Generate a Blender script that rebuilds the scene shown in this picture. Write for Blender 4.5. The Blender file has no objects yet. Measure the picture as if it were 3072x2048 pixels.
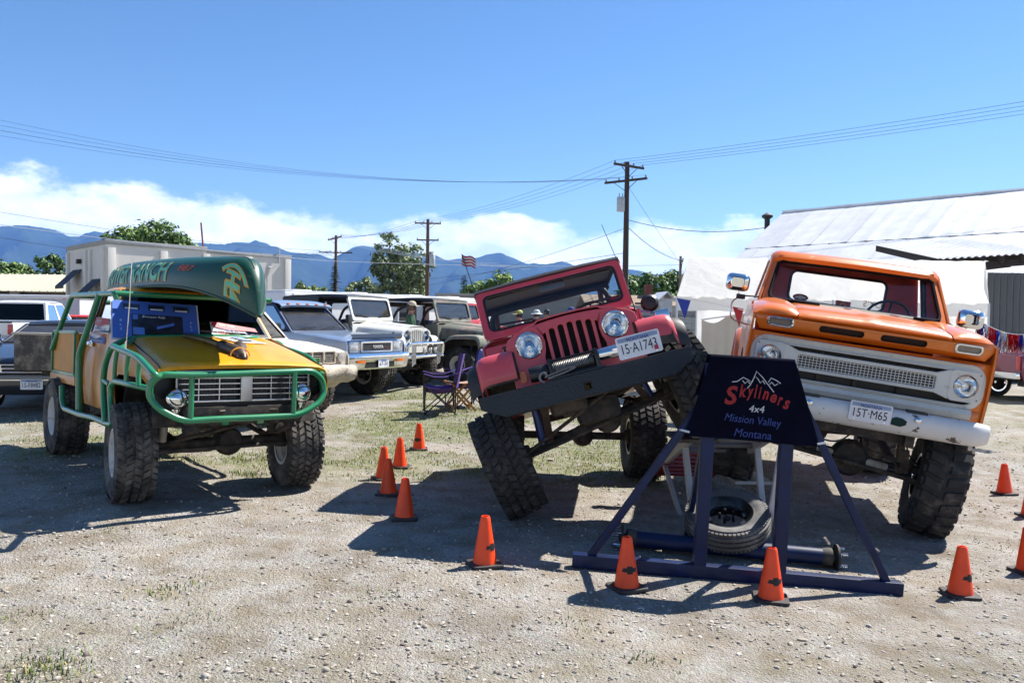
import bpy, bmesh, math, random
from mathutils import Vector as V, Matrix as MX, noise
random.seed(11)
SC = bpy.context.scene
COL = SC.collection
rad = math.radians
# ---------------------------------------------------------------- camera, sky, sun, exposure
F_PX, W_PX, H_PX, CZ, HOR, ROLL = 2436.0, 3072.0, 2048.0, 1.67, 960.0, rad(0.8)
PITCH = -math.atan((H_PX / 2 - HOR) / F_PX)
FWD = V((0, math.cos(PITCH), math.sin(PITCH)))
_up0 = V((1, 0, 0)).cross(FWD)
RGT = V((1, 0, 0)) * math.cos(ROLL) + _up0 * math.sin(ROLL)
UPV = _up0 * math.cos(ROLL) - V((1, 0, 0)) * math.sin(ROLL)
EYE = V((0, 0, CZ))
cam_d = bpy.data.cameras.new('camera')
cam_d.sensor_width = 36.0
cam_d.lens = 36.0 * F_PX / W_PX
cam_d.clip_start, cam_d.clip_end = 0.05, 60000
cam = bpy.data.objects.new('camera', cam_d)
COL.objects.link(cam)
cam.matrix_world = MX.Translation(EYE) @ MX((RGT, UPV, -FWD)).transposed().to_4x4()
SC.camera = cam
SC.view_settings.view_transform = 'Standard'
SC.view_settings.look = 'None'
SC.view_settings.gamma = 1.0
SC.view_settings.exposure = 1.14
SC.cycles.use_denoising = True
SC.cycles.max_bounces = 8
SC.cycles.transparent_max_bounces = 16
SC.cycles.volume_bounces = 1
SC.cycles.caustics_reflective = False
SC.cycles.caustics_refractive = False
SC.cycles.sample_clamp_indirect = 6.0

SUN_EL, SUN_DIR = rad(51), V((0.83, 0.56, 0)).normalized()      # horizontal direction towards the sun
world = bpy.data.worlds.new('World')
SC.world = world
world.use_nodes = True
wn, wl = world.node_tree.nodes, world.node_tree.links
for n in list(wn): wn.remove(n)
def WN(t, **k):
    n = wn.new(t)
    for a, b in k.items(): setattr(n, a, b)
    return n
def wmath(op, a, b=None, c=None, clamp=False):
    n = WN('ShaderNodeMath', operation=op, use_clamp=clamp)
    for i, q in enumerate((a, b, c)):
        if q is None: continue
        if isinstance(q, (int, float)): n.inputs[i].default_value = q
        else: wl.new(q, n.inputs[i])
    return n.outputs[0]
w_out = WN('ShaderNodeOutputWorld')
w_sky = WN('ShaderNodeTexSky', sky_type='NISHITA', sun_disc=False)
w_sky.sun_elevation = SUN_EL
w_sky.sun_rotation = math.atan2(SUN_DIR.x, SUN_DIR.y)
w_sky.altitude, w_sky.air_density, w_sky.dust_density, w_sky.ozone_density = 900, 1.0, 0.15, 2.4
w_bg = WN('ShaderNodeBackground')
w_bg.inputs[1].default_value = 0.068
w_hs = WN('ShaderNodeHueSaturation'); w_hs.inputs['Saturation'].default_value = 1.18
wl.new(w_sky.outputs[0], w_hs.inputs['Color']); wl.new(w_hs.outputs[0], w_bg.inputs[0])
# a bank of fair-weather cumulus low over the mountains
w_tc = WN('ShaderNodeTexCoord')
w_sep = WN('ShaderNodeSeparateXYZ'); wl.new(w_tc.outputs['Generated'], w_sep.inputs[0])
sx, sy, sz = w_sep.outputs
hl = wmath('POWER', wmath('ADD', wmath('MULTIPLY', sx, sx), wmath('MULTIPLY', sy, sy)), 0.5)
azx = wmath('DIVIDE', sx, hl); azy = wmath('DIVIDE', sy, hl); el = wmath('DIVIDE', sz, hl)
w_cmb = WN('ShaderNodeCombineXYZ')
wl.new(azx, w_cmb.inputs[0]); wl.new(azy, w_cmb.inputs[1]); wl.new(wmath('MULTIPLY', el, 2.1), w_cmb.inputs[2])
def wnoise(scale, detail, rough, off=0.0):
    n = WN('ShaderNodeTexNoise'); n.inputs['Scale'].default_value = scale
    n.inputs['Detail'].default_value = detail; n.inputs['Roughness'].default_value = rough
    mp = WN('ShaderNodeVectorMath', operation='ADD'); mp.inputs[1].default_value = (off, off * .7, off * 1.3)
    wl.new(w_cmb.outputs[0], mp.inputs[0]); wl.new(mp.outputs[0], n.inputs[0])
    return n.outputs[0]
n_big, n_det, n_gap = wnoise(5.5, 2, .5, 3.1), wnoise(15, 9, .62, 1.7), wnoise(9, 5, .55, 8.3)
top = wmath('ADD', wmath('MULTIPLY', azx, -0.032), 0.126)
top = wmath('ADD', top, wmath('MULTIPLY', wmath('SUBTRACT', n_big, .5), .07))
top = wmath('ADD', top, wmath('MULTIPLY', wmath('SUBTRACT', n_det, .5), .07))
body = wmath('SMOOTH_MAX', wmath('SUBTRACT', top, el), -1.0, 0.0)
cl = WN('ShaderNodeMapRange', interpolation_type='SMOOTHSTEP'); wl.new(body, cl.inputs[0])
cl.inputs[1].default_value, cl.inputs[2].default_value = -0.004, 0.016
gap = WN('ShaderNodeMapRange', interpolation_type='SMOOTHSTEP'); wl.new(n_gap, gap.inputs[0])
gap.inputs[1].default_value, gap.inputs[2].default_value = 0.20, 0.31
low = WN('ShaderNodeMapRange'); wl.new(el, low.inputs[0])
low.inputs[1].default_value, low.inputs[2].default_value = 0.075, 0.125
gapk = wmath('MAXIMUM', gap.outputs[0], low.outputs[0])
cmask = wmath('MULTIPLY', cl.outputs[0], gapk)
w_cr = WN('ShaderNodeValToRGB'); wl.new(wnoise(13, 7, .6, 5.2), w_cr.inputs[0])
w_cr.color_ramp.elements[0].position, w_cr.color_ramp.elements[1].position = .38, .66
w_cr.color_ramp.elements[0].color = (.60, .68, .80, 1)
w_cr.color_ramp.elements[1].color = (1, 1, 1, 1)
w_cb = WN('ShaderNodeBackground'); w_cb.inputs[1].default_value = 0.80
wl.new(w_cr.outputs[0], w_cb.inputs[0])
w_mix = WN('ShaderNodeMixShader')
wl.new(wmath('MULTIPLY', cmask, .96), w_mix.inputs[0]); wl.new(w_bg.outputs[0], w_mix.inputs[1]); wl.new(w_cb.outputs[0], w_mix.inputs[2])
wl.new(w_mix.outputs[0], w_out.inputs[0])

sun_d = bpy.data.lights.new('sun', 'SUN')
sun_d.energy, sun_d.angle, sun_d.color = 5.0, rad(0.53), (1.0, 0.955, 0.88)
sun = bpy.data.objects.new('sun', sun_d)
COL.objects.link(sun)
_to_sun = SUN_DIR * math.cos(SUN_EL) + V((0, 0, math.sin(SUN_EL)))
sun.rotation_euler = _to_sun.to_track_quat('Z', 'Y').to_euler()
sun.location = _to_sun * 40

# ---------------------------------------------------------------- pixels and ground
def ray(x, y):
    v = FWD + RGT * ((x - W_PX / 2) / F_PX) - UPV * ((y - H_PX / 2) / F_PX)
    return v / v.y
def at(x, y, d): return EYE + ray(x, y) * d
GCP = [(-.16,5.2,.03),(-.86,6.55,.02),(-1.13,7.5,0),(-1.35,8.6,-.04),(-1.26,9.2,-.03),(-1.2,10.6,.0),(1.64,5.05,-.1),(.74,5.08,-.06),
 (3.03,5.4,-.17),(5.4,8.9,-.2),(-3.4,7.4,.12),(-2.2,8.1,.09),(-5,9.2,.17),(.1,6.8,0),(1.45,9,-.04),(3.8,7.27,-.2),(4.5,10,-.15),
 (-2.4,14.6,.21),(-1.2,13.2,.19),(-1.5,17,.25),(-1,19,.3),(-6,14,.25),(-8,20,.35),(6,16,0),(10,20,.05),(0,3,.03),(-3,4,.05),(3,4,-.12),
 (8,9,-.25),(0,30,.35),(-20,40,.4),(20,40,.25),(-10,10,.15),(-30,60,.4),(30,60,.3),(0,60,.4),(0,-6,.0),(12,2,-.2),(-12,2,.1)]
def gz(x, y):
    s = w = 0.0
    for a, b, c in GCP:
        q = 1.0 / ((x - a) ** 2 + (y - b) ** 2 + .45 + .004 * (a * a + b * b)) ** 1.6
        s += q * c; w += q
    return s / w
_GC = {}
def gzf(x, y):
    # the same ground height from a cached lattice, for the many small scattered pieces
    i, j = math.floor(x * 4), math.floor(y * 4); u, w = x * 4 - i, y * 4 - j; q = []
    for a, b in ((i, j), (i + 1, j), (i, j + 1), (i + 1, j + 1)):
        if (a, b) not in _GC: _GC[(a, b)] = gz(a / 4, b / 4)
        q.append(_GC[(a, b)])
    return (q[0] * (1 - u) + q[1] * u) * (1 - w) + (q[2] * (1 - u) + q[3] * u) * w
def onground(x, y, dz=0.0):
    v = ray(x, y); z = 0.0
    for _ in range(12):
        d = (z + dz - CZ) / v.z
        p = EYE + v * d
        z = gz(p.x, p.y)
    return EYE + v * ((z + dz - CZ) / v.z)

# ---------------------------------------------------------------- materials
MAT = {}
def mat(name, col, rough=.5, metal=0.0, coat=0.0, var=.12, vs=4.0, bump=0.0, bs=60.0, dirt=0.0, dcol=(.30, .25, .19), ds=6.0, spec=.5, emit=0, grain=None, chip=False):
    if name in MAT: return MAT[name]
    m = bpy.data.materials.new(name); m.use_nodes = True
    nt = m.node_tree; N = nt.nodes; L = nt.links
    p = N['Principled BSDF']
    p.inputs['Roughness'].default_value = rough
    p.inputs['Metallic'].default_value = metal
    p.inputs['Coat Weight'].default_value = coat
    p.inputs['Coat Roughness'].default_value = .08
    p.inputs['Specular IOR Level'].default_value = spec
    tc = N.new('ShaderNodeTexCoord')
    src = tc.outputs['Object']
    if grain:
        mp = N.new('ShaderNodeMapping'); mp.inputs['Scale'].default_value = grain
        L.new(src, mp.inputs[0]); src = mp.outputs[0]
    nz = N.new('ShaderNodeTexNoise'); nz.inputs['Scale'].default_value = vs
    nz.inputs['Detail'].default_value = 6; nz.inputs['Roughness'].default_value = .6
    L.new(src, nz.inputs[0])
    rp = N.new('ShaderNodeValToRGB'); L.new(nz.outputs[0], rp.inputs[0])
    rp.color_ramp.elements[0].position, rp.color_ramp.elements[1].position = .3, .7
    rp.color_ramp.elements[0].color = tuple(max(0, c * (1 - var)) for c in col) + (1,)
    rp.color_ramp.elements[1].color = tuple(min(1, c * (1 + var)) for c in col) + (1,)
    cs = rp.outputs[0]
    if dirt:
        nd = N.new('ShaderNodeTexNoise'); nd.inputs['Scale'].default_value = ds
        nd.inputs['Detail'].default_value = 8; nd.inputs['Roughness'].default_value = .7
        L.new(tc.outputs['Object'], nd.inputs[0])
        mr = N.new('ShaderNodeMapRange'); L.new(nd.outputs[0], mr.inputs[0])
        mr.inputs[1].default_value, mr.inputs[2].default_value = .62 - .3 * dirt, .80 - .25 * dirt
        if chip: mr.inputs[1].default_value, mr.inputs[2].default_value = .615, .635
        mx = N.new('ShaderNodeMix'); mx.data_type = 'RGBA'
        L.new(mr.outputs[0], mx.inputs[0]); L.new(cs, mx.inputs[6]); mx.inputs[7].default_value = tuple(dcol) + (1,)
        cs = mx.outputs[2]
        ra = N.new('ShaderNodeMapRange'); L.new(mr.outputs[0], ra.inputs[0])
        ra.inputs[3].default_value, ra.inputs[4].default_value = rough, max(rough, .85)
        L.new(ra.outputs[0], p.inputs['Roughness'])
    L.new(cs, p.inputs['Base Color'])
    if bump:
        nb = N.new('ShaderNodeTexNoise'); nb.inputs['Scale'].default_value = bs; nb.inputs['Detail'].default_value = 5
        L.new(src, nb.inputs[0])
        bp = N.new('ShaderNodeBump'); bp.inputs['Strength'].default_value = bump; bp.inputs['Distance'].default_value = .01
        L.new(nb.outputs[0], bp.inputs['Height']); L.new(bp.outputs[0], p.inputs['Normal'])
    if emit:
        p.inputs['Emission Color'].default_value = tuple(col) + (1,); p.inputs['Emission Strength'].default_value = emit
    MAT[name] = m
    return m
def glassmat(name, tint=(.90, .93, .93), refl=1.45, rough=.02, haze=0.0):
    if name in MAT: return MAT[name]
    m = bpy.data.materials.new(name); m.use_nodes = True
    N, L = m.node_tree.nodes, m.node_tree.links
    for n in list(N): N.remove(n)
    o = N.new('ShaderNodeOutputMaterial'); t = N.new('ShaderNodeBsdfTransparent'); g = N.new('ShaderNodeBsdfGlossy')
    t.inputs[0].default_value = tuple(tint) + (1,); g.inputs['Roughness'].default_value = rough
    fr = N.new('ShaderNodeFresnel'); fr.inputs[0].default_value = refl
    mx = N.new('ShaderNodeMixShader'); L.new(fr.outputs[0], mx.inputs[0]); L.new(t.outputs[0], mx.inputs[1]); L.new(g.outputs[0], mx.inputs[2])
    last = mx.outputs[0]
    if haze:
        d = N.new('ShaderNodeBsdfDiffuse'); d.inputs[0].default_value = (.45, .42, .38, 1)
        nz = N.new('ShaderNodeTexNoise'); nz.inputs['Scale'].default_value = 5; nz.inputs['Detail'].default_value = 6
        mr = N.new('ShaderNodeMath'); mr.operation = 'MULTIPLY'; mr.inputs[1].default_value = haze * 2
        L.new(nz.outputs[0], mr.inputs[0])
        m2 = N.new('ShaderNodeMixShader'); L.new(mr.outputs[0], m2.inputs[0]); L.new(last, m2.inputs[1]); L.new(d.outputs[0], m2.inputs[2])
        last = m2.outputs[0]
    L.new(last, o.inputs[0])
    MAT[name] = m
    return m
RUBBER = lambda: mat('tyre_rubber', (.028, .027, .026), .82, var=.35, vs=9, dirt=.35, dcol=(.13, .115, .10), ds=7, bump=.25, bs=80)
RUBBER2 = lambda: mat('tyre_rubber_worn', (.04, .038, .036), .85, var=.3, vs=9, dirt=.6, dcol=(.17, .15, .13), ds=5, bump=.3, bs=70)
CHROME = lambda: mat('chrome', (.78, .79, .80), .07, 1.0, var=.03)
BLACK = lambda: mat('black_trim', (.012, .012, .013), .45, var=.2)
DARKM = lambda: mat('chassis_steel', (.035, .031, .028), .7, .2, var=.4, vs=12, dirt=.5, dcol=(.12, .095, .07))
GLASS = lambda: glassmat('window_glass')
CGLASS = lambda: glassmat('car_glass', (.90, .94, .96), 2.2, haze=.07)
WHITEP = lambda: mat('white_paint', (.72, .72, .70), .4, coat=.3, var=.05)
LENS = lambda: glassmat('lamp_lens', (.9, .92, .93), 1.5, .03)
REFL = lambda: mat('lamp_reflector', (.80, .81, .83), .10, 1.0, var=.15, vs=30, bump=.12, bs=40)
AMBER = lambda: mat('amber_lens', (.75, .16, .01), .2, coat=.6, var=.1)
REDL = lambda: mat('red_lens', (.45, .01, .012), .2, coat=.6, var=.1)

# ---------------------------------------------------------------- mesh building
def fil(pts, r, n=4):
    pts = [V(p) for p in pts]; out = [pts[0]]
    for i in range(1, len(pts) - 1):
        a, b, c = pts[i - 1], pts[i], pts[i + 1]
        u, w = (a - b), (c - b)
        k = min(r, u.length * .45, w.length * .45)
        p, q = b + u.normalized() * k, b + w.normalized() * k
        for j in range(n + 1):
            t = j / n
            out.append(p * (1 - t) ** 2 + b * 2 * t * (1 - t) + q * t * t)
    out.append(pts[-1])
    return out
def arc(cx, cy, r, a0, a1, n):
    return [(cx + r * math.cos(rad(a0 + (a1 - a0) * i / n)), cy + r * math.sin(rad(a0 + (a1 - a0) * i / n))) for i in range(n + 1)]
def rrect(cx, cy, w, h, r, n=4):
    r = min(r, w / 2 - 1e-4, h / 2 - 1e-4); o = []
    for sx_, sy_, a in ((1, 1, 0), (-1, 1, 90), (-1, -1, 180), (1, -1, 270)):
        o += arc(cx + sx_ * (w / 2 - r), cy + sy_ * (h / 2 - r), r, a, a + 90, n)
    return o
def circ(cx, cy, r, n=20): return [(cx + r * math.cos(2 * math.pi * i / n), cy + r * math.sin(2 * math.pi * i / n)) for i in range(n)]
_BOX = {}
class B:
    def __init__(s): s.v = []; s.f = []
    def add(s, vs, fs, M=None):
        k = len(s.v)
        s.v += [tuple(M @ V(v)) for v in vs] if M is not None else [tuple(v) for v in vs]
        s.f += [tuple(i + k for i in f) for f in fs]
        return s
    def box(s, c, d, rot=None, bev=0.0):
        bm = bmesh.new(); bmesh.ops.create_cube(bm, size=1)
        for v in bm.verts: v.co = V((v.co.x * d[0], v.co.y * d[1], v.co.z * d[2]))
        if bev: bmesh.ops.bevel(bm, geom=list(bm.edges), offset=min(bev, min(d) * .45), segments=2, affect='EDGES', profile=.6)
        bm.verts.index_update()
        M = MX.Translation(V(c)) @ (rot.to_4x4() if rot is not None else MX.Identity(4))
        s.add([v.co for v in bm.verts], [[v.index for v in f.verts] for f in bm.faces], M); bm.free()
        return s
    def beam(s, a, b, w, h, up=(0, 0, 1), bev=0.0):
        a, b = V(a), V(b); x = (b - a); L = x.length; x.normalize(); z = V(up); y = z.cross(x)
        if y.length < 1e-4: y = V((0, 1, 0)).cross(x)
        y.normalize(); z = x.cross(y)
        return s.box((a + b) / 2, (L, w, h), MX((x, y, z)).transposed(), bev)
    def tube(s, pts, r, n=8, closed=False, caps=True):
        pts = [V(p) for p in pts]; m = len(pts); rs = r if isinstance(r, (list, tuple)) else [r] * m
        t0 = (pts[1] - pts[0]).normalized(); u = t0.orthogonal().normalized(); rows = []
        for i, p in enumerate(pts):
            if closed: t = (pts[(i + 1) % m] - pts[i - 1])
            else: t = pts[min(i + 1, m - 1)] - pts[max(i - 1, 0)]
            t.normalize(); u = (u - t * u.dot(t)).normalized(); w = t.cross(u)
            rows.append([p + (u * math.cos(2 * math.pi * k / n) + w * math.sin(2 * math.pi * k / n)) * rs[i] for k in range(n)])
        k0 = len(s.v); s.v += [tuple(q) for row in rows for q in row]
        for i in range(m if closed else m - 1):
            j = (i + 1) % m
            for k in range(n): s.f.append((k0 + i * n + k, k0 + i * n + (k + 1) % n, k0 + j * n + (k + 1) % n, k0 + j * n + k))
        if caps and not closed:
            s.f.append(tuple(k0 + k for k in reversed(range(n)))); s.f.append(tuple(k0 + (m - 1) * n + k for k in range(n)))
        return s
    def lathe(s, prof, o=(0, 0, 0), ax=(0, 1, 0), n=24, cap=False):
        ax = V(ax).normalized(); u = ax.orthogonal().normalized(); w = ax.cross(u); o = V(o); k0 = len(s.v); m = len(prof)
        for r, h in prof:
            for k in range(n):
                a = 2 * math.pi * k / n; s.v.append(tuple(o + ax * h + (u * math.cos(a) + w * math.sin(a)) * r))
        for i in range(m - 1):
            for k in range(n): s.f.append((k0 + i * n + k, k0 + i * n + (k + 1) % n, k0 + (i + 1) * n + (k + 1) % n, k0 + (i + 1) * n + k))
        if cap:
            s.f.append(tuple(k0 + k for k in reversed(range(n)))); s.f.append(tuple(k0 + (m - 1) * n + k for k in range(n)))
        return s
    def grid(s, rows, closed=False, th=0.0):
        m, n = len(rows), len(rows[0]); rows = [[V(p) for p in r] for r in rows]; k0 = len(s.v)
        s.v += [tuple(p) for r in rows for p in r]
        fs = []
        for i in range(m - 1):
            for k in range(n if closed else n - 1): fs.append((k0 + i * n + k, k0 + i * n + (k + 1) % n, k0 + (i + 1) * n + (k + 1) % n, k0 + (i + 1) * n + k))
        s.f += fs
        if th:
            nr = [V((0, 0, 0)) for _ in range(m * n)]
            for f in fs:
                p = [V(s.v[i]) for i in f]; q = (p[2] - p[0]).cross(p[3] - p[1])
                for i in f: nr[i - k0] += q
            k1 = len(s.v)
            for i in range(m * n):
                q = nr[i].normalized() if nr[i].length > 0 else V((0, 0, 1)); s.v.append(tuple(V(s.v[k0 + i]) - q * th))
            s.f += [tuple(reversed([i - k0 + k1 for i in f])) for f in fs]
            def edge(idx):
                for a, b in zip(idx, idx[1:]): s.f.append((a + k0, a + k1, b + k1, b + k0))
            if not closed:
                edge([i * n for i in range(m)]); edge([i * n + n - 1 for i in reversed(range(m))])
            top_ = list(range(n)) + ([0] if closed else [])
            edge(list(reversed(top_))); edge([(m - 1) * n + i for i in top_])
        return s
    def plate(s, outer, holes=(), t=.02, bev=0.0, fn=None):
        cu = bpy.data.curves.new('c', 'CURVE'); cu.dimensions = '2D'; cu.fill_mode = 'BOTH'; cu.extrude = max(0, t / 2 - bev)
        if bev: cu.bevel_depth = bev; cu.bevel_resolution = 1; cu.offset = -bev
        for lp in [outer] + list(holes):
            sp = cu.splines.new('POLY'); sp.points.add(len(lp) - 1); sp.use_cyclic_u = True
            for p, q in zip(sp.points, lp): p.co = (q[0], q[1], 0, 1)
        return s._conv(cu, fn)
    def text(s, body, width=None, size=.1, t=.002, fn=None, shear=0.0, height=None, space=1.0, bold=0.0, maxe=None):
        cu = bpy.data.curves.new('t', 'FONT'); cu.body = body; cu.size = size; cu.extrude = t; cu.shear = shear
        cu.align_x, cu.align_y = 'CENTER', 'CENTER'; cu.space_character = space; cu.offset = bold; cu.resolution_u = 3
        k = len(s.v); kf = len(s.f); s._conv(cu, None)
        xs = [v[0] for v in s.v[k:]]; ys = [v[1] for v in s.v[k:]]
        fx = width / (max(xs) - min(xs)) if width else 1; fy = height / (max(ys) - min(ys)) if height else (fx if width else 1)
        cx, cy = (max(xs) + min(xs)) / 2, (max(ys) + min(ys)) / 2
        for i in range(k, len(s.v)):
            s.v[i] = ((s.v[i][0] - cx) * fx, (s.v[i][1] - cy) * fy, s.v[i][2])
        if maxe:      # cut long faces so that the letters can follow a curved surface
            bm = bmesh.new(); vs = [bm.verts.new(v) for v in s.v[k:]]
            for f in s.f[kf:]:
                try: bm.faces.new([vs[i - k] for i in f])
                except ValueError: pass
            bmesh.ops.triangulate(bm, faces=bm.faces)
            for _ in range(6):
                le = [e for e in bm.edges if e.calc_length() > maxe]
                if not le: break
                bmesh.ops.subdivide_edges(bm, edges=le, cuts=1); bmesh.ops.triangulate(bm, faces=bm.faces)
            bm.verts.index_update(); s.v = s.v[:k] + [tuple(v.co) for v in bm.verts]; s.f = s.f[:kf] + [tuple(v.index + k for v in f.verts) for f in bm.faces]; bm.free()
        for i in range(k, len(s.v)):
            if fn: s.v[i] = tuple(fn(*s.v[i]))
        return s
    def _conv(s, cu, fn):
        o = bpy.data.objects.new('c', cu); me = bpy.data.meshes.new_from_object(o)
        vs = [tuple(v.co) for v in me.vertices]
        if fn: vs = [tuple(fn(*v)) for v in vs]
        s.add(vs, [tuple(p.vertices) for p in me.polygons])
        bpy.data.objects.remove(o); bpy.data.meshes.remove(me); bpy.data.curves.remove(cu)
        return s
    def mirror_y(s):
        k = len(s.v); s.v += [(a, -b, c) for a, b, c in s.v]; s.f += [tuple(reversed([i + k for i in f])) for f in list(s.f)]
        return s
    def mesh(s, name, m, smooth=38, off=None, weld=False):
        me = bpy.data.meshes.new(name)
        vs = s.v if off is None else [(a - off[0], b - off[1], c - off[2]) for a, b, c in s.v]
        me.from_pydata(vs, [], s.f); me.update()
        if weld:
            bm = bmesh.new(); bm.from_mesh(me); bmesh.ops.remove_doubles(bm, verts=bm.verts, dist=1e-4); bmesh.ops.recalc_face_normals(bm, faces=bm.faces); bm.to_mesh(me); bm.free()
        if smooth:
            me.polygons.foreach_set('use_smooth', [True] * len(me.polygons)); me.set_sharp_from_angle(angle=rad(smooth))
        for q in (m if isinstance(m, (list, tuple)) else [m]): me.materials.append(q)
        return me
def tag(o, label=None, cat=None, group=None, kind=None):
    for k, v in (('label', label), ('category', cat), ('group', group), ('kind', kind)):
        if v: o[k] = v
    return o
def link(name, me, parent=None, mw=None):
    o = bpy.data.objects.new(name, me); COL.objects.link(o)
    if parent is not None: o.parent = parent
    if mw is not None: o.matrix_local = mw
    return o
def centre(me):
    vs = [v.co for v in me.vertices]
    lo = V((min(v.x for v in vs), min(v.y for v in vs), min(v.z for v in vs))); hi = V((max(v.x for v in vs), max(v.y for v in vs), max(v.z for v in vs)))
    return V(((lo.x + hi.x) / 2, (lo.y + hi.y) / 2, lo.z))
def solo(name, b, m, label=None, cat=None, group=None, kind=None, smooth=38, weld=False):
    me = b.mesh(name, m, smooth, weld=weld); c = centre(me)
    if kind != 'structure':
        me.transform(MX.Translation(-c))
        o = link(name, me); o.location = c
    else: o = link(name, me)
    return tag(o, label, cat, group, kind)
class Thing:
    def __init__(s, name, label, cat, mw, group=None, off=(0, 0, 0), kind=None):
        s.off = V(off); s.o = bpy.data.objects.new(name, None); COL.objects.link(s.o)
        s.o.empty_display_size = .2
        s.o.matrix_world = mw @ MX.Translation(s.off); s.mw = mw
        tag(s.o, label, cat, group, kind)
    def part(s, name, b, m, parent=None, smooth=38, label=None, weld=False):
        o = link(name, b.mesh(name, m, smooth, s.off, weld), parent or s.o)
        if label: o['label'] = label
        return o
    def put(s, name, me, M, parent=None): return link(name, me, parent or s.o, MX.Translation(-s.off) @ M)
def pose(loc, rx=0, ry=0, rz=0):
    from mathutils import Euler
    return MX.Translation(V(loc)) @ Euler((rx, ry, rz), 'XYZ').to_matrix().to_4x4()
def copy_tree(o, parent=None):
    c = o.copy(); COL.objects.link(c)
    if parent is not None: c.parent = parent
    for ch in list(o.children): copy_tree(ch, c)
    return c

# ---------------------------------------------------------------- wheels (local axis +Y points outwards)
_WH = {}
def wheel_meshes(R, W, rr, tread='at', rim='steel', rubber=None):
    key = (R, W, rr, tread, rim, rubber.name if rubber else '')
    if key in _WH: return _WH[key]
    b = B()
    half = [(rr - .012, .40), (rr + .012, .47), (rr + (R - rr) * .35, .53), (rr + (R - rr) * .65, .53), (R - .055, .49), (R - .028, .44), (R - .018, .34), (R - .016, .12)]
    prof = [(r, -k * W) for r, k in half] + [(r, k * W) for r, k in reversed(half)]
    b.lathe(prof, n=48)
    rnd = random.Random(3)
    def lug(a, y, la, wy, h, sk=0.0, drop=0.0):
        # one tread block, curved round the tyre
        vs = []
        for rr_, f in ((R - .03 - drop, 1.0), (R - drop + h, .84)):
            for sa, sy_ in ((-1, -1), (1, -1), (1, 1), (-1, 1)):
                aa = a + (sa * la * f + sk * sy_) / R; yy = y + sy_ * wy * f
                vs.append((rr_ * math.cos(aa), yy, rr_ * math.sin(aa)))
        b.add(vs, [(4, 5, 6, 7), (0, 1, 5, 4), (1, 2, 6, 5), (2, 3, 7, 6), (3, 0, 4, 7)])
    if tread == 'mud':
        n = 26
        for i in range(n):
            a = 2 * math.pi * i / n
            for sgn in (-1, 1):
                o = (0.5 if sgn > 0 else 0) * 2 * math.pi / n
                lug(a + o, sgn * W * .24, R * .085, W * .21, .004, sk=sgn * .018)
                lug(a + o + .02, sgn * W * .47, R * .07, W * .045, -.004, drop=.022)
    elif tread == 'at':
        n = 40
        for i in range(n):
            a = 2 * math.pi * i / n
            for k, y in enumerate((-.425, -.215, 0, .215, .425)):
                o = (k % 2) * math.pi / n
                lug(a + o + rnd.uniform(-.012, .012), y * W, R * rnd.uniform(.055, .066), W * .088, .003 if abs(y) < .3 else -.002, sk=(.012 if k % 2 else -.012), drop=0 if abs(y) < .3 else .008)
    else:
        n = 60
        for i in range(n):
            a = 2 * math.pi * i / n
            lug(a, W * .43, R * .042, W * .055, -.006, drop=.008); lug(a + .05, -W * .43, R * .042, W * .055, -.006, drop=.008)
        for y in (-.24, 0, .24): b.lathe([(R - .03, (y - .09) * W), (R - .002, (y - .075) * W), (R - .002, (y + .075) * W), (R - .03, (y + .09) * W)], n=48)
    ty = b.mesh('tyre', rubber or RUBBER(), 32)
    r = B()
    mcol = {'white': WHITEP, 'chrome': CHROME, 'steel': lambda: mat('rim_black', (.02, .02, .021), .28, .3, coat=.4, var=.2), 'dusty': lambda: mat('rim_dusty_white', (.62, .60, .56), .5, var=.15, dirt=.3)}[rim]()
    r.lathe([(rr - .025, -.44 * W), (rr + .004, -.45 * W), (rr - .01, -.40 * W), (rr - .045, -.30 * W), (rr - .05, .10 * W), (rr - .03, .30 * W), (rr - .008, .40 * W), (rr + .006, .455 * W), (rr - .004, .465 * W), (rr - .014, .43 * W), (rr - .036, .31 * W), (rr - .058, .14 * W)], n=36)
    ns = 5 if rim in ('chrome',) else 8
    holes = []
    for i in range(ns):
        a = 2 * math.pi * i / ns
        if ns == 5:
            pts = [(-.055, rr * .50), (.055, rr * .50), (.075, rr * .76), (-.075, rr * .76)]
        else: pts = [(-.024, rr * .60), (.024, rr * .60), (.032, rr * .76), (-.032, rr * .76)]
        holes.append([(x * math.cos(a) - y * math.sin(a), x * math.sin(a) + y * math.cos(a)) for x, y in pts])
    def dish(x, y, z):
        q = math.hypot(x, y) / rr
        return (x, .13 * W - .22 * W * max(0, .62 - q) / .62 + (.10 * W if q < .34 else 0) + z, y)
    r.plate(circ(0, 0, rr - .046, 36), holes + [circ(0, 0, .03, 10)], .01, fn=dish)
    for i in range(5):
        a = 2 * math.pi * i / 5 + .3
        r.lathe([(0, .05), (.011, .048), (.012, 0)], o=(rr * .28 * math.cos(a), .05 * W, rr * .28 * math.sin(a)), n=6)
    ri = r.mesh('rim', mcol, 35)
    h = B().lathe([(rr * .8, -.30 * W), (rr * .82, -.26 * W), (rr * .82, -.02 * W), (rr * .3, 0), (.035, .03), (.05, .05), (.048, .13 * W + .05), (0, .13 * W + .06)], n=20)
    hu = h.mesh('hub', DARKM(), 35)
    _WH[key] = (hu, ty, ri)
    return _WH[key]
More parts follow.
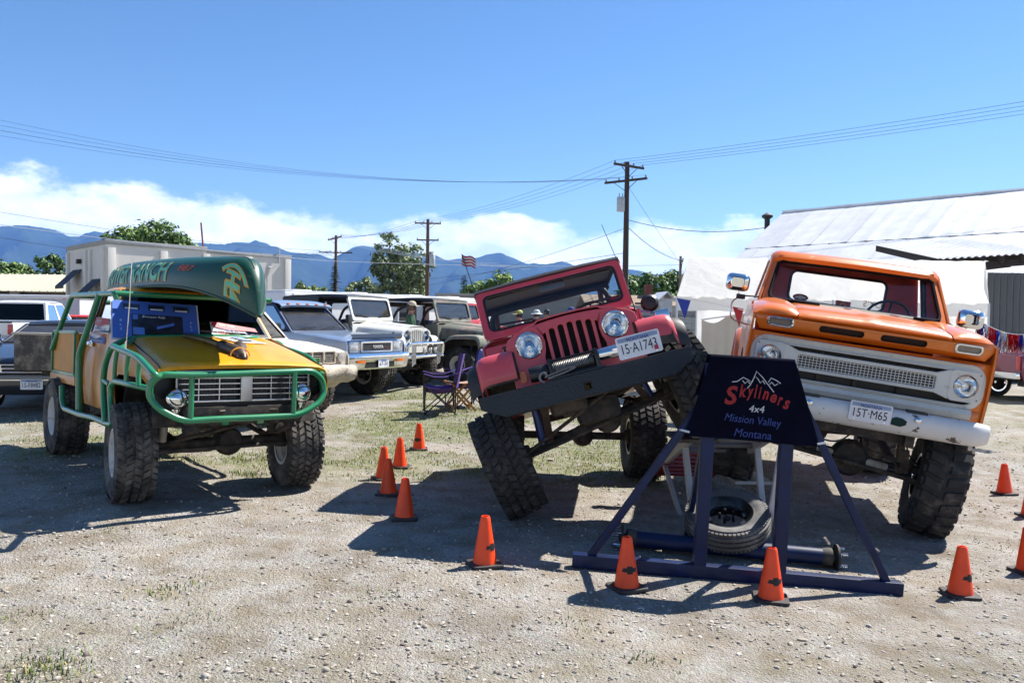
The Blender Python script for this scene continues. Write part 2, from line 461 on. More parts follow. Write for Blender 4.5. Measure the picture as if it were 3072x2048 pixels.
def wheel(T, c, outward, R, W, rr, tread='at', rim='steel', spin=0.0, rubber=None, up=(0, 0, 1)):
    hu, ty, ri = wheel_meshes(R, W, rr, tread, rim, rubber)
    y = V(outward).normalized(); x = y.cross(V(up)).normalized(); z = x.cross(y)
    M = MX.Translation(V(c)) @ MX((x, y, z)).transposed().to_4x4() @ MX.Rotation(spin, 4, 'Y')
    w = T.put('wheel', hu, M)
    link('tyre', ty, w); link('rim', ri, w)
    return w
# ================================================================ THE SETTING
def lin(a, b, t): return a + (b - a) * t
def interp(tab, x):
    if x <= tab[0][0]: return tab[0][1]
    for (a, b), (c, d) in zip(tab, tab[1:]):
        if x <= c: return lin(b, d, (x - a) / (c - a))
    return tab[-1][1]
def sstep(a, b, x):
    t = min(1, max(0, (x - a) / (b - a))); return t * t * (3 - 2 * t)
# ---- ground: one sheet, fine near the camera, reaching the mountains
def ground_lines(lo, hi, c, s0, g):
    out = [c]; x = c
    while x < hi: x += s0 * max(1.0, abs(x - c) * g); out.append(x)
    x = c
    while x > lo: x -= s0 * max(1.0, abs(x - c) * g); out.insert(0, x)
    return out
gx = ground_lines(-24000, 24000, .3, .075, .19)
gy = ground_lines(-300, 17500, 6.0, .075, .20)
def grass_amt(x, y):
    a = noise.noise(V((x * .55, y * .75, 3.3))) * .5 + .5
    b = noise.noise(V((x * 1.7, y * 2.1, 9.1))) * .5 + .5
    reg = sstep(7.2, 9.6, y) * (1 - sstep(15.5, 19, y)) * sstep(-9.5, -4.0, x) * (1 - sstep(2.2, 4.5, x))
    reg2 = .42 * sstep(10, 13, y) * sstep(3, 6, x) * (1 - sstep(17, 24, y))
    reg3 = .30 * sstep(-6.5, -2.0, -y) if y < 6 else 0
    reg4 = .5 * sstep(22, 30, y)
    reg5 = .55 * sstep(6.8, 8.5, y) * (1 - sstep(9, 11, y)) * (1 - sstep(-4.5, -3, x)) * sstep(-9, -6, x)
    return max(reg, reg2, reg3, reg4, reg5) * sstep(.36, .62, a * .62 + b * .38)
gb = B(); gat = []
for y in gy:
    for x in gx:
        dist = math.hypot(x, y)
        z = (gzf(x, y) if dist < 30 else gz(x, y)) if dist < 200 else .35
        if dist < 40:
            z += .016 * noise.noise(V((x * 1.1, y * 1.1, 0))) + .008 * noise.noise(V((x * 4.2, y * 4.2, 5))) * (1 if dist < 16 else 0)
        gb.v.append((x, y, z)); gat.append(grass_amt(x, y) if dist < 120 else .4)
nx = len(gx)
gb.f = [(j * nx + i, j * nx + i + 1, (j + 1) * nx + i + 1, (j + 1) * nx + i) for j in range(len(gy) - 1) for i in range(nx - 1)]
gm = bpy.data.materials.new('gravel_ground'); gm.use_nodes = True
N, L = gm.node_tree.nodes, gm.node_tree.links
gp = N['Principled BSDF']; gp.inputs['Roughness'].default_value = .95; gp.inputs['Specular IOR Level'].default_value = .25
gtc = N.new('ShaderNodeTexCoord')
def gno(scale, det, ro=.6):
    n = N.new('ShaderNodeTexNoise'); n.inputs['Scale'].default_value = scale; n.inputs['Detail'].default_value = det; n.inputs['Roughness'].default_value = ro
    L.new(gtc.outputs['Object'], n.inputs[0]); return n.outputs[0]
def gramp(src, p0, c0, p1, c1):
    r = N.new('ShaderNodeValToRGB'); L.new(src, r.inputs[0])
    r.color_ramp.elements[0].position, r.color_ramp.elements[1].position = p0, p1
    r.color_ramp.elements[0].color = tuple(c0) + (1,); r.color_ramp.elements[1].color = tuple(c1) + (1,)
    return r.outputs[0]
def gmix(fac, a, b, mode='MIX', f=None):
    m = N.new('ShaderNodeMix'); m.data_type = 'RGBA'; m.blend_type = mode
    if fac is None: m.inputs[0].default_value = f
    else: L.new(fac, m.inputs[0])
    for i, q in ((6, a), (7, b)):
        if isinstance(q, tuple): m.inputs[i].default_value = q + (1,)
        else: L.new(q, m.inputs[i])
    return m.outputs[2]
c_dirt = gramp(gno(1.3, 7), .32, (.225, .184, .138), .70, (.43, .374, .302))
def gvor(scale):
    v = N.new('ShaderNodeTexVoronoi'); v.inputs['Scale'].default_value = scale; v.inputs['Randomness'].default_value = 1
    L.new(gtc.outputs['Object'], v.inputs[0]); return v
v1, v2 = gvor(34), gvor(78)
st1 = gmix(None, v1.outputs['Color'], (.5, .5, .5), f=.55)
hs = N.new('ShaderNodeHueSaturation'); hs.inputs['Saturation'].default_value = .16; hs.inputs['Value'].default_value = .95; L.new(st1, hs.inputs['Color'])
pm = gramp(gno(3.2, 5), .36, (0, 0, 0), .62, (1, 1, 1))
c1 = gmix(pm, c_dirt, gmix(None, hs.outputs[0], c_dirt, f=.52))
c1 = gmix(None, c1, gramp(gno(150, 3, .7), .30, (.42, .42, .42), .68, (1.22, 1.2, 1.16)), 'MULTIPLY', .85)
ga = N.new('ShaderNodeAttribute'); ga.attribute_name = 'grass'
gg = N.new('ShaderNodeMath'); gg.operation = 'MULTIPLY'; L.new(ga.outputs['Fac'], gg.inputs[0])
L.new(gramp(gno(9, 6, .7), .34, (0, 0, 0), .60, (1, 1, 1)), gg.inputs[1])
c2 = gmix(gg.outputs[0], c1, gramp(gno(40, 4), .3, (.095, .135, .035), .7, (.24, .25, .09)))
L.new(c2, gp.inputs['Base Color'])
bh = N.new('ShaderNodeMath'); bh.operation = 'ADD'; L.new(v1.outputs['Distance'], bh.inputs[0])
bh2 = N.new('ShaderNodeMath'); bh2.operation = 'MULTIPLY_ADD'; L.new(gno(110, 6, .75), bh2.inputs[0]); bh2.inputs[1].default_value = -1.3; L.new(bh.outputs[0], bh2.inputs[2]); L.new(v2.outputs['Distance'], bh.inputs[1])
gbm = N.new('ShaderNodeBump'); gbm.inputs['Strength'].default_value = .75; gbm.inputs['Distance'].default_value = .022; gbm.invert = True
L.new(bh2.outputs[0], gbm.inputs['Height']); L.new(gbm.outputs[0], gp.inputs['Normal'])
gme = gb.mesh('ground', gm, 0)
gme.polygons.foreach_set('use_smooth', [True] * len(gme.polygons))
gme.attributes.new('grass', 'FLOAT', 'POINT').data.foreach_set('value', gat)
tag(link('ground', gme), 'pale gravel lot with dusty dirt and thin grass patches', 'ground', kind='structure')

# ---- loose gravel and grass blades (uncountable)
def ico(k):
    bm = bmesh.new(); bmesh.ops.create_icosphere(bm, subdivisions=k, radius=1); bm.verts.index_update()
    r = ([v.co.copy() for v in bm.verts], [tuple(v.index for v in f.verts) for f in bm.faces]); bm.free(); return r
ICO1, ICO2 = ico(1), ico(2)
rnd = random.Random(5)
pb = [B() for _ in range(4)]
for i in range(47000):
    d = 2.55 + 11.5 * rnd.random() ** 2.0; x = rnd.uniform(-.68, .68) * d
    if noise.noise(V((x * .9, d * .9, 2.2))) < rnd.uniform(-.55, .25): continue
    s = .0030 + .0105 * rnd.random() ** 4 + (.013 * rnd.random() if rnd.random() < .015 else 0)
    if d > 8: s *= 1.25
    M = MX.Translation((x, d, gzf(x, d) + .016 * noise.noise(V((x * 1.1, d * 1.1, 0))) + .008 * noise.noise(V((x * 4.2, d * 4.2, 5))) + s * .22)) @ MX.Rotation(rnd.uniform(0, 6.3), 4, 'Z') @ MX.Diagonal((s * rnd.uniform(.9, 1.7), s * rnd.uniform(.7, 1.2), s * rnd.uniform(.5, .95), 1))
    vs = [v * rnd.uniform(.82, 1.15) for v in ICO1[0]]
    pb[rnd.choice((0, 0, 1, 1, 2, 3))].add(vs, ICO1[1], M)
gcols = ((.38, .345, .295), (.30, .265, .22), (.44, .405, .36), (.18, .148, .12))
allb = B(); pidx = []
for k, q in enumerate(pb):
    allb.add(q.v, q.f); pidx += [k] * len(q.f)
pme = allb.mesh('gravel', [mat('pebble_%d' % k, c, .9, var=.3, vs=14) for k, c in enumerate(gcols)], 50)
pme.polygons.foreach_set('material_index', pidx)
tag(link('gravel', pme), 'loose pebbles scattered over the gravel lot', 'gravel', kind='stuff')
def blades(n, spots, name, label, h0, cols):
    b = B(); idx = []
    for x, y, hh in spots:
        for k in range(n):
            px, py = x + rnd.gauss(0, .07), y + rnd.gauss(0, .055); z = gzf(px, py) - .004
            a = rnd.uniform(0, 6.28); l = hh * h0 * rnd.uniform(.5, 1.3); w = .003 + .0016 * rnd.random(); t = rnd.uniform(.2, 1.1)
            dx, dy = math.cos(a), math.sin(a)
            p0, p1, p2 = V((px, py, z)), V((px + dx * l * t * .4, py + dy * l * t * .4, z + l * .7)), V((px + dx * l * t, py + dy * l * t, z + l))
            s = V((-dy, dx, 0)) * w
            b.add([p0 - s, p0 + s, p1 + s * .7, p1 - s * .7, p2], [(0, 1, 2, 3), (3, 2, 4)]); k2 = rnd.randrange(len(cols)); idx += [k2, k2]
    me = b.mesh(name, cols, 0); me.polygons.foreach_set('material_index', idx)
    return tag(link(name, me), label, 'grass', kind='stuff')
GRC = [mat('grass_green', (.085, .14, .03), .8, var=.3), mat('grass_light', (.16, .21, .05), .8, var=.3), mat('grass_dry', (.33, .27, .12), .9, var=.3)]
sp = []
for i in range(9000):
    d = 3 + 13 * rnd.random(); x = rnd.uniform(-.62, .4) * d
    if grass_amt(x, d) > .25 + .6 * rnd.random(): sp.append((x, d, 1.0))
for px, py, k, h in ((130, 2010, 26, .95), (560, 1870, 9, .8), (1720, 1870, 7, .7), (740, 1425, 14, 1.5), (540, 1760, 9, .8), (2960, 1640, 8, .7), (1960, 1980, 6, .8), (330, 1600, 8, .8), (60, 1860, 6, .7), (1150, 1790, 5, .6)):
    p = onground(px, py)
    for j in range(k): sp.append((p.x + rnd.gauss(0, .07), p.y + rnd.gauss(0, .08), h))
blades(9, sp, 'grass', 'short green grass tufts growing through the gravel', .034, GRC)

# ---- mountains: a relief whose crest follows the skyline of the range
SKY = [(-1400, 700), (-700, 676), (-300, 705), (0, 688), (69, 682), (153, 698), (237, 714), (285, 694), (333, 702), (440, 716), (555, 727), (673, 737), (735, 727), (769, 728), (861, 757), (905, 758), (951, 765),
       (997, 775), (1053, 747), (1078, 742), (1114, 742), (1180, 752), (1272, 766), (1305, 768), (1334, 781), (1372, 776), (1385, 780), (1410, 782), (1461, 766), (1502, 764), (1580, 792), (1640, 796), (1698, 786), (1737, 802), (1880, 818), (2040, 832), (2400, 842), (2900, 846), (3400, 830), (4400, 842)]
D0, D1 = 8200.0, 13200.0
mb = B(); NR = 46; cols_ = [(-1400 + i * 8.5) for i in range(684)]
for j in range(NR + 8):
    t = j / NR
    for px in cols_:
        hp = interp(SKY, px)
        v = ray(px, hp); rise = (CZ + v.z * D1) / D1
        d = lin(D0, D1, t)
        X = v.x * d
        q = noise.multi_fractal(V((X / 1500, d / 1500, 4.2)), 1.0, 2.1, 5) if 0 < j else 0
        rg = 1 - abs(noise.noise(V((X / 620 + .35 * noise.noise(V((X / 500, d / 500, 1))), d / 1900, 7)))) * 2
        prof = t ** 1.35
        z = D1 * rise * prof
        z += (rg * .26 + (q - .8) * .11) * D1 * rise * min(1, t * 2.2) * (1 - t) ** .55 * 1.5 if t <= 1 else 0
        if t >= 1: z = D1 * rise * (1 - (t - 1) * 2.2)
        if t > .93: z += D1 * rise * .012 * noise.noise(V((X / 160, 0, 3)))
        mb.v.append((X, d, max(z, -2) - 3))
nc = len(cols_)
mb.f = [(j * nc + i, j * nc + i + 1, (j + 1) * nc + i + 1, (j + 1) * nc + i) for j in range(NR + 7) for i in range(nc - 1)]
mm = bpy.data.materials.new('mountain_forest_rock'); mm.use_nodes = True
N, L = mm.node_tree.nodes, mm.node_tree.links
mp = N['Principled BSDF']; mp.inputs['Roughness'].default_value = 1; mp.inputs['Specular IOR Level'].default_value = 0
gtc = N.new('ShaderNodeTexCoord')
hn = N.new('ShaderNodeSeparateXYZ'); L.new(gtc.outputs['Object'], hn.inputs[0])
mr = N.new('ShaderNodeMapRange'); L.new(hn.outputs[2], mr.inputs[0]); mr.inputs[1].default_value, mr.inputs[2].default_value = 250, 1300
ad = N.new('ShaderNodeMath'); ad.operation = 'MULTIPLY_ADD'; L.new(gno(.0021, 9, .66), ad.inputs[0]); ad.inputs[1].default_value = 1.5; L.new(mr.outputs[0], ad.inputs[2])
rock = gramp(ad.outputs[0], 1.15 * .9, (0, 0, 0), 1.52 * .9, (1, 1, 1))
mc = gmix(rock, gramp(gno(.006, 6), .35, (.018, .030, .020), .7, (.035, .05, .028)), gramp(gno(.012, 5), .3, (.085, .08, .075), .7, (.22, .21, .20)))
L.new(mc, mp.inputs['Base Color'])
mme = mb.mesh('mountains', mm, 0); mme.polygons.foreach_set('use_smooth', [True] * len(mme.polygons))
tag(link('mountains', mme), 'long forested mountain range with bare rocky crests', 'mountains', kind='structure')
# low tan foothill
hb = B()
for j in range(14):
    for i in range(40):
        u, w = i / 39, j / 13; X = -190 + 240 * u; d = 700 + 260 * w
        z = 19.5 * math.sin(math.pi * u) ** .8 * math.sin(math.pi * min(1, w * 1.0)) ** .7 + 1.2 * noise.noise(V((X / 40, d / 40, 0)))
        hb.v.append((X, d, z - .8))
hb.f = [(j * 40 + i, j * 40 + i + 1, (j + 1) * 40 + i + 1, (j + 1) * 40 + i) for j in range(13) for i in range(39)]
tag(link('foothill', hb.mesh('foothill', mat('dry_grass_hill', (.36, .29, .17), 1, var=.25, vs=.03), 60)), 'low tan grassy foothill below the mountains', 'hill', kind='structure')
# ================================================================ SHARED VEHICLE PIECES
# vehicles: local x forwards, y to the vehicle's left, z up
def headlamp(T, c, r=.085, ring=.108, body=None, ringmat=None, parent=None):
    x, y, z = c
    a = T.part('headlight', B().lathe([(r + .002, .004), (ring * .93, .020), (ring, .012), (ring, -.02), (r, -.02)], o=c, ax=(1, 0, 0), n=28), ringmat or CHROME(), parent)
    T.part('reflector', B().lathe([(r, .004), (r * .86, -.02), (r * .5, -.05), (.012, -.062), (.012, -.03), (0, -.028)], o=c, ax=(1, 0, 0), n=24), REFL(), a)
    T.part('lens', B().lathe([(r + .001, .006), (r * .85, .014), (r * .5, .021), (0, .024)], o=c, ax=(1, 0, 0), n=24), LENS(), a)
    return a
def plate_text(T, P, num, w=.305, h=.152, name='MONTANA'):
    """a licence plate; P maps (u right, v up, out) to vehicle space"""
    white = mat('plate_white', (.74, .76, .80), .4, var=.05); blue = mat('plate_blue', (.03, .06, .26), .45, var=.1); ink = mat('plate_ink', (.012, .014, .04), .5, var=.1)
    sky = mat('plate_pale_blue', (.50, .63, .84), .4, var=.1)
    p = T.part('licence_plate', B().plate(rrect(0, 0, w, h, .014), [], .004, fn=lambda x, y, z: P(x, y, z)), white)
    T.part('plate_band', B().plate([(-w * .46, h * .25), (w * .46, h * .25), (w * .46, h * .44), (w * .15, h * .46), (-w * .46, h * .44)], [], .001, fn=lambda x, y, z: P(x, y, .0030)), sky, p)
    T.part('state_name', B().text(name, width=w * .50, t=.0006, height=h * .17, fn=lambda x, y, z: P(x, y + h * .30, .0046 + z)), blue, p)
    T.part('plate_number', B().text(num, width=w * .80, t=.0006, height=h * .44, fn=lambda x, y, z: P(x, y - h * .07, .0038 + z)), ink, p)
    for sx_, sy_ in ((-1, -1), (1, -1)): T.part('plate_bolt', B().lathe([(.006, 0), (.006, .003), (0, .004)], o=P(sx_ * w * .36, sy_ * h * .40, .002), ax=(1, 0, 0), n=8), CHROME(), p)
    return p
def frontP(x0, y0, z0, back=0.0):     # a plane facing forwards: u to the viewer's right (= vehicle left), v up
    return lambda u, v, w=0.0: (x0 + w - back * v, y0 + u, z0 + v)
def skin(prof, ys, drop=None, crown=0.0):
    """rows across the width for a profile of (x, z, halfwidth)"""
    rows = []
    for x, z, hw in prof:
        row = []
        for k in ys:
            e = max(0.0, abs(k) - .86) / .14
            row.append((x, k * hw, z + crown * (1 - k * k) - (drop or .03) * e * e))
        rows.append(row)
    return rows
YS = [-1, -.985, -.95, -.9, -.8, -.5, -.2, 0, .2, .5, .8, .9, .95, .985, 1]
def rotz(v, a): return V((v[0] * math.cos(a) - v[1] * math.sin(a), v[0] * math.sin(a) + v[1] * math.cos(a), v[2]))
def coil(pts_a, pts_b, r, turns, wire, n=10):
    a, b = V(pts_a), V(pts_b); ax = (b - a).normalized(); u = ax.orthogonal().normalized(); w = ax.cross(u); m = turns * n
    return [a + (b - a) * (i / m) + (u * math.cos(2 * math.pi * i / n) + w * math.sin(2 * math.pi * i / n)) * r for i in range(m + 1)]
def axle(T, cl, cr, diff=.12, r=.042, matl=None, name='axle'):
    cl, cr = V(cl), V(cr); d = cl - cr; m = cr + d * .56
    fw = V((1, 0, 0))
    b = B().tube([cr + d * .06, cr + d * .94], r, 12)
    b.lathe([(0, -.20), (.05, -.19), (.06, -.10), (diff * .9, -.07), (diff, 0), (diff * .97, .05), (diff * .8, .085), (diff * .35, .10), (0, .102)], o=m, ax=fw, n=20)
    for k in (.10, .90):
        b.box(cr + d * k, (.12, .10, .16), bev=.02)
    return T.part(name, b, matl or DARKM())
def seat(T, x, y, z, m=None, w=.46, h=.62):
    s = T.part('seat', B().box((x, y, z), (.48, w, .14), bev=.05), m or BLACK())
    T.part('backrest', B().box((x - .27, y, z + h * .5), (.13, w, h), MX.Rotation(rad(-12), 3, 'Y'), bev=.05), m or BLACK(), s)
    return s
def steering(T, c, r=.19, tilt=28, m=None):
    c = V(c); ax = V((-math.cos(rad(tilt)), 0, math.sin(rad(tilt)))); u = V((0, 1, 0)); w = ax.cross(u)
    b = B().tube([c + (u * math.cos(a * .3491) + w * math.sin(a * .3491)) * r for a in range(18)], .014, 6, closed=True)
    for a in (0.2, 2.94, 4.71): b.tube([c, c + (u * math.cos(a) + w * math.sin(a)) * r], .011, 6)
    b.tube([c, c - ax * .45], .022, 8); b.lathe([(.05, -.02), (.05, .02), (0, .03)], o=c, ax=ax, n=14)
    return T.part('steering_wheel', b, m or BLACK())
def wiper(T, a, b, c, m=None):
    # arm from a to b, blade from b-c to b+c
    a, b, c = V(a), V(b), V(c)
    return T.part('wiper', B().tube([a, (a + b) / 2 + V((.015, 0, .01)), b], .006, 5).beam(b - c, b + c, .012, .02), m or BLACK())

# ================================================================ JEEPS (origin: midpoint between the headlights)
def jeep(T, paint, wheels, P):
    """wheels: [(centre, outward)] front-right, front-left, rear-right, rear-left"""
    g = P.get
    frame = g('frame', paint); blk = BLACK()
    # grille panel with seven slots
    out = [(-.53, -.36), (-.53, .0)] + [(-.53 * math.cos(rad(t)) , .02 + .145 * math.sin(rad(t)) ** .8) for t in range(8, 180, 9)] + [(.53, .0), (.53, -.36)]
    holes = []
    for i in range(7):
        y = (i - 3) * .0745; k = abs(i - 3)
        lo, hi, w = -.245, .108 - .004 * k * k, .046
        if k == 3:
            y0 = abs(y); s_ = 1 if y > 0 else -1
            hole = [(s_ * (y0 - w / 2), lo), (s_ * (y0 + w / 2), lo), (s_ * (y0 + w / 2), -.12), (s_ * (y0 + .004), -.06), (s_ * (y0 - .004), 0), (s_ * (y0 + .002), .05), (s_ * (y0 + .016), .085), (s_ * y0, hi - .01), (s_ * (y0 - w / 2), .07)]
        else: hole = rrect(y, (lo + hi) / 2, w, hi - lo, .02, 3)
        holes.append(hole)
    for s_ in (-1, 1): holes.append(circ(s_ * .35, 0, .104, 24))
    gr = T.part('grille', B().plate(out, holes, .05, .008, fn=lambda x, y, z: (z - .02, x, y)), g('grille', paint), smooth=40)
    T.part('grille_backing', B().box((-.075, 0, -.09), (.012, .60, .44)), mat('radiator_dark', (.012, .012, .012), .8), gr)
    for s_ in (-1, 1):
        headlamp(T, (.002, s_ * .35, 0), .088, .108)
        T.part('marker_light', B().plate(rrect(0, 0, .055, .10, .026), [], .02, .005, fn=lambda x, y, z, s_=s_: (.008 + z, s_ * .455 + x, -.235 + y)), AMBER())
    # hood with raised centre
    b = B(); rows = []
    ys = [-1, -.98, -.93, -.85, -.7, -.52, -.50, -.46, -.2, 0, .2, .46, .50, .52, .7, .85, .93, .98, 1]
    for i in range(9):
        t = i / 8; x = lin(.0, -1.09, t); hw = lin(.525, .615, t); ze, zc = lin(-.005, .10, t), lin(.172, .265, t)
        row = []
        for k in ys:
            a = abs(k); z = ze + (zc - ze) * (1 - a ** 3.4) ** .55
            if a < .51: z += .022 * min(1, (.52 - a) / .04) if t > 0 else .018 * min(1, (.52 - a) / .04)
            row.append((x - .02 * (1 - t) * a * a + (.012 if i == 0 else 0), k * hw, z))
        rows.append(row)
    hd = T.part('hood', b.grid(rows, th=.012), paint, smooth=30)
    for s_ in (-1, 1):
        sk = B().grid([[(lin(.0, -1.09, t / 8), s_ * lin(.524, .614, t / 8), lin(-.005, .10, t / 8) - .004), ] + [(lin(.0, -1.09, t / 8), s_ * lin(.52, .612, t / 8), -.10)] for t in range(9)], th=.008)
        T.part('hood_side', sk, paint)
    for s_ in (-1, 1):
        T.part('hood_latch', B().beam((-.20, s_ * .545, .05), (-.20, s_ * .562, -.055), .02, .018, bev=.004).box((-.20, s_ * .54, .06), (.03, .05, .014), bev=.004), blk)
    # fenders
    for s_ in (-1, 1):
        prof = [(.065, -.235), (.075, -.19), (.07, -.12), (.045, -.05), (-.0, -.012), (-.08, .0), (-.30, .002), (-.62, -.008), (-.76, -.05), (-.88, -.16), (-.98, -.33)]
        prof = [(p.x, p.z) for p in fil([(a, 0, c) for a, c in prof], .05, 3)]
        rows = []
        for x, z in prof:
            rows.append([(x, s_ * .50, z), (x, s_ * .66, z), (x, s_ * .735, z - .004), (x - .003, s_ * .772, z - .018), (x - .012, s_ * .79, z - .045), (x - .016 - (.0 if x < 0 else .01), s_ * .792, z - .085)])
        fd = T.part('fender', B().grid(rows if s_ > 0 else rows, th=.01), g('fender', paint), smooth=50)
        T.part('fender_dark_sheet', B().grid([[(x, s_ * .50, z - .018), (x, s_ * .66, z - .018), (x, s_ * .76, z - .026), (x - .012, s_ * .776, z - .07)] for x, z in prof]), DARKM(), fd)  # dark sheet added beneath the fender skin to make its inside look shaded
        # inner apron closing the front of the wheel well
        T.part('apron', B().box((-.35, s_ * .49, -.13), (.72, .02, .22)), g('apron', DARKM()), fd)
        if g('flare', True):
            fl = [(-.02, -.09), (.03, -.16), (.02, -.24)]
            rows = []
            for x, z in [(p[0], p[1]) for p in ((.045, -.30), (.055, -.22), (.03, -.12), (-.03, -.068), (-.20, -.062), (-.62, -.07), (-.80, -.13), (-.92, -.28))]:
                rows.append([(x, s_ * .785, z + .012), (x, s_ * .84, z), (x - .01, s_ * .875, z - .028), (x - .015, s_ * .878, z - .05)])
            T.part('fender_flare', B().grid(rows, th=.012), mat('black_rubber', (.02, .02, .021), .55, var=.2), fd)
    # tub and cowl
    tub = B()
    tub.plate([(-1.06, .235), (-1.40, .225), (-1.44, .0), (-1.58, -.10), (-1.95, -.10), (-2.05, .05), (-2.1, .12), (-3.02, .12), (-3.02, -.38), (-2.98, -.38), (-2.95, -.12), (-2.83, .0), (-2.45, .0), (-2.33, -.12), (-2.28, -.40), (-1.06, -.40)], [], .02, .005, fn=lambda x, y, z: (x, .745 + z, y))
    tub.mirror_y()
    tub.box((-2.0, 0, -.38), (1.9, 1.46, .03)); tub.box((-3.0, 0, -.12), (.02, 1.46, .46)); tub.box((-1.075, 0, -.08), (.02, 1.46, .6), bev=.004)
    T.part('tub', tub, paint)
    T.part('cowl', B().grid(skin([(-1.075, .262, .74), (-1.10, .28, .74), (-1.22, .28, .74), (-1.24, .2, .74)], YS, .04)), paint)
    # windshield
    zb, zt, xb, xt, hw = .285, .78, -1.10, -1.25, .71
    wf = lambda x, y, z: (lin(xb, xt, (y - zb) / (zt - zb)) + z, x, y)
    fo = rrect(0, (zb + zt) / 2, 2 * hw, zt - zb, .05)
    fi = rrect(0, (zb + zt) / 2 + .012, 2 * hw - .13, zt - zb - .125, .06)
    w = T.part('windshield_frame', B().plate(fo, [fi], .045, .01, fn=wf), frame)
    T.part('weatherstrip', B().plate(rrect(0, (zb + zt) / 2 + .012, 2 * hw - .126, zt - zb - .121, .06), [rrect(0, (zb + zt) / 2 + .012, 2 * hw - .165, zt - zb - .16, .05)], .05, .004, fn=wf), blk, w)
    T.part('windshield', B().plate(rrect(0, (zb + zt) / 2 + .012, 2 * hw - .15, zt - zb - .15, .05), [], .004, fn=wf), g('glass', GLASS()), w)
    wiper(T, wf(-.16, zb + .075, .03), wf(-.40, zb + .115, .04), V((0, .17, -.012)) * 1)
    wiper(T, wf(.16, zb + .075, .03), wf(.05 if g('wip', 0) else .36, zb + .115, .04), V((0, .17, .012)))
    # roll bar, top, seats
    rb = B().tube(fil([(-2.05, -.64, -.3), (-2.0, -.62, .70), (-2.0, .62, .70), (-2.05, .64, -.3)], .14, 6), .03, 10)
    for s_ in (-1, 1): rb.tube(fil([(-2.0, s_ * .56, .68), (-2.35, s_ * .58, .55), (-2.75, s_ * .62, -.2)], .12, 5), .03, 10)
    T.part('roll_bar', rb, mat('roll_bar_padding', (.03, .03, .033), .7, var=.2))
    seat(T, -1.75, .36, -.14, None, .44, .46); seat(T, -1.75, -.36, -.14, None, .44, .46)
    steering(T, (-1.52, .36, .30), .19)
    T.part('dashboard', B().box((-1.2, 0, .10), (.10, 1.4, .26), bev=.03), frame)
    T.part('rear_view_mirror', B().box((-1.28, .03, .68), (.025, .24, .065), bev=.02).tube([(-1.26, .03, .70), (-1.235, .03, .755)], .008, 6), mat('mirror_back', (.30, .30, .30), .4))
    tp = g('top')
    if tp:
        back = g('top_back', -2.95); tm = g('topmat', mat('black_vinyl_top', (.018, .018, .02), .55, var=.3, bump=.2, bs=25))
        rows = []
        for x, z, h_ in [(-1.22, .775, .715), (-1.26, .805, .72), (-1.6, .825, .72), (-2.0, .83, .72), (-2.5, .815, .71), (back, .79, .70), (back - .04, .755, .69)]:
            rows.append([(x, k * h_, z + .02 * (1 - k * k) - (.05 if abs(k) == 1 else 0)) for k in (-1, -.985, -.9, -.5, 0, .5, .9, .985, 1)])
        tpo = T.part('soft_top', B().grid(rows, th=.012), tm)
        for x in (-1.65, -2.35): T.part('top_bow', B().tube([(x, -.66, .79), (x, 0, .805), (x, .66, .79)], .011, 6), blk, tpo)
        if tp == 'full':
            sd = B()
            for s_ in (-1, 1):
                sd.plate([(-2.0, .12), (-3.02, .12), (back, .77), (-1.98, .80)], [rrect(-2.5, .47, .62, .40, .06)], .008, fn=lambda x, y, z, s_=s_: (x, s_ * (.735 - .03 * y) + z, y))
            sd.plate([(-.72, .12), (.72, .12), (.69, .77), (-.69, .77)], [rrect(0, .46, .9, .4, .06)], .008, fn=lambda x, y, z: (lin(-3.03, back - .03, y / .77) + z, x, y))
            T.part('side_curtain', sd, tm, tpo)
    # chassis
    fr = B()
    for s_ in (-1, 1):
        fr.beam((.20, s_ * .36, -.44), (-3.0, s_ * .36, -.44), .06, .12)
    fr.beam((-.3, -.36, -.46), (-.3, .36, -.46), .08, .08); fr.beam((-2.9, -.36, -.46), (-2.9, .36, -.46), .08, .08)
    fr.box((-1.3, 0, -.42), (.9, .32, .26), bev=.05); fr.box((-.55, 0, -.30), (.55, .42, .42), bev=.06); fr.box((-.42, .08, -.60), (.34, .36, .20), bev=.06); fr.box((-.12, -.16, -.52), (.16, .30, .14), bev=.04)
    T.part('frame_rail', fr, DARKM())
    for i, (c, o) in enumerate(wheels):
        wheel(T, c, o, g('R', .44), g('Wd', .31), g('rr', .195), g('tread', 'at'), g('rim', 'steel'), spin=i * .7 + .2, up=g('wup', (0, 0, 1)))
    fa = axle(T, wheels[1][0], wheels[0][0]); axle(T, wheels[3][0], wheels[2][0])
    sp_ = B()
    for s_, k in ((-1, 0), (1, 1)):
        c, q = V(wheels[k][0]), V(wheels[1 - k][0]); m = c + (q - c) * .24
        pts = [V((.14, s_ * .36, -.50)), m + V((.24, 0, .035)), m + V((0, 0, .06)), m + V((-.24, 0, .035)), V((-.98, s_ * .36, -.50))]
        for j in range(3): sp_.grid([[p + V((0, -.03, -j * .012)), p + V((0, .03, -j * .012))] for p in pts[(1 if j else 0):(4 if j else 5)]], th=.01)
    T.part('leaf_spring', sp_, mat('rusty_spring', (.055, .038, .026), .85, .3, var=.4, vs=15), fa)
    sh = B()
    for s_, k in ((-1, 0), (1, 1)):
        c, q = V(wheels[k][0]), V(wheels[1 - k][0]); m = c + (q - c) * .2
        sh = B(); top_ = V((-.33, s_ * .42, -.12)); sh.tube([m + V((.08, 0, .02)), m + (top_ - m) * .55], .032, 10); sh.tube([m + (top_ - m) * .55, top_], .018, 8)
        T.part('shock_absorber', sh, mat('shock_blue', (.02, .05, .22), .4, coat=.3, var=.2), fa)
    c, q = V(wheels[0][0]), V(wheels[1][0])
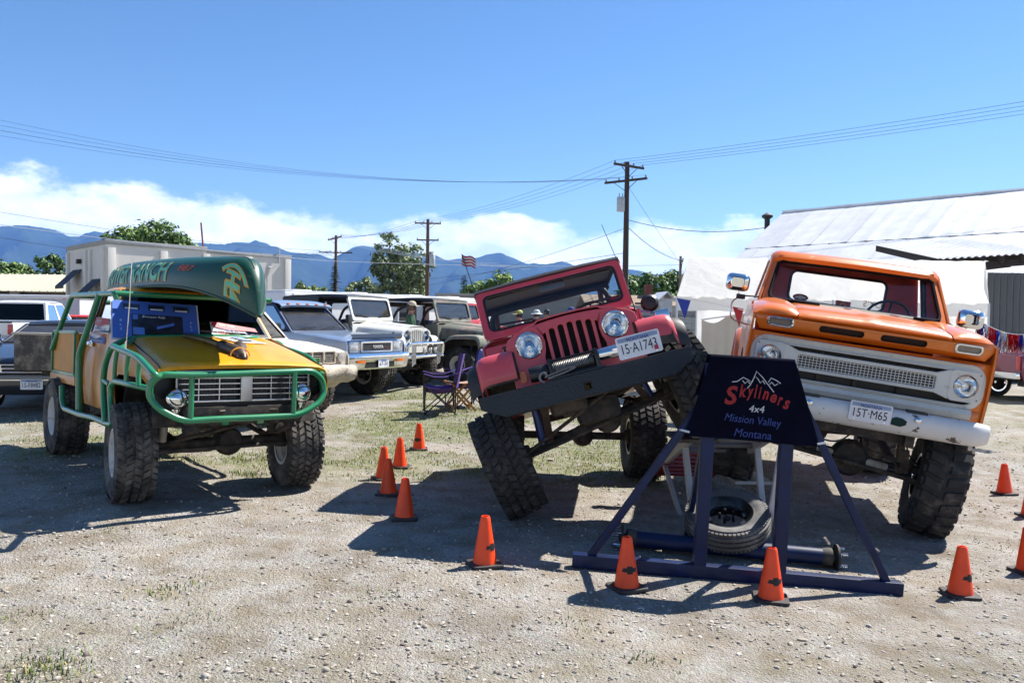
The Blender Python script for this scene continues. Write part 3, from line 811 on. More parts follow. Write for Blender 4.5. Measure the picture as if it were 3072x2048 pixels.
    T.part('tie_rod', B().tube([c + (q - c) * .08 + V((.16, 0, -.03)), c + (q - c) * .92 + V((.16, 0, -.03))], .016, 8).tube([c + (q - c) * .1 + V((.2, 0, .0)), V((.0, .34, -.42))], .015, 8), DARKM(), fa)
    return gr

# ---- the red jeep with one front wheel up on the ramp
JM = pose((.475, 6.42, 1.561), .263, -.172, -1.605)
JI = JM.inverted()
TJ = Thing('jeep', 'red open jeep tilted with one front wheel up, winch and black bumper', 'jeep', JM, off=(-1.5, 0, -1.25))
RED = mat('faded_red_paint', (.58, .068, .085), .42, coat=.3, var=.10, vs=3, dirt=.06, dcol=(.50, .16, .15))
def w2l(p): return JI @ V(p)
def d2l(d): return (JI.to_3x3() @ V(d)).normalized()
wc_fr, wc_fl = at(1524, 1388, 6.83), at(2057, 1150, 6.83)
ax_f = (wc_fl - wc_fr).normalized()
st = MX.Rotation(rad(3), 3, V((0, 0, 1)))
rl = at(1926, 1415, 8.97); rl.z = gz(rl.x, rl.y) + .44
rr_ = V((rl.x - 1.52, rl.y - .06, gz(rl.x - 1.5, rl.y) + .435)); ax_r = (rl - rr_).normalized()
jeep(TJ, RED, [(w2l(wc_fr), d2l(st @ -ax_f)), (w2l(wc_fl), d2l(st @ ax_f)), (w2l(rr_), d2l(-ax_r)), (w2l(rl), d2l(ax_r))],
     dict(R=.455, Wd=.355, rr=.195, tread='at', rim='steel', top='bikini', top_back=-2.35))
# heavy plate bumper
bpm = mat('bumper_rough_black', (.008, .011, .016), .5, var=.25, bump=.5, bs=45)
bo = [(-.82, -.335), (.82, -.335), (.82, -.43), (.66, -.515), (-.66, -.515), (-.82, -.43)]
bp_ = TJ.part('bumper', B().plate(bo, [rrect(0, -.44, .06, .06, .006)], .012, .003, fn=lambda x, y, z: (.245 + z, x, y)).box((.185, 0, -.338), (.12, 1.62, .010)).box((.16, 0, -.51), (.13, 1.3, .010)), bpm)
TJ.part('receiver_tube', B().plate(rrect(0, -.44, .058, .058, .006), [rrect(0, -.44, .046, .046, .004)], .16, fn=lambda x, y, z: (.16 + z, x, y)), DARKM(), bp_)
# winch
wm = mat('winch_black', (.02, .022, .024), .35, .3, var=.3)
wi = B()
for y0 in (-.24, .12): wi.box((.17, y0, -.25), (.14, .035, .16), bev=.015)
wi.lathe([(0, 0), (.055, .002), (.06, .02), (.06, .13), (.05, .15), (0, .15)], o=(.17, -.41, -.25), ax=(0, 1, 0), n=18)
wi.tube([(.225, -.24, -.19), (.225, .12, -.19)], .010, 6); wi.tube([(.225, -.24, -.31), (.225, .12, -.31)], .010, 6)
wi.box((.2, -.05, -.325), (.12, .44, .012))
wo = TJ.part('winch', wi, wm)
TJ.part('winch_motor', B().lathe([(0, 0), (.047, .003), (.05, .02), (.05, .16), (.042, .175), (0, .18)], o=(.17, .14, -.225), ax=(0, 1, 0), n=18), CHROME(), wo)
TJ.part('winch_cable', B().tube(coil((.17, -.22, -.25), (.17, .10, -.25), .048, 24, .006), .0075, 5), mat('steel_cable', (.16, .155, .15), .4, .8, var=.4, vs=60), wo)
hk = B().tube(fil([(.25, -.30, -.30), (.27, -.24, -.29), (.27, -.12, -.275), (.265, -.05, -.28), (.265, -.14, -.30), (.26, -.28, -.315)], .02, 3), .008, 6)
hk.tube([(.26, -.31 + .03 * math.cos(a * .6), -.30 + .035 * math.sin(a * .6)) for a in range(9)], .010, 6)
TJ.part('winch_hook', hk, mat('hook_steel', (.22, .21, .20), .4, .8, var=.3), wo)
PJ = lambda u, v, w=0.0: (.285 + w + .10 * v, .445 + u, -.235 + v)
plate_text(TJ, PJ, '15·A1743', .335, .168)
TJ.part('red_tag', B().box((.296, .565, -.285), (.004, .028, .034)), REDL())
TJ.part('mirror', B().lathe([(0, -.02), (.06, -.015), (.085, .02), (.08, .05), (.0, .055)], o=(-1.10, .86, .27), ax=(-1, .15, 0), n=20).tube([(-1.12, .73, .30), (-1.12, .84, .27)], .010, 6), BLACK())
TJ.part('side_mirror', B().box((-1.02, .93, .13), (.02, .13, .08), bev=.03).tube([(-1.08, .75, .22), (-1.03, .92, .13)], .008, 6), CHROME())
TJ.part('antenna', B().tube([(-1.02, .70, .20), (-1.06, .69, .55), (-1.16, .63, 1.12)], [.007, .004, .003], 6), BLACK())
TJ.part('sticker', B().plate([(-.06, 0), (.06, 0), (.045, -.04), (-.045, -.04)], [], .001, fn=lambda x, y, z: (lin(-1.10, -1.25, .30) + .005, .56 + x, .42 + y)), mat('sticker_red', (.55, .02, .03), .5))
TJ.part('fuel_can', B().box((-.05, -.12, -.45), (.18, .34, .09), bev=.02), mat('yellow_skid', (.45, .24, .02), .5, var=.3, dirt=.4))
# ================================================================ YELLOW PICKUP WITH TUBE CAGE
YM = pose((-2.674, 7.365, .110), -.025, -.012, -.878)
YI = YM.inverted()
TY = Thing('pickup_truck', 'yellow lifted pickup with green tube cage and a canoe on top', 'pickup', YM, off=(-1.3, 0, 0))
def plane_pt(I, px, py, axis, val):
    o = I @ EYE; d = I.to_3x3() @ ray(px, py)
    return o + d * ((val - o[axis]) / d[axis])
def yl(px, py, axis, val): return plane_pt(YI, px, py, axis, val)
def zA(x, y): return 140 + x / 3.92, 860 + y / 3.92
def zB(x, y): return 420 + x / 3.136, 1000 + y / 3.136
def z1(x, y): return 100 + x / 1.96, 740 + y / 1.96
YEL = mat('yellow_enamel', (.76, .325, .006), .36, coat=.35, var=.12, vs=3.5, dirt=.14, dcol=(.58, .28, .05))
YEL2 = mat('worn_ochre_door', (.54, .205, .012), .35, coat=.3, var=.22, vs=3, dirt=.22, dcol=(.60, .36, .13))
GRN = mat('green_tube_enamel', (.018, .20, .085), .32, coat=.4, var=.12, vs=6)
blk = BLACK()
# hood, lip, fenders
prof = [(.60, 1.085, .725), (.645, 1.09, .725), (.655, 1.12, .725), (.63, 1.142, .72), (.55, 1.158, .715), (.3, 1.215, .71), (0, 1.275, .70), (-.3, 1.33, .69), (-.50, 1.362, .68)]
hood = TY.part('hood', B().grid(skin(prof, YS, .028, .022), th=.01), YEL, smooth=32)
for s_ in (-1, 1): TY.part('hood_seam', B().tube([(x_, s_ * y_, z_) for x_, y_, z_ in ((.64, .708, 1.118), (.55, .703, 1.146), (.3, .70, 1.20), (0, .69, 1.262), (-.3, .68, 1.316), (-.5, .67, 1.35))], .006, 5), blk, hood)
vb = B()
for k in range(26): vb.box((-.455, -.5 + k * .018, 1.378 + .02 * (1 - (-.5 + k * .018) ** 2 / .45)), (.05, .007, .004))
TY.part('hood_vent', vb, mat('vent_dark', (.06, .03, .01), .8), hood)
for s_ in (-1, 1):
    crk = (s_ < 0)
    rows = []
    for i in range(15):
        x = lin(.64, -.56, i / 14); zt = interp([(-.6, 1.375), (-.3, 1.32), (0, 1.262), (.3, 1.20), (.55, 1.142), (.66, 1.10)], x); zb = 1.02 - .0 * x if abs(x) < .42 else lin(1.02, .86, (abs(x) - .42) / .24)
        row = []
        for j in range(8):
            t = j / 7; y = .725 + .035 * math.sin(t * 2.4) - (.02 if j == 0 else 0)
            if crk: y += .022 * noise.noise(V((x * 5.5, t * .6, 2))) * (1 if 0 < j else 0) + .018 * math.sin(x * 26) * (1 if 1 < j < 7 and -.4 < x < .45 else 0)
            row.append((x, s_ * y, lin(zt, zb, t)))
        rows.append(row)
    TY.part('fender', B().grid(rows, th=.008), YEL2 if crk else YEL, smooth=60, label='crumpled front fender' if crk else None)
    TY.part('wheel_well', B().grid([[(.47 * math.cos(a) * 1.0, s_ * .70, .62 + .43 * math.sin(a)), (.47 * math.cos(a), s_ * .36, .62 + .43 * math.sin(a))] for a in [math.pi * k / 10 for k in range(11)]], th=.01), DARKM())
# radiator support, grille
TY.part('radiator_support', B().box((.50, 0, .96), (.04, 1.42, .30)).box((.54, 0, .80), (.06, 1.1, .05)), blk)
chr_ = mat('dull_chrome_trim', (.55, .56, .58), .25, .9, var=.15)
grl = TY.part('grille', B().plate(rrect(0, .962, 1.16, .262, .01), [rrect(0, .962, 1.125, .23, .008)], .02, .003, fn=lambda x, y, z: (.625 + z, x, y)), chr_)
TY.part('grille_backing', B().box((.585, 0, .962), (.01, 1.14, .25)), mat('grille_black', (.012, .012, .013), .5), grl)
TY.part('grille_centre_bar', B().box((.635, 0, .962), (.03, .10, .262), bev=.006), mat('brushed_aluminium', (.55, .55, .54), .38, .85, var=.1), grl)
for k in range(4):
    z = .962 - .115 + .046 * (k + 1)
    for s_ in (-1, 1): TY.part('grille_bar', B().box((.63, s_ * .306, z), (.016, .508, .0085)), chr_, grl)
for s_ in (-1, 1):
    for y in (.225, .395): TY.part('grille_bar', B().box((.622, s_ * y, .962), (.014, .008, .23)), chr_, grl)
gi = B()
for s_ in (-1, 1):
    for y in (.138, .31, .478):
        for k in range(5):
            z = .962 - .115 + .046 * (k + .5)
            for dz in (-.012, 0, .012): gi.box((.598, s_ * y, z + dz), (.012, .12, .0035))
            for dy in (-.05, -.02, .02, .05): gi.box((.598, s_ * y + dy, z), (.012, .0035, .03))
o_ = TY.part('grille_insert', gi, mat('grille_insert_grey', (.10, .10, .105), .5, .4), grl); o_['kind'] = 'stuff'
for s_, (px, py) in ((-1, (531.6, 1196)), (1, (906, 1177))):
    c = yl(px, py, 0, .70)
    ld = TY.part('headlight', B().lathe([(0, .062), (.03, .058), (.058, .043), (.078, .015), (.084, -.006), (.08, -.02), (.074, -.03), (.05, -.07), (0, -.085)], o=c, ax=(1, -.12 * 0, .05), n=26), CHROME())
    TY.part('lamp_stem', B().lathe([(.022, 0), (.022, .03), (.034, .036), (.034, .05), (0, .055)], o=c + V((-.02, 0, -.135)), ax=(0, 0, 1), n=12), CHROME(), ld)
    TY.part('lamp_bucket', B().lathe([(.105, .03), (.11, .0), (.09, -.06), (0, -.09)], o=(.54, s_ * .635, .965), ax=(1, 0, 0), n=20), mat('bare_bucket', (.05, .045, .04), .6, .4))
# cab
for s_ in (-1, 1):
    dm = YEL2 if s_ < 0 else YEL
    so = [(-.50, 1.37), (-.50, .88), (-.46, .70), (-.60, .66), (-1.62, .64), (-1.68, .66), (-1.70, 1.36)]
    rows = []
    for i in range(13):
        x = lin(-.50, -1.70, i / 12); row = []
        for j in range(9):
            t = j / 8; z = lin(1.365, .66, t)
            y = .705 + .055 * math.sin(min(1, t * 1.25) * math.pi * .62) - .10 * max(0, t - .72) ** 1.3
            if s_ < 0: y -= .03 * math.exp(-((x + 1.42) ** 2 / .012 + (z - .98) ** 2 / .045)) + .012 * noise.noise(V((x * 4, z * 4, 0)))
            row.append((x, s_ * y, z))
        rows.append(row)
    dr = TY.part('door', B().grid(rows, th=.012), dm, smooth=60, label='dented ochre door' if s_ < 0 else None)
    TY.part('door_seam', B().tube([(-.52, s_ * .715, 1.36), (-.52, s_ * .766, 1.1), (-.52, s_ * .766, .85)], .004, 5), blk, dr)
    TY.part('door_handle', B().box((-1.50, s_ * .765, 1.27), (.15, .03, .035), bev=.012).box((-1.50, s_ * .752, 1.27), (.18, .012, .055), bev=.005), CHROME(), dr)
    # greenhouse side
    fo = [(-.52, 1.355), (-.97, 1.80), (-1.62, 1.80), (-1.70, 1.355)]; fi = [(-.63, 1.39), (-1.00, 1.765), (-1.56, 1.765), (-1.62, 1.39)]
    gs = TY.part('window_frame', B().plate(fo, [fi], .035, .006, fn=lambda x, y, z, s_=s_: (x, s_ * (.70 - .22 * (y - 1.36)) + z, y)), YEL2 if s_ < 0 else YEL)
    TY.part('side_window', B().plate(fi, [], .004, fn=lambda x, y, z, s_=s_: (x, s_ * (.695 - .22 * (y - 1.36)) + z, y)), GLASS(), gs)
    TY.part('window_seal', B().tube([(a, s_ * (.715 - .22 * (c - 1.36)), c) for a, c in fi], .012, 6, closed=True), blk, gs)
wfn = lambda x, y, z: (lin(-.51, -.95, (y - 1.36) / .43) + z, x, y)
wo_ = [(-.685, 1.36), (.685, 1.36), (.60, 1.80), (-.60, 1.80)]; wi_ = [(-.64, 1.40), (.64, 1.40), (.565, 1.765), (-.565, 1.765)]
w_ = TY.part('windshield_frame', B().plate(wo_, [wi_], .03, .006, fn=wfn), blk)
TY.part('windshield', B().plate(wi_, [], .004, fn=wfn), glassmat('dark_windshield', (.40, .44, .45)), w_)
TY.part('roof', B().grid(skin([(-.925, 1.785, .60), (-.96, 1.815, .60), (-1.1, 1.835, .60), (-1.4, 1.84, .60), (-1.62, 1.83, .60), (-1.68, 1.79, .60)], YS, .035, .012), th=.012), YEL)
TY.part('cab_back', B().plate([(-.70, .66), (.70, .66), (.70, 1.36), (.60, 1.80), (-.60, 1.80), (-.70, 1.36)], [[(-.56, 1.40), (.56, 1.40), (.50, 1.74), (-.50, 1.74)]], .02, fn=lambda x, y, z: (-1.70 + z, x, y)), YEL)
TY.part('cab_floor', B().box((-1.1, 0, .70), (1.2, 1.36, .03)).box((-.52, 0, 1.02), (.03, 1.36, .66)), blk)
seat(TY, -1.35, 0, .98, mat('brown_bench', (.06, .045, .04), .8), 1.2, .55); steering(TY, (-.92, .34, 1.34), .19)
wiper(TY, wfn(-.1, 1.37, .02), wfn(-.38, 1.405, .035), V((.0, .22, .012))); wiper(TY, wfn(.45, 1.37, .02), wfn(.22, 1.41, .035), V((0, .22, -.01)))
# bed: flat box of framed panels
for s_ in (-1, 1):
    bd = TY.part('bed_panel', B().box((-2.37, s_ * .80, 1.16), (1.12, .02, .42)), mat('bed_ply_ochre', (.54, .23, .02), .55, var=.12, vs=8))
    e = B()
    for a, c in (((-1.80, 1.375), (-2.94, 1.375)), ((-1.80, .935), (-2.94, .935)), ((-2.94, .935), (-2.94, 1.375)), ((-1.83, .935), (-1.83, 1.375))):
        TY.part('bed_angle', B().beam((a[0], s_ * .815, a[1]), (c[0], s_ * .815, c[1]), .02, .035, bev=.004), GRN, bd)
    TY.part('bed_skirt', B().box((-2.38, s_ * .815, .875), (1.22, .03, .085), bev=.006), YEL2)
TY.part('bed_floor', B().box((-2.40, 0, .93), (1.2, 1.6, .03)), DARKM()); TY.part('bed_back', B().box((-2.96, 0, 1.15), (.02, 1.62, .42)), YEL)
# wheels
steer = rad(-6)
for x, s_ in ((0, -1), (0, 1), (-2.55, -1), (-2.55, 1)):
    ow = rotz((0, s_, 0), steer if x == 0 else 0)
    p = YM @ V((x, s_ * .74, 0)); dz = gz(p.x, p.y) - p.z
    wheel(TY, (x, s_ * .745, .415 + dz - .008), ow, .422, .305, .20, 'at', 'dusty', spin=.6 + x + s_, rubber=RUBBER2())
fa = axle(TY, (0, .745, .42), (0, -.745, .42), .13); axle(TY, (-2.55, .745, .42), (-2.55, -.745, .42), .13)
ch = B()
for s_ in (-1, 1): ch.beam((.62, s_ * .38, .72), (-3.0, s_ * .38, .74), .07, .12)
ch.box((.60, 0, .72), (.08, 1.0, .15), bev=.01); ch.box((-.3, 0, .72), (.9, .5, .34), bev=.08); ch.box((-1.5, 0, .62), (1.1, .3, .2), bev=.05)
TY.part('frame_rail', ch, DARKM())
for s_ in (-1, 1):
    TY.part('leaf_spring', B().grid([[(x, s_ * .42 - .03, z), (x, s_ * .42 + .03, z)] for x, z in ((.60, .62), (.3, .53), (0, .49), (-.3, .53), (-.62, .64))], th=.03), DARKM(), fa)
    TY.part('shackle', B().beam((.60, s_ * .42, .60), (.58, s_ * .42, .70), .06, .05), DARKM(), fa)
c0 = yl(*zB(235, 760), 0, .30); c1 = yl(*zB(205, 1010), 0, .22)
TY.part('shock_absorber', B().tube([c0, c0 + (c1 - c0) * .12, c0 + (c1 - c0) * .14, c1], [.03, .03, .036, .036], 12), mat('shock_grey', (.30, .28, .25), .6, .2, var=.3, dirt=.4))
TY.part('tie_rod', B().tube([(.2, -.66, .38), (.2, .66, .40)], .019, 8).tube([(.22, -.5, .46), (.3, .40, .66)], .017, 8), DARKM(), fa)
for s_ in (-.17, .17): TY.part('cage_bracket', B().beam((.70, s_ * 1.3, .765), (.62, s_ * 1.6, .64), .07, .015), DARKM())
# ---- the green cage, traced tube by tube
def tubeY(name, pts, r=.027, f=.12): TY.part(name, B().tube(fil(pts, f, 5), r, 10), GRN, smooth=50)
SY, FX = -.885, .80
def A(x, y, yy=SY): return yl(*zA(x, y), 1, yy)
def Fp(x, y, xx=FX): return yl(*zB(x, y), 0, xx)
tubeY('cage_front_loop', [Fp(500, 392), Fp(200, 385), Fp(95, 470, .74), Fp(85, 600, .74), Fp(180, 715, .78), Fp(400, 826), Fp(700, 805), Fp(1100, 790), Fp(1500, 768), Fp(1690, 650, .76), Fp(1738, 540, .72), Fp(1712, 430, .72), Fp(1630, 352, .78), Fp(1200, 368), Fp(800, 384), Fp(500, 392)])
tubeY('cage_front_upright', [Fp(490, 395), Fp(475, 815)], .022); tubeY('cage_front_upright', [Fp(1458, 360), Fp(1441, 775)], .022)
TY.part('cage_bracket', B().beam(Fp(810, 800), Fp(800, 850, .74), .05, .02), GRN); TY.part('cage_bracket', B().beam(Fp(1140, 790), Fp(1130, 835, .74), .05, .02), GRN)
topz = A(760, 700).z
LJ = yl(*zB(1165, 58), 1, .80)
tubeY('cage_fender_rail', [Fp(185, 392, .77), A(1290, 1060), A(1180, 935), A(1070, 820), A(780, 700)])
tubeY('cage_hoop', [A(690, 1600), A(668, 1300), A(665, 1060), A(690, 900), A(760, 700), yl(*zA(980, 602), 0, -.42), yl(*zB(690, 30), 0, -.42), yl(*zB(1090, 44), 0, -.42), LJ], f=.16)
tubeY('cage_brace', [A(870, 730), yl(*zA(1040, 605), 0, -.42)], .022)
tubeY('cage_lower_rail', [A(660, 1085), A(740, 1150)], .022)
tubeY('cage_lower_rail', [A(770, 1620), A(748, 1300), A(752, 1160), A(800, 1108), A(1000, 1152), Fp(90, 520, .74)], .025, .07)
for a, b_ in (((830, 735), (795, 1105)), ((965, 780), (937, 1130)), ((1092, 850), (1082, 1165))): tubeY('cage_slat', [A(*a), A((a[0] + b_[0]) / 2 - 12, (a[1] + b_[1]) / 2), A(*b_)], .018)
tubeY('cage_rocker', [A(178, 1160), A(182, 1330), A(205, 1430), A(380, 1500), A(560, 1545), A(700, 1610), A(770, 1622)])
# rear hoop over cab and bed
rt = A(300, 105, -.76)
tubeY('cage_rear_leg', [A(62, 735, -.84), rt, A(800, 78, -.74), A(828, 150, -.72)], f=.05)
tubeY('cage_post', [A(378, 1490, -.84), A(378, 800, -.84), A(440, 620, -.82), A(620, 95, -.75)], .03, .2)
zr = A(620, 95, -.75).z; xr = A(620, 95, -.75).x
tubeY('cage_roof_bar', [A(800, 78, -.74), V((A(800, 78, -.74).x, .74, zr + .01))]); tubeY('cage_roof_bar', [rt, V((rt.x, .76, rt.z))])
tubeY('cage_rear_leg', [V((A(62, 735, -.84).x, .84, 1.37)), V((rt.x, .76, rt.z)), V((A(800, 78, -.74).x, .74, zr + .01))], f=.05)
tubeY('cage_post', [V((-1.86, .84, .70)), V((-1.86, .84, 1.4)), V((xr, .75, zr))], .03, .2)
tubeY('cage_rocker', [V((-1.86, .86, .70)), V((-.5, .86, .70)), V((-.45, .82, 1.3)), LJ], f=.15)
tubeY('cage_fender_rail', [LJ, yl(*zB(1300, 122), 1, .80), yl(*zB(1480, 180), 1, .80), yl(*zB(1590, 225), 1, .80), yl(*zB(1665, 292), 1, .81), Fp(1712, 400, .73)], f=.14)
tubeY('cage_lower_rail', [V((-.45, .80, 1.06)), V((.3, .80, 1.02)), Fp(1735, 560, .72)], .022)
for x in (-.1, .12, .34): tubeY('cage_slat', [V((x, .80, interp([(q_.x, q_.z) for q_ in [LJ] + [yl(*zB(*w__), 1, .80) for w__ in ((1300, 122), (1480, 180), (1590, 225))]], x))), V((x, .80, 1.035))], .018)
tubeY('cage_windshield_post', [LJ, yl(*z1(1290, 392), 1, .74)], .025)
TY.part('antenna', B().tube([A(935, 735), A(940, 640)], .012, 8).tube([A(940, 640), A(975, 200), A(1003, -280)], [.004, .0035, .0025], 5), CHROME())

# ---- canoe, upside down on the rack
CX0, CX1 = -3.45, .86
def canoe_pt(u, th, off=0.0):
    """u along the hull 0 stern..1 bow, th 0 (right gunwale) .. pi (left gunwale)"""
    e = abs(2 * u - 1)
    hb = .42 * (1 - e ** 2.7) ** .85 + .010
    zg = 1.905 - .27 * e ** 4.5 - .03 * u + .02
    zk = 2.275 - .05 * e ** 3 - .13 * u
    if e > .86:
        q = (e - .86) / .14; zk -= (zk - zg - .0) * (1 - math.sqrt(max(0, 1 - q ** 2.2))) * .98
    x = lin(CX0, CX1, u)
    c, s = math.cos(th), max(0.0, math.sin(th))
    y = -hb * (abs(c) ** .72) * (1 if c > 0 else -1); z = zg + (zk - zg) * s ** .62 - .07
    p = V((x, y, z))
    if off:
        du = canoe_pt(min(1, u + .01), th) - canoe_pt(max(0, u - .01), th); dt = canoe_pt(u, min(math.pi, th + .03)) - canoe_pt(u, max(0, th - .03))
        n = du.cross(dt)
        if n.length > 1e-9:
            n.normalize()
            if n.dot(V((0, y, z - 1.93))) < 0: n = -n
            p = p + n * off
    return p
us = [0, .004, .012, .025, .04, .06, .08] + [.1 + .8 * k / 34 for k in range(35)] + [.92, .94, .96, .975, .988, .996, 1]
_q = [math.pi / 2 * (k / 20) ** 1.7 for k in range(21)]
ths = _q + [math.pi - t for t in reversed(_q[:-1])]
TC = Thing('canoe', 'green canoe lying upside down on the yellow pickup rack, ranch lettering on its side', 'canoe', YM, off=(-1.3, 0, 1.9))
CAN = mat('canoe_green', (.0045, .054, .030), .42, coat=.12, var=.22, vs=2.2, dirt=.10, dcol=(.05, .16, .13), ds=3, bump=.05, bs=5)
hull = TC.part('hull', B().grid([[canoe_pt(u, t) for t in ths] for u in us], th=.006), CAN, smooth=60, weld=False)
for s_, th in ((-1, 0.0), (1, math.pi)):
    TC.part('gunwale', B().tube([canoe_pt(u, th) + V((0, 0, -.004)) for u in us], .016, 6), mat('gunwale_dark', (.02, .06, .04), .5))
TC.part('keel_strip', B().tube([canoe_pt(u, math.pi / 2) + V((0, 0, .004)) for u in us if .10 < u < .985], .009, 6), mat('keel_dark', (.02, .055, .04), .5), hull)
rv = B()
for k in range(26):
    p = canoe_pt(.955 + .044 * (k / 26), .25 + k * .05, .003); rv.lathe([(.006, 0), (.004, .004), (0, .005)], o=p, ax=(.3, -.9, .2), n=6)
o_ = TC.part('rivets', rv, mat('rivet_dark', (.02, .05, .035), .4), hull); o_['kind'] = 'stuff'
for x in (-2.6, -.6):
    TC.part('thwart', B().beam((x, -.38, 1.84), (x, .38, 1.84), .05, .03), mat('thwart_wood', (.25, .15, .07), .6))
TEAL = mat('lettering_teal', (.11, .50, .33), .45, var=.15, dirt=.1, dcol=(.05, .22, .13)); GOLD = mat('lettering_gold', (.62, .34, .02), .45, var=.2); RDL = mat('lettering_red', (.50, .09, .03), .5)
def hullmap(xc, thc, off, k=.42, sx=1.0):
    return lambda x, y, z: canoe_pt((xc + x * sx - CX0) / (CX1 - CX0), min(1.5, max(.02, thc + y / k)), off + .008 + z)
for off, m_, nm, bo in ((.0016, GOLD, 'lettering_outline', .016), (.0032, TEAL, 'lettering', .002)):
    for s_, xc_, wd_ in (('RANCH', -.84, 1.02), ('HORSEPOWER', -2.32, 1.72)):
        TC.part(nm, B().text(s_, width=wd_ + bo * 1.2, size=.3, height=.25 + bo * 1.4, t=.0006, bold=.004 + bo * .25, maxe=.035, fn=hullmap(xc_, .36, off)), m_, hull)
TC.part('hull_number', B().text('887', width=.26, height=.10, t=.0006, shear=.2, maxe=.03, fn=hullmap(.0, .44, .002)), RDL, hull)
def brand(grow):
    b = B()
    def bar(x0, y0, x1, y1, w):
        a, c = V((x0, y0, 0)), V((x1, y1, 0)); d = (c - a).normalized(); n = V((-d.y, d.x, 0)) * (w / 2 + grow); a -= d * grow; c += d * grow
        m = 6; o = [a + n + (c - a) * (i / m) for i in range(m + 1)]; q = [a - n + (c - a) * (i / m) for i in range(m + 1)]
        b.grid([[p, r] for p, r in zip(o, q)])
    ar = [(-.01 + .215 * math.sin(rad(t)), -.075 + .215 * math.cos(rad(t))) for t in range(-50, 61, 10)]
    for p, q in zip(ar, ar[1:]): bar(*p, *q, .042)
    for q in (((-.10, .055), (.09, .045)), ((-.095, -.055), (.095, -.06)), ((.0, .05), (.0, -.055))): bar(*q[0], *q[1], .03)
    for q in (((-.09, -.055), (-.09, -.135)), ((-.09, -.135), (-.04, -.16)), ((-.04, -.16), (.0, -.135)), ((.0, -.135), (.0, -.06)), ((.0, -.11), (.10, -.15))): bar(*q[0], *q[1], .028)
    return b
for g_, m_, off, nm in ((.014, GOLD, .002, 'brand_outline'), (0, TEAL, .0035, 'brand_mark')):
    b = brand(g_); f_ = hullmap(.64, .40, off, .34, .72); b.v = [tuple(f_(x, y, 0)) for x, y, z in b.v]
    TC.part(nm, b, m_, hull)

# ---- things propped on the truck
def quad(T, name, c4, m, th=.006, parent=None, n=1):
    c = [V(p) for p in c4]
    rows = [[c[3] + (c[0] - c[3]) * (j / n) + ((c[2] + (c[1] - c[2]) * (j / n)) - (c[3] + (c[0] - c[3]) * (j / n))) * (i / n) for i in range(n + 1)] for j in range(n + 1)]
    return T.part(name, B().grid(rows, th=th), m, parent, smooth=30)
def qmap(c4):
    c = [V(p) for p in c4]; nrm = (c[1] - c[3]).cross(c[0] - c[3]).normalized()
    if nrm.dot((YI @ EYE) - c[0]) < 0: nrm = -nrm
    # u,v in 0..1 (v up)
    return lambda u, v, w=0.0: (c[3] * (1 - u) + c[2] * u) * (1 - v) + (c[0] * (1 - u) + c[1] * u) * v + nrm * (w + .009)
def q_rect(T, name, qm, u0, v0, u1, v1, w, m, parent): return quad(T, name, [qm(u0, v1, w), qm(u1, v1, w), qm(u1, v0, w), qm(u0, v0, w)], m, .0004, parent, 8)
def q_text(T, name, qm, s, u, v, wd, ht, m, parent, arcb=0.0, asp=1.0, shear=0, w=.0035):
    return T.part(name, B().text(s, width=wd, height=ht, t=.0003, shear=shear, fn=lambda x, y, z: qm(u + x, v + y + arcb * math.sin((x / wd) * 6.28), w + z)), m, parent)
c4 = [yl(*zA(752, 150), 0, -.80), yl(*zA(1772, 222), 0, -.74), yl(*zA(1812, 667), 0, -.43), yl(*zA(757, 612), 0, -.43)]
TP = Thing('display_board', 'blue poster board with photographs leaning against the yellow pickup windshield', 'poster', YM, off=(-.45, -.3, 1.4))
bd = quad(TP, 'board', c4, mat('board_white', (.72, .74, .78), .6), .008, None, 14)
qm = qmap(c4)
PB = mat('poster_blue', (.055, .13, .46), .4, var=.12, vs=3); DKP = mat('photo_dark', (.02, .026, .045), .35, var=.8, vs=14); SKP = mat('photo_sky', (.10, .22, .58), .35, var=.2)
WTX = mat('print_white', (.75, .78, .85), .5)
q_rect(TP, 'printed_sheet', qm, .015, .02, .98, .975, .002, PB, bd)
q_rect(TP, 'photograph', qm, .22, .07, .80, .64, .0035, DKP, bd); q_rect(TP, 'photo_detail', qm, .235, .12, .36, .30, .0045, SKP, bd); q_rect(TP, 'photo_detail', qm, .235, .50, .29, .62, .0045, SKP, bd)
TP.part('photo_subject', B().grid([[qm(.50 + .2 * t, .27 + .12 * t + a, .005) for t in (0, .3, .6, 1)] for a in (0, .07)]), mat('photo_blue_car', (.10, .20, .62), .35), bd)
for u0 in (.13, .415, .70):
    q_rect(TP, 'photograph', qm, u0, .76, u0 + .185, .90, .0035, DKP, bd); q_rect(TP, 'photo_detail', qm, u0 + .02, .765, u0 + .165, .80, .0045, WTX, bd)
q_text(TP, 'caption', qm, 'Bronson Ride', .47, .585, .26, .06, WTX, bd, shear=.3, w=.005)
for k in range(3): q_text(TP, 'caption', qm, 'BLZ'[k], .105, .46 - .11 * k, .022, .05, WTX, bd); q_text(TP, 'caption', qm, 'VLC'[k], .90, .49 - .09 * k, .02, .045, WTX, bd)
MRED, MBLU, MWHT = mat('museum_red', (.42, .025, .035), .45), mat('museum_blue', (.025, .05, .25), .45), mat('museum_white', (.74, .75, .77), .5)
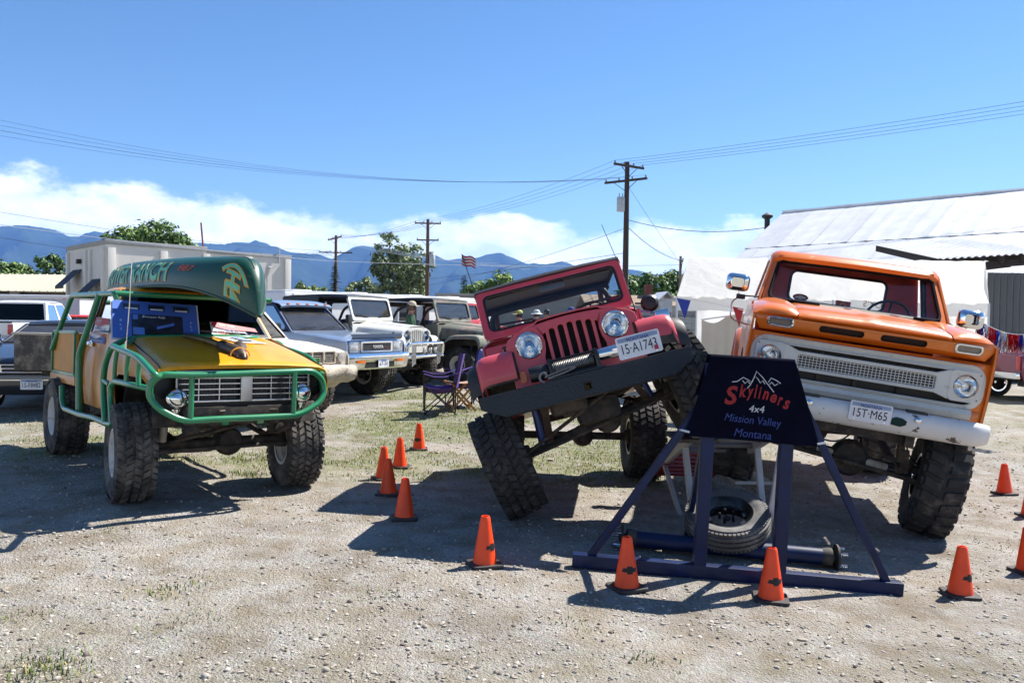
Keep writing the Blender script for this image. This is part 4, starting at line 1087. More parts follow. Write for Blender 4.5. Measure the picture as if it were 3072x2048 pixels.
def museum_sign(name, label, c4, asp):
    T = Thing(name, label, 'sign', YM, off=tuple(sum((V(c) for c in c4), V()) / 4))
    q = qmap(c4); bd = quad(T, 'board', c4, MWHT, .006, None, 14)
    def wave(v, amp): return lambda u: v + amp * math.sin(u * 6.28)
    for nm, m_, f0, f1 in (('red_band', MRED, lambda u: .70 + .06 * math.sin(u * 6.28 + 2.6), lambda u: .985), ('blue_band', MBLU, lambda u: .015, lambda u: .22 + .06 * math.sin(u * 6.28 + 2.6))):
        T.part(nm, B().grid([[q(.015 + .97 * i / 16, f0(i / 16), .002) for i in range(17)], [q(.015 + .97 * i / 16, f1(i / 16), .002) for i in range(17)]]), m_, bd)
    q_text(T, 'lettering', q, 'SEE THE', .30, .86, .30, .10, MWHT, bd)
    q_text(T, 'lettering', q, 'MIRACLE OF', .53, .56, .74, .12, MBLU, bd, -.03); q_text(T, 'lettering', q, 'AMERICA MUSEUM', .5, .37, .88, .13, MRED, bd, -.03)
    q_text(T, 'lettering', q, 'POLSON, MONTANA', .5, .09, .7, .07, MWHT, bd)
museum_sign('window_sign', 'red white and blue museum sign standing in the side window of the yellow pickup', [yl(*zA(602, 356), 1, -.70), yl(*zA(756, 376), 1, -.69), yl(*zA(692, 680), 1, -.735), yl(*zA(500, 645), 1, -.735)], .8)
def z1(x, y): return 100 + x / 1.96, 740 + y / 1.96
museum_sign('windshield_sign', 'red white and blue museum sign lying behind the hood of the yellow pickup', [yl(*z1(1038, 440), 0, -.62), yl(*z1(1345, 492), 0, -.62), yl(*z1(1362, 580), 0, -.45), yl(*z1(1058, 548), 0, -.45)], 1)
# Y-shaped steel pipe lying on the hood
def hoodp(px, py, up=0.0):
    p = yl(px, py, 2, 1.2)
    for _ in range(6): p = yl(px, py, 2, interp([(-.5, 1.384), (-.3, 1.352), (0, 1.297), (.3, 1.237), (.55, 1.18), (.64, 1.14)], p.x) + up)
    return p
TZ = Thing('exhaust_pipe', 'rusty steel Y pipe strapped on the yellow hood', 'pipe', YM, off=tuple(hoodp(*zB(900, 330))))
RST = mat('heat_stained_steel', (.16, .12, .10), .42, .7, var=.35, vs=9)
HZ = [(-.5, 1.384), (-.3, 1.352), (0, 1.297), (.3, 1.237), (.55, 1.18), (.64, 1.14)]
def hl(x, y, up=0.0): return V((x, y, interp(HZ, x) - .03 * (y / .7) ** 2 + up))
for k_, y1 in enumerate((-.055, .085)):
    TZ.part('pipe_body', B().tube([hl(.54, .015, -.02), hl(.53, .016, -.005), hl(.50, .018, .008), hl(.44, .02, .02), hl(.36, .02 + y1 * .3, .03), hl(.27, y1 * .9 + .01, .036), hl(.18, y1 * 1.1 + .01, .036), hl(.13, y1 * 1.1 + .01, .025), hl(.11, y1 * 1.1, .01)], [.012, .03, .044, .050, .052, .052, .048, .036, .01], 14), RST)
TZ.part('yellow_strap', B().tube([hl(.43, .02 + .085 * math.cos(a), .005 + .068 * math.sin(a)) for a in [math.pi * k / 10 for k in range(11)]], .007, 6), YEL)
TZ.part('pipe_branch', B().tube([hl(.14, -.06, .03), hl(.02, -.10, .035), hl(-.15, -.16, .03), hl(-.32, -.22, .02)], [.030, .03, .024, .018], 10), mat('old_brass', (.25, .17, .07), .45, .7, var=.3))
TQ = Thing('pamphlet', 'open printed pamphlet lying on the yellow hood', 'pamphlet', YM, off=tuple(hoodp(*zB(1080, 180))))
pc = [hl(-.36, .06, .012), hl(-.36, .34, .016), hl(-.10, .50, .012), hl(-.10, .20, .012)]
pq = quad(TQ, 'sheet', pc, mat('paper_print', (.66, .63, .55), .7, var=.2, vs=20), .003)
q2 = qmap(pc)
quad(TQ, 'printed_panel', [q2(.35, .85, .003), q2(.8, .85, .003), q2(.8, .2, .003), q2(.35, .2, .003)], mat('print_blue_grey', (.25, .32, .42), .6, var=.4, vs=25), .0005, pq)
# ================================================================ ORANGE PICKUP (origin: midpoint between the headlights)
OM = pose((3.005, 6.915, 1.285), -.140, .032, -1.822)
OI = OM.inverted()
TO = Thing('pickup_truck', 'orange lifted pickup with white grille and chipped white bumper, tilted on the ramp', 'pickup', OM, off=(-1.9, 0, -1.35))
ORG = mat('orange_enamel', (.70, .165, .010), .30, coat=.55, var=.08, vs=3, dirt=.05, dcol=(.66, .24, .06))
ORD = mat('maroon_interior', (.52, .10, .07), .6, var=.25)
WHT = mat('aged_white_enamel', (.62, .61, .57), .42, coat=.2, var=.06, dirt=.12, dcol=(.30, .27, .22), ds=9)
WHB = mat('chipped_white_bumper', (.66, .66, .64), .42, coat=.2, var=.05, vs=5, dirt=.24, dcol=(.10, .07, .05), ds=9, chip=True)
blk = BLACK()
HLY = .78
# hood nose: face with vents and parking lamps, then the top
def nose(y, z, w=0.0):
    t = (z - .215) / .165
    x = .055 + .055 * math.sin(max(0, min(1, t)) * math.pi * .62) - .10 * (abs(y) / .97) ** 6 - .012 * (1 - t)
    return (x + w, y, z + .012 * (abs(y) / .97) ** 4 * 0)
no = [(-.97, .345), (-.95, .30), (-.90, .225), (.90, .225), (.95, .30), (.97, .345), (.93, .375), (-.93, .375)]
ed = []
for p, q in zip(no, no[1:] + no[:1]):
    m = max(1, int(abs(q[0] - p[0]) / .06)); ed += [(lin(p[0], q[0], i / m), lin(p[1], q[1], i / m)) for i in range(m)]
hol = [rrect(s_ * .245, .297, .36, .055, .024, 4) for s_ in (-1, 1)] + [rrect(s_ * .745, .305, .225, .085, .035, 4) for s_ in (-1, 1)]
nz_ = TO.part('hood_nose', B().plate(ed, hol, .012, fn=lambda x, y, z: nose(x, y, z)), ORG, smooth=60)
for s_ in (-1, 1):
    TO.part('hood_vent', B().plate(rrect(s_ * .245, .297, .37, .065, .028), [], .004, fn=lambda x, y, z: nose(x, y, z - .035)), mat('vent_black', (.02, .008, .004), .8), nz_)
    pl = TO.part('parking_light', B().plate(rrect(s_ * .745, .305, .225, .085, .035), [rrect(s_ * .745, .305, .185, .050, .02)], .024, .004, fn=lambda x, y, z: nose(x, y, z + .004)), CHROME(), nz_)
    TO.part('parking_lens', B().plate(rrect(s_ * .745, .305, .186, .052, .02), [], .012, .003, fn=lambda x, y, z: nose(x, y, z - .004)), mat('smoked_lens', (.20, .18, .15), .18, coat=.5, var=.2, vs=30), pl)
def top_row(x, z, y0, y1, n, drop_edge, s_=1):
    return [(x, s_ * lin(y0, y1, k / n), z - drop_edge * (k / n) ** 3) for k in range(n + 1)]
tp_ = [(.102, .366), (.085, .392), (.03, .412), (-.15, .438), (-.45, .462), (-.8, .478), (-1.13, .486)]
b = B()
rows = []
for i, (x, z) in enumerate(tp_):
    row = []
    for k in range(25):
        y = lin(-.605, .605, k / 24); zz = z + .012 * (1 - (y / .6) ** 2) * min(1, i / 2) + (.012 * math.exp(-(y / .03) ** 2) if i > 1 else 0) - .012 * math.exp(-((abs(y) - .605) / .02) ** 2)
        row.append((x, y, zz))
    rows.append(row)
hd = TO.part('hood', b.grid(rows, th=.012), ORG, smooth=40)
for s_ in (-1, 1):
    rows = []
    for i, (x, z) in enumerate(tp_):
        row = []
        for k in range(10):
            t = k / 9; y = lin(.617, .972 - (.03 if i > 4 else 0), t); tx = x - .10 * (y / .97) ** 6 * (1 if i < 2 else .6 if i < 3 else 0)
            zz = z + .016 * math.sin(t * math.pi) * min(1, i / 2) - (.055 if i > 0 else .022) * t ** 4 - .012 * math.exp(-(t / .06) ** 2) * min(1, i)
            row.append((tx, s_ * y, zz))
        rows.append(row)
    TO.part('fender_top', B().grid(rows, th=.012), ORG, smooth=50)
    # side of fender with wheel opening, then its front return
    so = [(.03, .34), (-1.16, .42), (-1.16, -.46)] + [(-.80 + .50 * math.cos(rad(a)), -.50 + .50 * math.sin(rad(a))) for a in range(175, -4, -9)] + [(-.02, -.47), (-.01, -.10), (.02, .2)]
    fs = TO.part('fender', B().plate(so, [], .02, .004, fn=lambda x, y, z, s_=s_: (x, s_ * (.955 + .02 * math.sin((y + .5) * 3.2)) + z, y)), ORG, smooth=40)
    TO.part('wheel_well', B().grid([[(-.80 + .52 * math.cos(a), s_ * .94, -.50 + .52 * math.sin(a)), (-.80 + .52 * math.cos(a), s_ * .5, -.50 + .52 * math.sin(a))] for a in [math.pi * k / 10 for k in range(11)]], th=.01), DARKM(), fs)
# front panel: orange surround, white shell, lamps and mesh bar
fp = lambda dx: (lambda x, y, z: (dx - .07 * (abs(x) / .97) ** 5 + z, x, y))
def sub(loop, m=.05):
    o = []
    for p, q in zip(loop, loop[1:] + loop[:1]):
        k = max(1, int(math.hypot(q[0] - p[0], q[1] - p[1]) / m)); o += [(lin(p[0], q[0], i / k), lin(p[1], q[1], i / k)) for i in range(k)]
    return o
TO.part('front_panel', B().plate(sub([(-.965, .205), (.965, .205), (.985, .1), (.985, -.20), (.93, -.46), (.84, -.46), (.86, -.22), (-.86, -.22), (-.84, -.46), (-.93, -.46), (-.985, -.20), (-.985, .1)]), [sub(rrect(0, -.005, 1.88, .36, .13, 5))], .03, .008, fn=fp(.02)), ORG, smooth=50)
sh = TO.part('grille_shell', B().plate(sub(rrect(0, -.005, 1.895, .375, .135, 5)), [sub(rrect(0, -.02, 1.77, .27, .10, 5))], .03, .008, fn=fp(.028)), WHT, smooth=50)
TO.part('grille_backing', B().box((-.09, 0, -.02), (.01, 1.74, .34)), mat('grille_black', (.012, .012, .013), .6), sh)
for y in (-.35, -.05, .3): TO.part('radiator_strut', B().box((-.055, y, -.02), (.012, .03, .30)), DARKM(), sh)
bar_o = [(-.66, .125), (-.55, .082), (.55, .082), (.66, .125), (.66, -.125), (.55, -.088), (-.55, -.088), (-.66, -.125)]
br = TO.part('grille_bar', B().plate(sub(bar_o), [rrect(0, -.004, 1.10, .108, .012, 3)], .03, .008, fn=lambda x, y, z: (.035 + z, x, y)), WHT, sh)
ms = B()
for k in range(5): ms.box((.028, 0, -.004 - .045 + .0225 * k), (.010, 1.10, .0055))
for k in range(37): ms.box((.026, -.54 + .03 * k, -.004), (.010, .0055, .108))
o_ = TO.part('grille_mesh', ms, WHT, br); o_['kind'] = 'stuff'
TO.part('mesh_backing', B().box((.0, 0, -.004), (.004, 1.12, .12)), mat('mesh_dark', (.03, .028, .025), .8), br)
for s_ in (-1, 1):
    hp = TO.part('headlight_plate', B().plate(sub(rrect(s_ * HLY, 0, .262, .262, .045)), [circ(s_ * HLY, 0, .092, 24)], .03, .008, fn=fp(.048)), WHT, sh)
    xx = .048 - .07 * (HLY / .97) ** 5
    headlamp(TO, (xx + .004, s_ * HLY, 0), .086, .098)
    for sy_, sz_ in ((-1, 1), (1, 1), (-1, -1), (1, -1)): TO.part('screw', B().lathe([(.006, 0), (.004, .003), (0, .004)], o=(xx + .016 + (.004 if sy_ * s_ < 0 else -.012), s_ * HLY + sy_ * .105, sz_ * .105), ax=(1, 0, 0), n=8), DARKM(), hp)
TO.part('lower_valance', B().grid([[(x, y, z) for y in [lin(-.86, .86, k / 20) for k in range(21)]] for x, z in ((-.01, -.195), (.035, -.20), (.045, -.225), (.03, -.262), (-.01, -.275))], th=.01), WHT)
TO.part('radiator_dark', B().box((-.10, 0, -.30), (.02, 1.5, .22)), mat('radiator_dark', (.012, .012, .012), .8))
# bumper
sec = [(.0, -.265), (.05, -.275), (.078, -.30), (.09, -.345), (.085, -.40), (.06, -.445), (.02, -.465), (-.01, -.468)]
rows = []
for k in range(31):
    y = lin(-1.0, 1.0, k / 30); e = max(0, abs(y) - .80) / .20; bx = .20 - .02 * abs(y) - .11 * e ** 2.2
    sc_ = 1 - .22 * e ** 2
    rows.append([(bx + a * (1 - .25 * e), y, -.366 + (c + .366) * sc_) for a, c in sec])
bm_ = TO.part('bumper', B().grid(rows, th=.008), WHB, smooth=50)
for y in (-.42, .42):
    TO.part('bumper_bolt', B().lathe([(.026, 0), (.024, .008), (.014, .014), (0, .016)], o=(.285, y, -.315), ax=(1, 0, .2), n=14), CHROME(), bm_)
    TO.part('bumper_notch', B().box((.19, y, -.262), (.09, .16, .02), bev=.006), blk, bm_)
TO.part('paint_patch', B().plate([(-.06, -.03), (-.05, .02), (-.02, .035), (.03, .03), (.065, .012), (.06, -.02), (.02, -.04), (-.03, -.035)], [], .001, fn=lambda x, y, z: (.2915, .275 + x, -.352 + y)), mat('green_patch', (.008, .06, .055), .6, var=.3), bm_)
plate_text(TO, lambda u, v, w=0.0: (.300 + w + .05 * v, .055 + u, -.318 + v), '15T·M65', .325, .162)
# cab
zb, zt, xb, xt = .475, .925, -1.14, -1.56
wf = lambda x, y, z: (lin(xb, xt, (y - zb) / (zt - zb)) - .10 * (abs(x) / .85) ** 4 + z, x, y)
wo_ = sub([(-.875, .46), (.875, .46), (.80, .95), (-.80, .95)]); wi_ = sub([(p[0], p[1]) for p in [( .79, .515), (.80, .56), (.745, .875), (.70, .905), (-.70, .905), (-.745, .875), (-.80, .56), (-.79, .515), (-.74, .50), (.74, .50)]])
w_ = TO.part('windshield_frame', B().plate(wo_, [wi_], .04, .01, fn=wf), ORG, smooth=50)
TO.part('weatherstrip', B().tube([wf(x, y, .022) for x, y in wi_], .019, 6, closed=True), mat('matt_rubber', (.01, .01, .011), .9, spec=.1), w_)
TO.part('windshield', B().plate(wi_, [], .004, fn=wf), glassmat('faint_windshield', (.98, .98, .98), 1.25), w_)
rp_ = [(-1.53, .895, .785), (-1.495, .905, .80), (-1.485, .945, .81), (-1.53, .985, .815), (-1.64, 1.012, .815), (-1.9, 1.03, .81), (-2.2, 1.02, .80), (-2.36, .97, .79)]
rows = []
for x, z, hw in rp_: rows.append([(x - .10 * (abs(k)) ** 4 * (1 if x > -1.6 else .4), k * hw, z + .012 * (1 - k * k) - (.04 * (max(0, abs(k) - .9) / .1) ** 2)) for k in YS])
TO.part('roof', B().grid(rows, th=.014), ORG, smooth=45)
TO.part('rain_gutter', B().tube([(x - .10 * (1 if x > -1.6 else .4), s_ * .815, z - .03) for s_ in (1,) for x, z in ((-1.53, .94), (-1.64, .975), (-2.3, .97))], .010, 6), ORG); TO.part('rain_gutter', B().tube([(x - .10 * (1 if x > -1.6 else .4), -.815, z - .03) for x, z in ((-1.20, .47), (-1.64, .975), (-2.3, .97))], .010, 6), CHROME())
bw_ = [(-.80, -.45), (.80, -.45), (.86, .44), (.78, .96), (-.78, .96), (-.86, .44)]
cb = TO.part('cab_back', B().plate(bw_, [rrect(-.03, .69, 1.02, .34, .07)], .02, .004, fn=lambda x, y, z: (-2.38 + z, x, y)), ORD)
TO.part('rear_seal', B().tube([(-2.365, x, y) for x, y in rrect(-.03, .69, 1.02, .34, .07)], .016, 6, closed=True), blk, cb)
rw = TO.part('rear_window', B().plate(rrect(-.03, .69, 1.02, .34, .07), [], .004, fn=lambda x, y, z: (-2.38 + z, x, y)), glassmat('clear_glass', (.99, .99, .99), 1.2), cb)
RDS = mat('sticker_maroon', (.22, .015, .02), .5)
TO.part('oval_sticker', B().plate([(.085 * math.cos(a * .314), .04 * math.sin(a * .314)) for a in range(20)], [], .001, fn=lambda x, y, z: (-2.374 + z, -.40 + x, .565 + y)), RDS, rw)
bt = [(-.06, -.011), (-.02, -.011), (-.02, -.022), (.02, -.022), (.02, -.011), (.06, -.011), (.05, .011), (.02, .011), (.02, .022), (-.02, .022), (-.02, .011), (-.05, .011)]
TO.part('bowtie_mark', B().plate(bt, [], .001, fn=lambda x, y, z: (-2.371 + z, -.40 + x, .565 + y)), MWHT, rw)
TO.part('lettering', B().text("TOY'S", width=.26, height=.07, t=.0004, fn=lambda x, y, z: (-2.372, .40 - x, .60 + y)), mat('white_script', (.5, .42, .30), .6), rw)
TO.part('square_sticker', B().box((-2.37, .06, .54), (.002, .16, .10)), mat('sticker_red_yellow', (.45, .05, .02), .5), rw)
TO.part('sticker_ring', B().lathe([(.034, 0), (.034, .002), (.018, .002), (.018, 0)], o=(-2.368, .06, .54), ax=(1, 0, 0), n=16), mat('sticker_yellow', (.6, .4, .03), .5), rw)
for s_ in (-1, 1):
    do = [(-1.17, .45), (-1.17, -.44), (-2.36, -.44), (-2.36, .47)]
    d_ = TO.part('door', B().plate(sub(do), [], .02, .004, fn=lambda x, y, z, s_=s_: (x, s_ * (.945 + .025 * math.sin((y + .45) * 3.3)) + z, y)), ORG, smooth=50)
    fo = [(-1.22, .455), (-1.62, .955), (-2.34, .955), (-2.36, .455)]; fi = [(-1.38, .49), (-1.70, .91), (-2.24, .91), (-2.26, .49)]
    gs = TO.part('window_frame', B().plate(fo, [fi], .03, .006, fn=lambda x, y, z, s_=s_: (x, s_ * (.90 - .20 * (y - .455)) + z, y)), ORG)
    TO.part('side_window', B().plate(fi, [], .004, fn=lambda x, y, z, s_=s_: (x, s_ * (.90 - .20 * (y - .455)) + z, y)), GLASS(), gs)
    TO.part('window_seal', B().tube([(a, s_ * (.885 - .20 * (c - .455)), c) for a, c in fi], .016, 6, closed=True), blk, gs)
TO.part('cab_floor', B().box((-1.75, 0, -.42), (1.2, 1.8, .03)), ORD)
TO.part('headliner', B().box((-1.95, 0, .955), (.78, 1.5, .02)), ORD)
TO.part('dashboard', B().grid([[(x, y, z) for y in (-.84, -.4, 0, .4, .84)] for x, z in ((-1.12, .47), (-1.30, .475), (-1.42, .44), (-1.44, .25), (-1.40, .15))], th=.01), ORD)
TO.part('dome_lamp', B().box((-1.62, -.02, .93), (.05, .16, .04), bev=.01), mat('tan_plastic', (.35, .22, .12), .6))
seat(TO, -1.98, 0, -.02, ORD, 1.5, .50); steering(TO, (-1.62, .40, .47), .21, 35)
for y0, yb, dz in ((-.22, -.42, .004), (.18, -.0, .0)):
    wiper(TO, wf(y0 + .3, .475, .03), wf(yb + .32, .505, .045), V((0, .22, dz)), CHROME())
# mirrors on bent arms
for s_, (px, py), face in ((-1, (2214, 846), 1), (1, (2912, 958), 1)):
    c = plane_pt(OI, px, py, 0, -1.18)
    sh_ = [(0, -.035), (.5, -.035), (.86, -.028), (1, -.010), (1, .02), (.98, .03), (0, .03)]
    b = B(); rows = []
    for hx, wy in ((-.045, .55), (-.03, .85), (0, .97), (.03, 1.0), (.055, 1.0), (.06, .96)):
        rows.append([(c.x - hx + .02, c.y + x * 1.5 * wy, c.z + y * 1.5 * wy) for x, y in rrect(0, 0, .155, .118, .035, 4)])
    mi = TO.part('mirror', b.grid(rows, closed=True), CHROME(), smooth=60)
    TO.part('mirror_glass', B().box((c.x - .042, c.y, c.z), (.004, .21, .155)), mat('mirror_silver', (.7, .72, .75), .03, 1.0), mi)
    base = V((-1.22, s_ * .965, .20)); top2 = V((-1.24, s_ * .93, .52))
    TO.part('mirror_arm', B().tube(fil([c + V((0, -s_ * .02, -.07)), c + V((-.0, -s_ * .04, -.14)), V((c.x, c.y + s_ * .03, c.z - .20)), V((c.x, c.y + s_ * .04 - s_ * .02, .24)), base], .05, 4), .008, 6), CHROME(), mi)
    TO.part('mirror_stay', B().tube([c + V((0, -s_ * .04, -.13)), V((-1.26, s_ * .90, .50))], .008, 6).box(c + V((0, -s_ * .05, -.14)), (.035, .09, .05), bev=.008), blk, mi)
# bed with step-side rear fenders
bdx = B()
for s_ in (-1, 1): bdx.box((-3.5, s_ * .70, .10), (1.95, .03, .55), bev=.008)
bdx.box((-3.5, 0, -.16), (1.95, 1.4, .03)); bdx.box((-2.53, 0, .10), (.03, 1.4, .55)); bdx.box((-4.47, 0, .10), (.03, 1.4, .55))
TO.part('bed', bdx, ORG)
for s_ in (-1, 1):
    rows = []
    for k in range(15):
        a = lin(-.15, math.pi + .15, k / 14); x = -3.75 + .62 * math.cos(a); z = -.52 + .62 * math.sin(a)
        rows.append([(x, s_ * .71, z), (x, s_ * .90, z), (x + .0, s_ * .985, z - .05 * math.sin(a)), (-3.75 + .56 * math.cos(a), s_ * 1.0, -.52 + .55 * math.sin(a))])
    TO.part('rear_fender', B().grid(rows, th=.01), ORG, smooth=60)
    TO.part('tail_light', B().box((-4.5, s_ * .80, .1), (.04, .07, .14), bev=.01), REDL())
# running gear, world positions of the wheel hubs taken back into the truck's space
RW = .485
fl = onground(2800, 1600); fl.z = gz(fl.x, fl.y) + .475
lean = V((.955, -.235, -.235)).normalized()
frw = fl - V((1.60, -.40, -.40))
rlw = V((fl.x + .74, fl.y + 2.85, 0)); rlw.z = gz(rlw.x, rlw.y) + .48
rrw = rlw - V((1.58, -.42, -.02)); rrw.z = gz(rrw.x, rrw.y) + .48
sto = MX.Rotation(rad(-6), 3, V((0, 0, 1)))
ax_f = (fl - frw).normalized(); ax_r = (rlw - rrw).normalized()
def o2l(p): return OI @ V(p)
def od(d): return (OI.to_3x3() @ V(d)).normalized()
for c, o in ((frw, sto @ -ax_f), (fl, sto @ ax_f), (rrw, -ax_r), (rlw, ax_r)):
    wheel(TO, o2l(c), od(o), RW, .36, .205, 'mud', 'steel', spin=.4)
fax = axle(TO, o2l(fl), o2l(frw), .17, .05); axle(TO, o2l(rlw), o2l(rrw), .17, .05)
frl = B()
for s_ in (-1, 1): frl.beam((.15, s_ * .42, -.50), (-4.4, s_ * .42, -.50), .07, .14)
frl.beam((.0, -.42, -.52), (.0, .42, -.52), .10, .08); frl.box((-.75, 0, -.42), (.8, .55, .4), bev=.08); frl.box((-1.9, 0, -.52), (1.2, .35, .25), bev=.06)
TO.part('frame_rail', frl, DARKM())
cl_, cr_ = o2l(fl), o2l(frw)
for s_, k in ((1, .20), (-1, .80)):
    m = cl_ + (cr_ - cl_) * k
    TO.part('leaf_spring', B().grid([[p + V((0, -.035, 0)), p + V((0, .035, 0))] for p in (V((.05, s_ * .42, -.60)), m + V((.3, 0, .07)), m + V((0, 0, .10)), m + V((-.3, 0, .07)), V((-1.5, s_ * .42, -.60)))], th=.035), DARKM(), fax)
    TO.part('shock_absorber', B().tube([m + V((.12, 0, 0)), V((-.55, s_ * .5, -.30))], .035, 10), mat('rust_shock', (.16, .12, .08), .7, .2, var=.4), fax)
q = lambda px, py, x: plane_pt(OI, px, py, 0, x)
s0, s1, s2, s3 = q(2450, 1340, -.42), q(2552, 1372, -.42), q(2660, 1402, -.42), q(2745, 1428, -.42)
sd_ = TO.part('steering_damper', B().tube([s0, s1], .028, 12).tube([s1, s2], .036, 12), mat('damper_white', (.55, .50, .42), .5, var=.2, dirt=.4, dcol=(.22, .15, .09)))
TO.part('damper_rod', B().tube([s2, s3], .012, 8).box(s3, (.05, .07, .05), bev=.01), CHROME(), sd_)
TO.part('tie_rod', B().tube([cl_ + (cr_ - cl_) * .1 + V((.2, 0, -.02)), cl_ + (cr_ - cl_) * .9 + V((.2, 0, -.02))], .02, 8), DARKM(), fax)
TO.part('brake_hose', B().tube(fil([(-.3, .45, -.45), (-.2, .5, -.66), (-.4, .6, -.75), o2l(fl) + V((.1, -.12, .08))], .1, 5), .008, 6), blk); TO.part('brake_hose', B().tube(fil([(-.1, .1, -.45), (.0, -.1, -.66), (.0, -.4, -.62), (-.2, -.5, -.5)], .1, 5), .008, 6), blk)
# ================================================================ RAMP, SIGN STAND, AXLE, CONES, CAMP FURNITURE
BLU = mat('royal_blue_steel', (.0025, .012, .058), .45, 0, coat=.06, var=.3, vs=7, spec=.3)
I4 = MX.Identity(4)
# ---- articulation ramp under the two raised wheels
RWH = mat('ramp_white', (.40, .40, .41), .5, var=.12, dirt=.2); RRD = mat('ramp_red', (.20, .018, .015), .5, var=.25, dirt=.2)
TR = Thing('ramp', 'steel ladder ramp painted white and red between the tilted jeep and pickup', 'ramp', I4, off=(1.8, 7.4, -.1))
ry0, ry1 = 6.30, 8.75
def rz_(y): return lerpz(y)
jb = JM @ (w2l(wc_fl)); contact_z = wc_fl.z - .40
def lerpz(y): return lin(.02, contact_z - .03, (ry1 - y) / (ry1 - 6.72))
for x in (1.50, 2.12):
    ymid = 7.75
    TR.part('side_rail', B().beam((x, ry0, rz_(ry0)), (x, ymid, rz_(ymid)), .045, .10, bev=.006), RWH)
    TR.part('side_rail', B().beam((x, ymid, rz_(ymid)), (x, ry1, rz_(ry1)), .045, .10, bev=.006), RRD, label='red lower length of the side rail')
for k in range(11):
    y = lin(ry0 + .08, ry1 - .10, k / 10)
    TR.part('rung', B().beam((1.50, y, rz_(y) + .01), (2.12, y, rz_(y) + .01), .10, .03, up=(0, -.28, 1), bev=.004), mat('ramp_grey', (.13, .13, .135), .6, var=.2) if y < 7.4 else RRD)
for x, tx in ((1.50, 1.52), (2.12, 2.10)):
    TR.part('leg', B().beam((x, 6.95, rz_(6.95) - .05), (tx, 6.62, gz(tx, 6.62)), .05, .05, bev=.006), RWH)
    TR.part('leg', B().beam((x, 7.85, rz_(7.85) - .05), (tx, 7.2, gz(tx, 7.2)), .04, .04, bev=.006), RWH)
TR.part('wheel_shelf', B().box((1.50, 6.72, contact_z - .035), (.34, .5, .03), bev=.004), DARKM())
TR.part('wheel_shelf', B().box((frw.x + .03, frw.y, frw.z - RW + .012), (.34, .5, .03), bev=.004).beam((2.12, frw.y, rz_(frw.y)), (frw.x, frw.y, frw.z - RW + .0), .06, .06), RWH)
# ---- blue stand
pl_, pr_ = onground(1717, 1676, .045), onground(2704, 1764, .045)
TS = Thing('sign_stand', 'dark blue welded steel stand with long base bar and slanting braces', 'stand', I4, off=tuple((pl_ + pr_) / 2 - V((0, 0, .045))))
bu = (pr_ - pl_).normalized(); bn = V((bu.y, -bu.x, 0)).normalized()     # bn points to the viewer
def sp_at(px, py, k=0.0):      # a point of the stand's upright plane under this pixel
    v = ray(px, py); o = EYE - (pl_ - bn * k); t = -(o.dot(bn)) / v.dot(bn); return EYE + v * t
TS.part('base_bar', B().beam(pl_, pr_, .09, .09, bev=.006), BLU)
p1b, p1t = sp_at(2096, 1712), sp_at(2137, 1090); p2b, p2t = sp_at(2334, 1726), sp_at(2372, 1102)
TS.part('post', B().beam(p1b, p1t, .085, .085, up=tuple(bn), bev=.006), BLU); TS.part('post', B().beam(p2b, p2t, .085, .085, up=tuple(bn), bev=.006), BLU)
TS.part('brace', B().beam(sp_at(1768, 1672), sp_at(2126, 1180), .05, .05, up=tuple(bn), bev=.005), BLU); TS.part('brace', B().beam(sp_at(2662, 1752), sp_at(2392, 1180), .05, .05, up=tuple(bn), bev=.005), BLU)
TS.part('top_bar', B().beam(p1t - bu * .03 - V((0, 0, .035)), p2t + bu * .03 - V((0, 0, .035)), .05, .05, bev=.005), BLU)
# rear uprights that carry the ramp
for (a, b_) in (((1548, 0), None),): pass
TS.part('rear_strut', B().beam(p2t - V((0, 0, .2)), V((2.02, 6.35, gz(2, 6.35) + .02)), .04, .05, bev=.004), mat('strut_white', (.55, .57, .66), .5)); TS.part('rear_strut', B().beam(p1t - V((0, 0, .2)), V((1.40, 6.38, gz(1.4, 6.38) + .02)), .04, .05, bev=.004), BLU)
# ---- cloth banner over the top of the stand
NAVY = mat('navy_cloth', (.0035, .004, .013), 1.0, var=.25, vs=5, bump=.1, bs=300, spec=.08)
k_ = -.062
q4 = [sp_at(2132, 1070, k_), sp_at(2387, 1086, k_), sp_at(2462, 1340, k_), sp_at(2056, 1306, k_)]
TB = Thing('banner', 'navy cloth banner with red white and blue club lettering draped over the stand', 'banner', I4, off=tuple((q4[2] + q4[3]) / 2))
def bq(u, v, w=0.0):
    p = (q4[3] * (1 - u) + q4[2] * u) * (1 - v) + (q4[0] * (1 - u) + q4[1] * u) * v
    r = .010 * math.sin(u * 9 + 1) * (1 - v) ** 2 + .006 * math.sin(u * 17 + v * 3) * (1 - v) - .012 * (1 - v) * abs(2 * u - 1) ** 2
    return p + bn * (w + r)
rows = [[bq(i / 22, j / 14) - V((0, 0, .006 * math.sin(i / 22 * math.pi) * 0)) for i in range(23)] for j in range(15)]
rows += [[bq(i / 22, 1.0) + V((0, 0, .016)) - bn * d for i in range(23)] for d in (.015, .06, .12)] + [[bq(i / 22, 1.0 - t) - bn * .145 for i in range(23)] for t in (.1, .5)]
cl_o = TB.part('cloth', B().grid(rows, th=.003), NAVY, smooth=50)
def b_text(name, s, u, v, wd, ht, m, shear=0.0, arch=0.0, tilt=0.0, bold=.003):
    TB.part(name, B().text(s, width=wd, height=ht, t=.0004, shear=shear, fn=lambda x, y, z: bq(u + x, v + y + arch * (1 - (2 * x / wd) ** 2) + tilt * x, .0045 + z)), m, cl_o)
CRED, CWHT, CBLU = mat('thread_red', (.26, .006, .010), .7), mat('thread_white', (.55, .57, .62), .7), mat('thread_blue', (.02, .045, .22), .7)
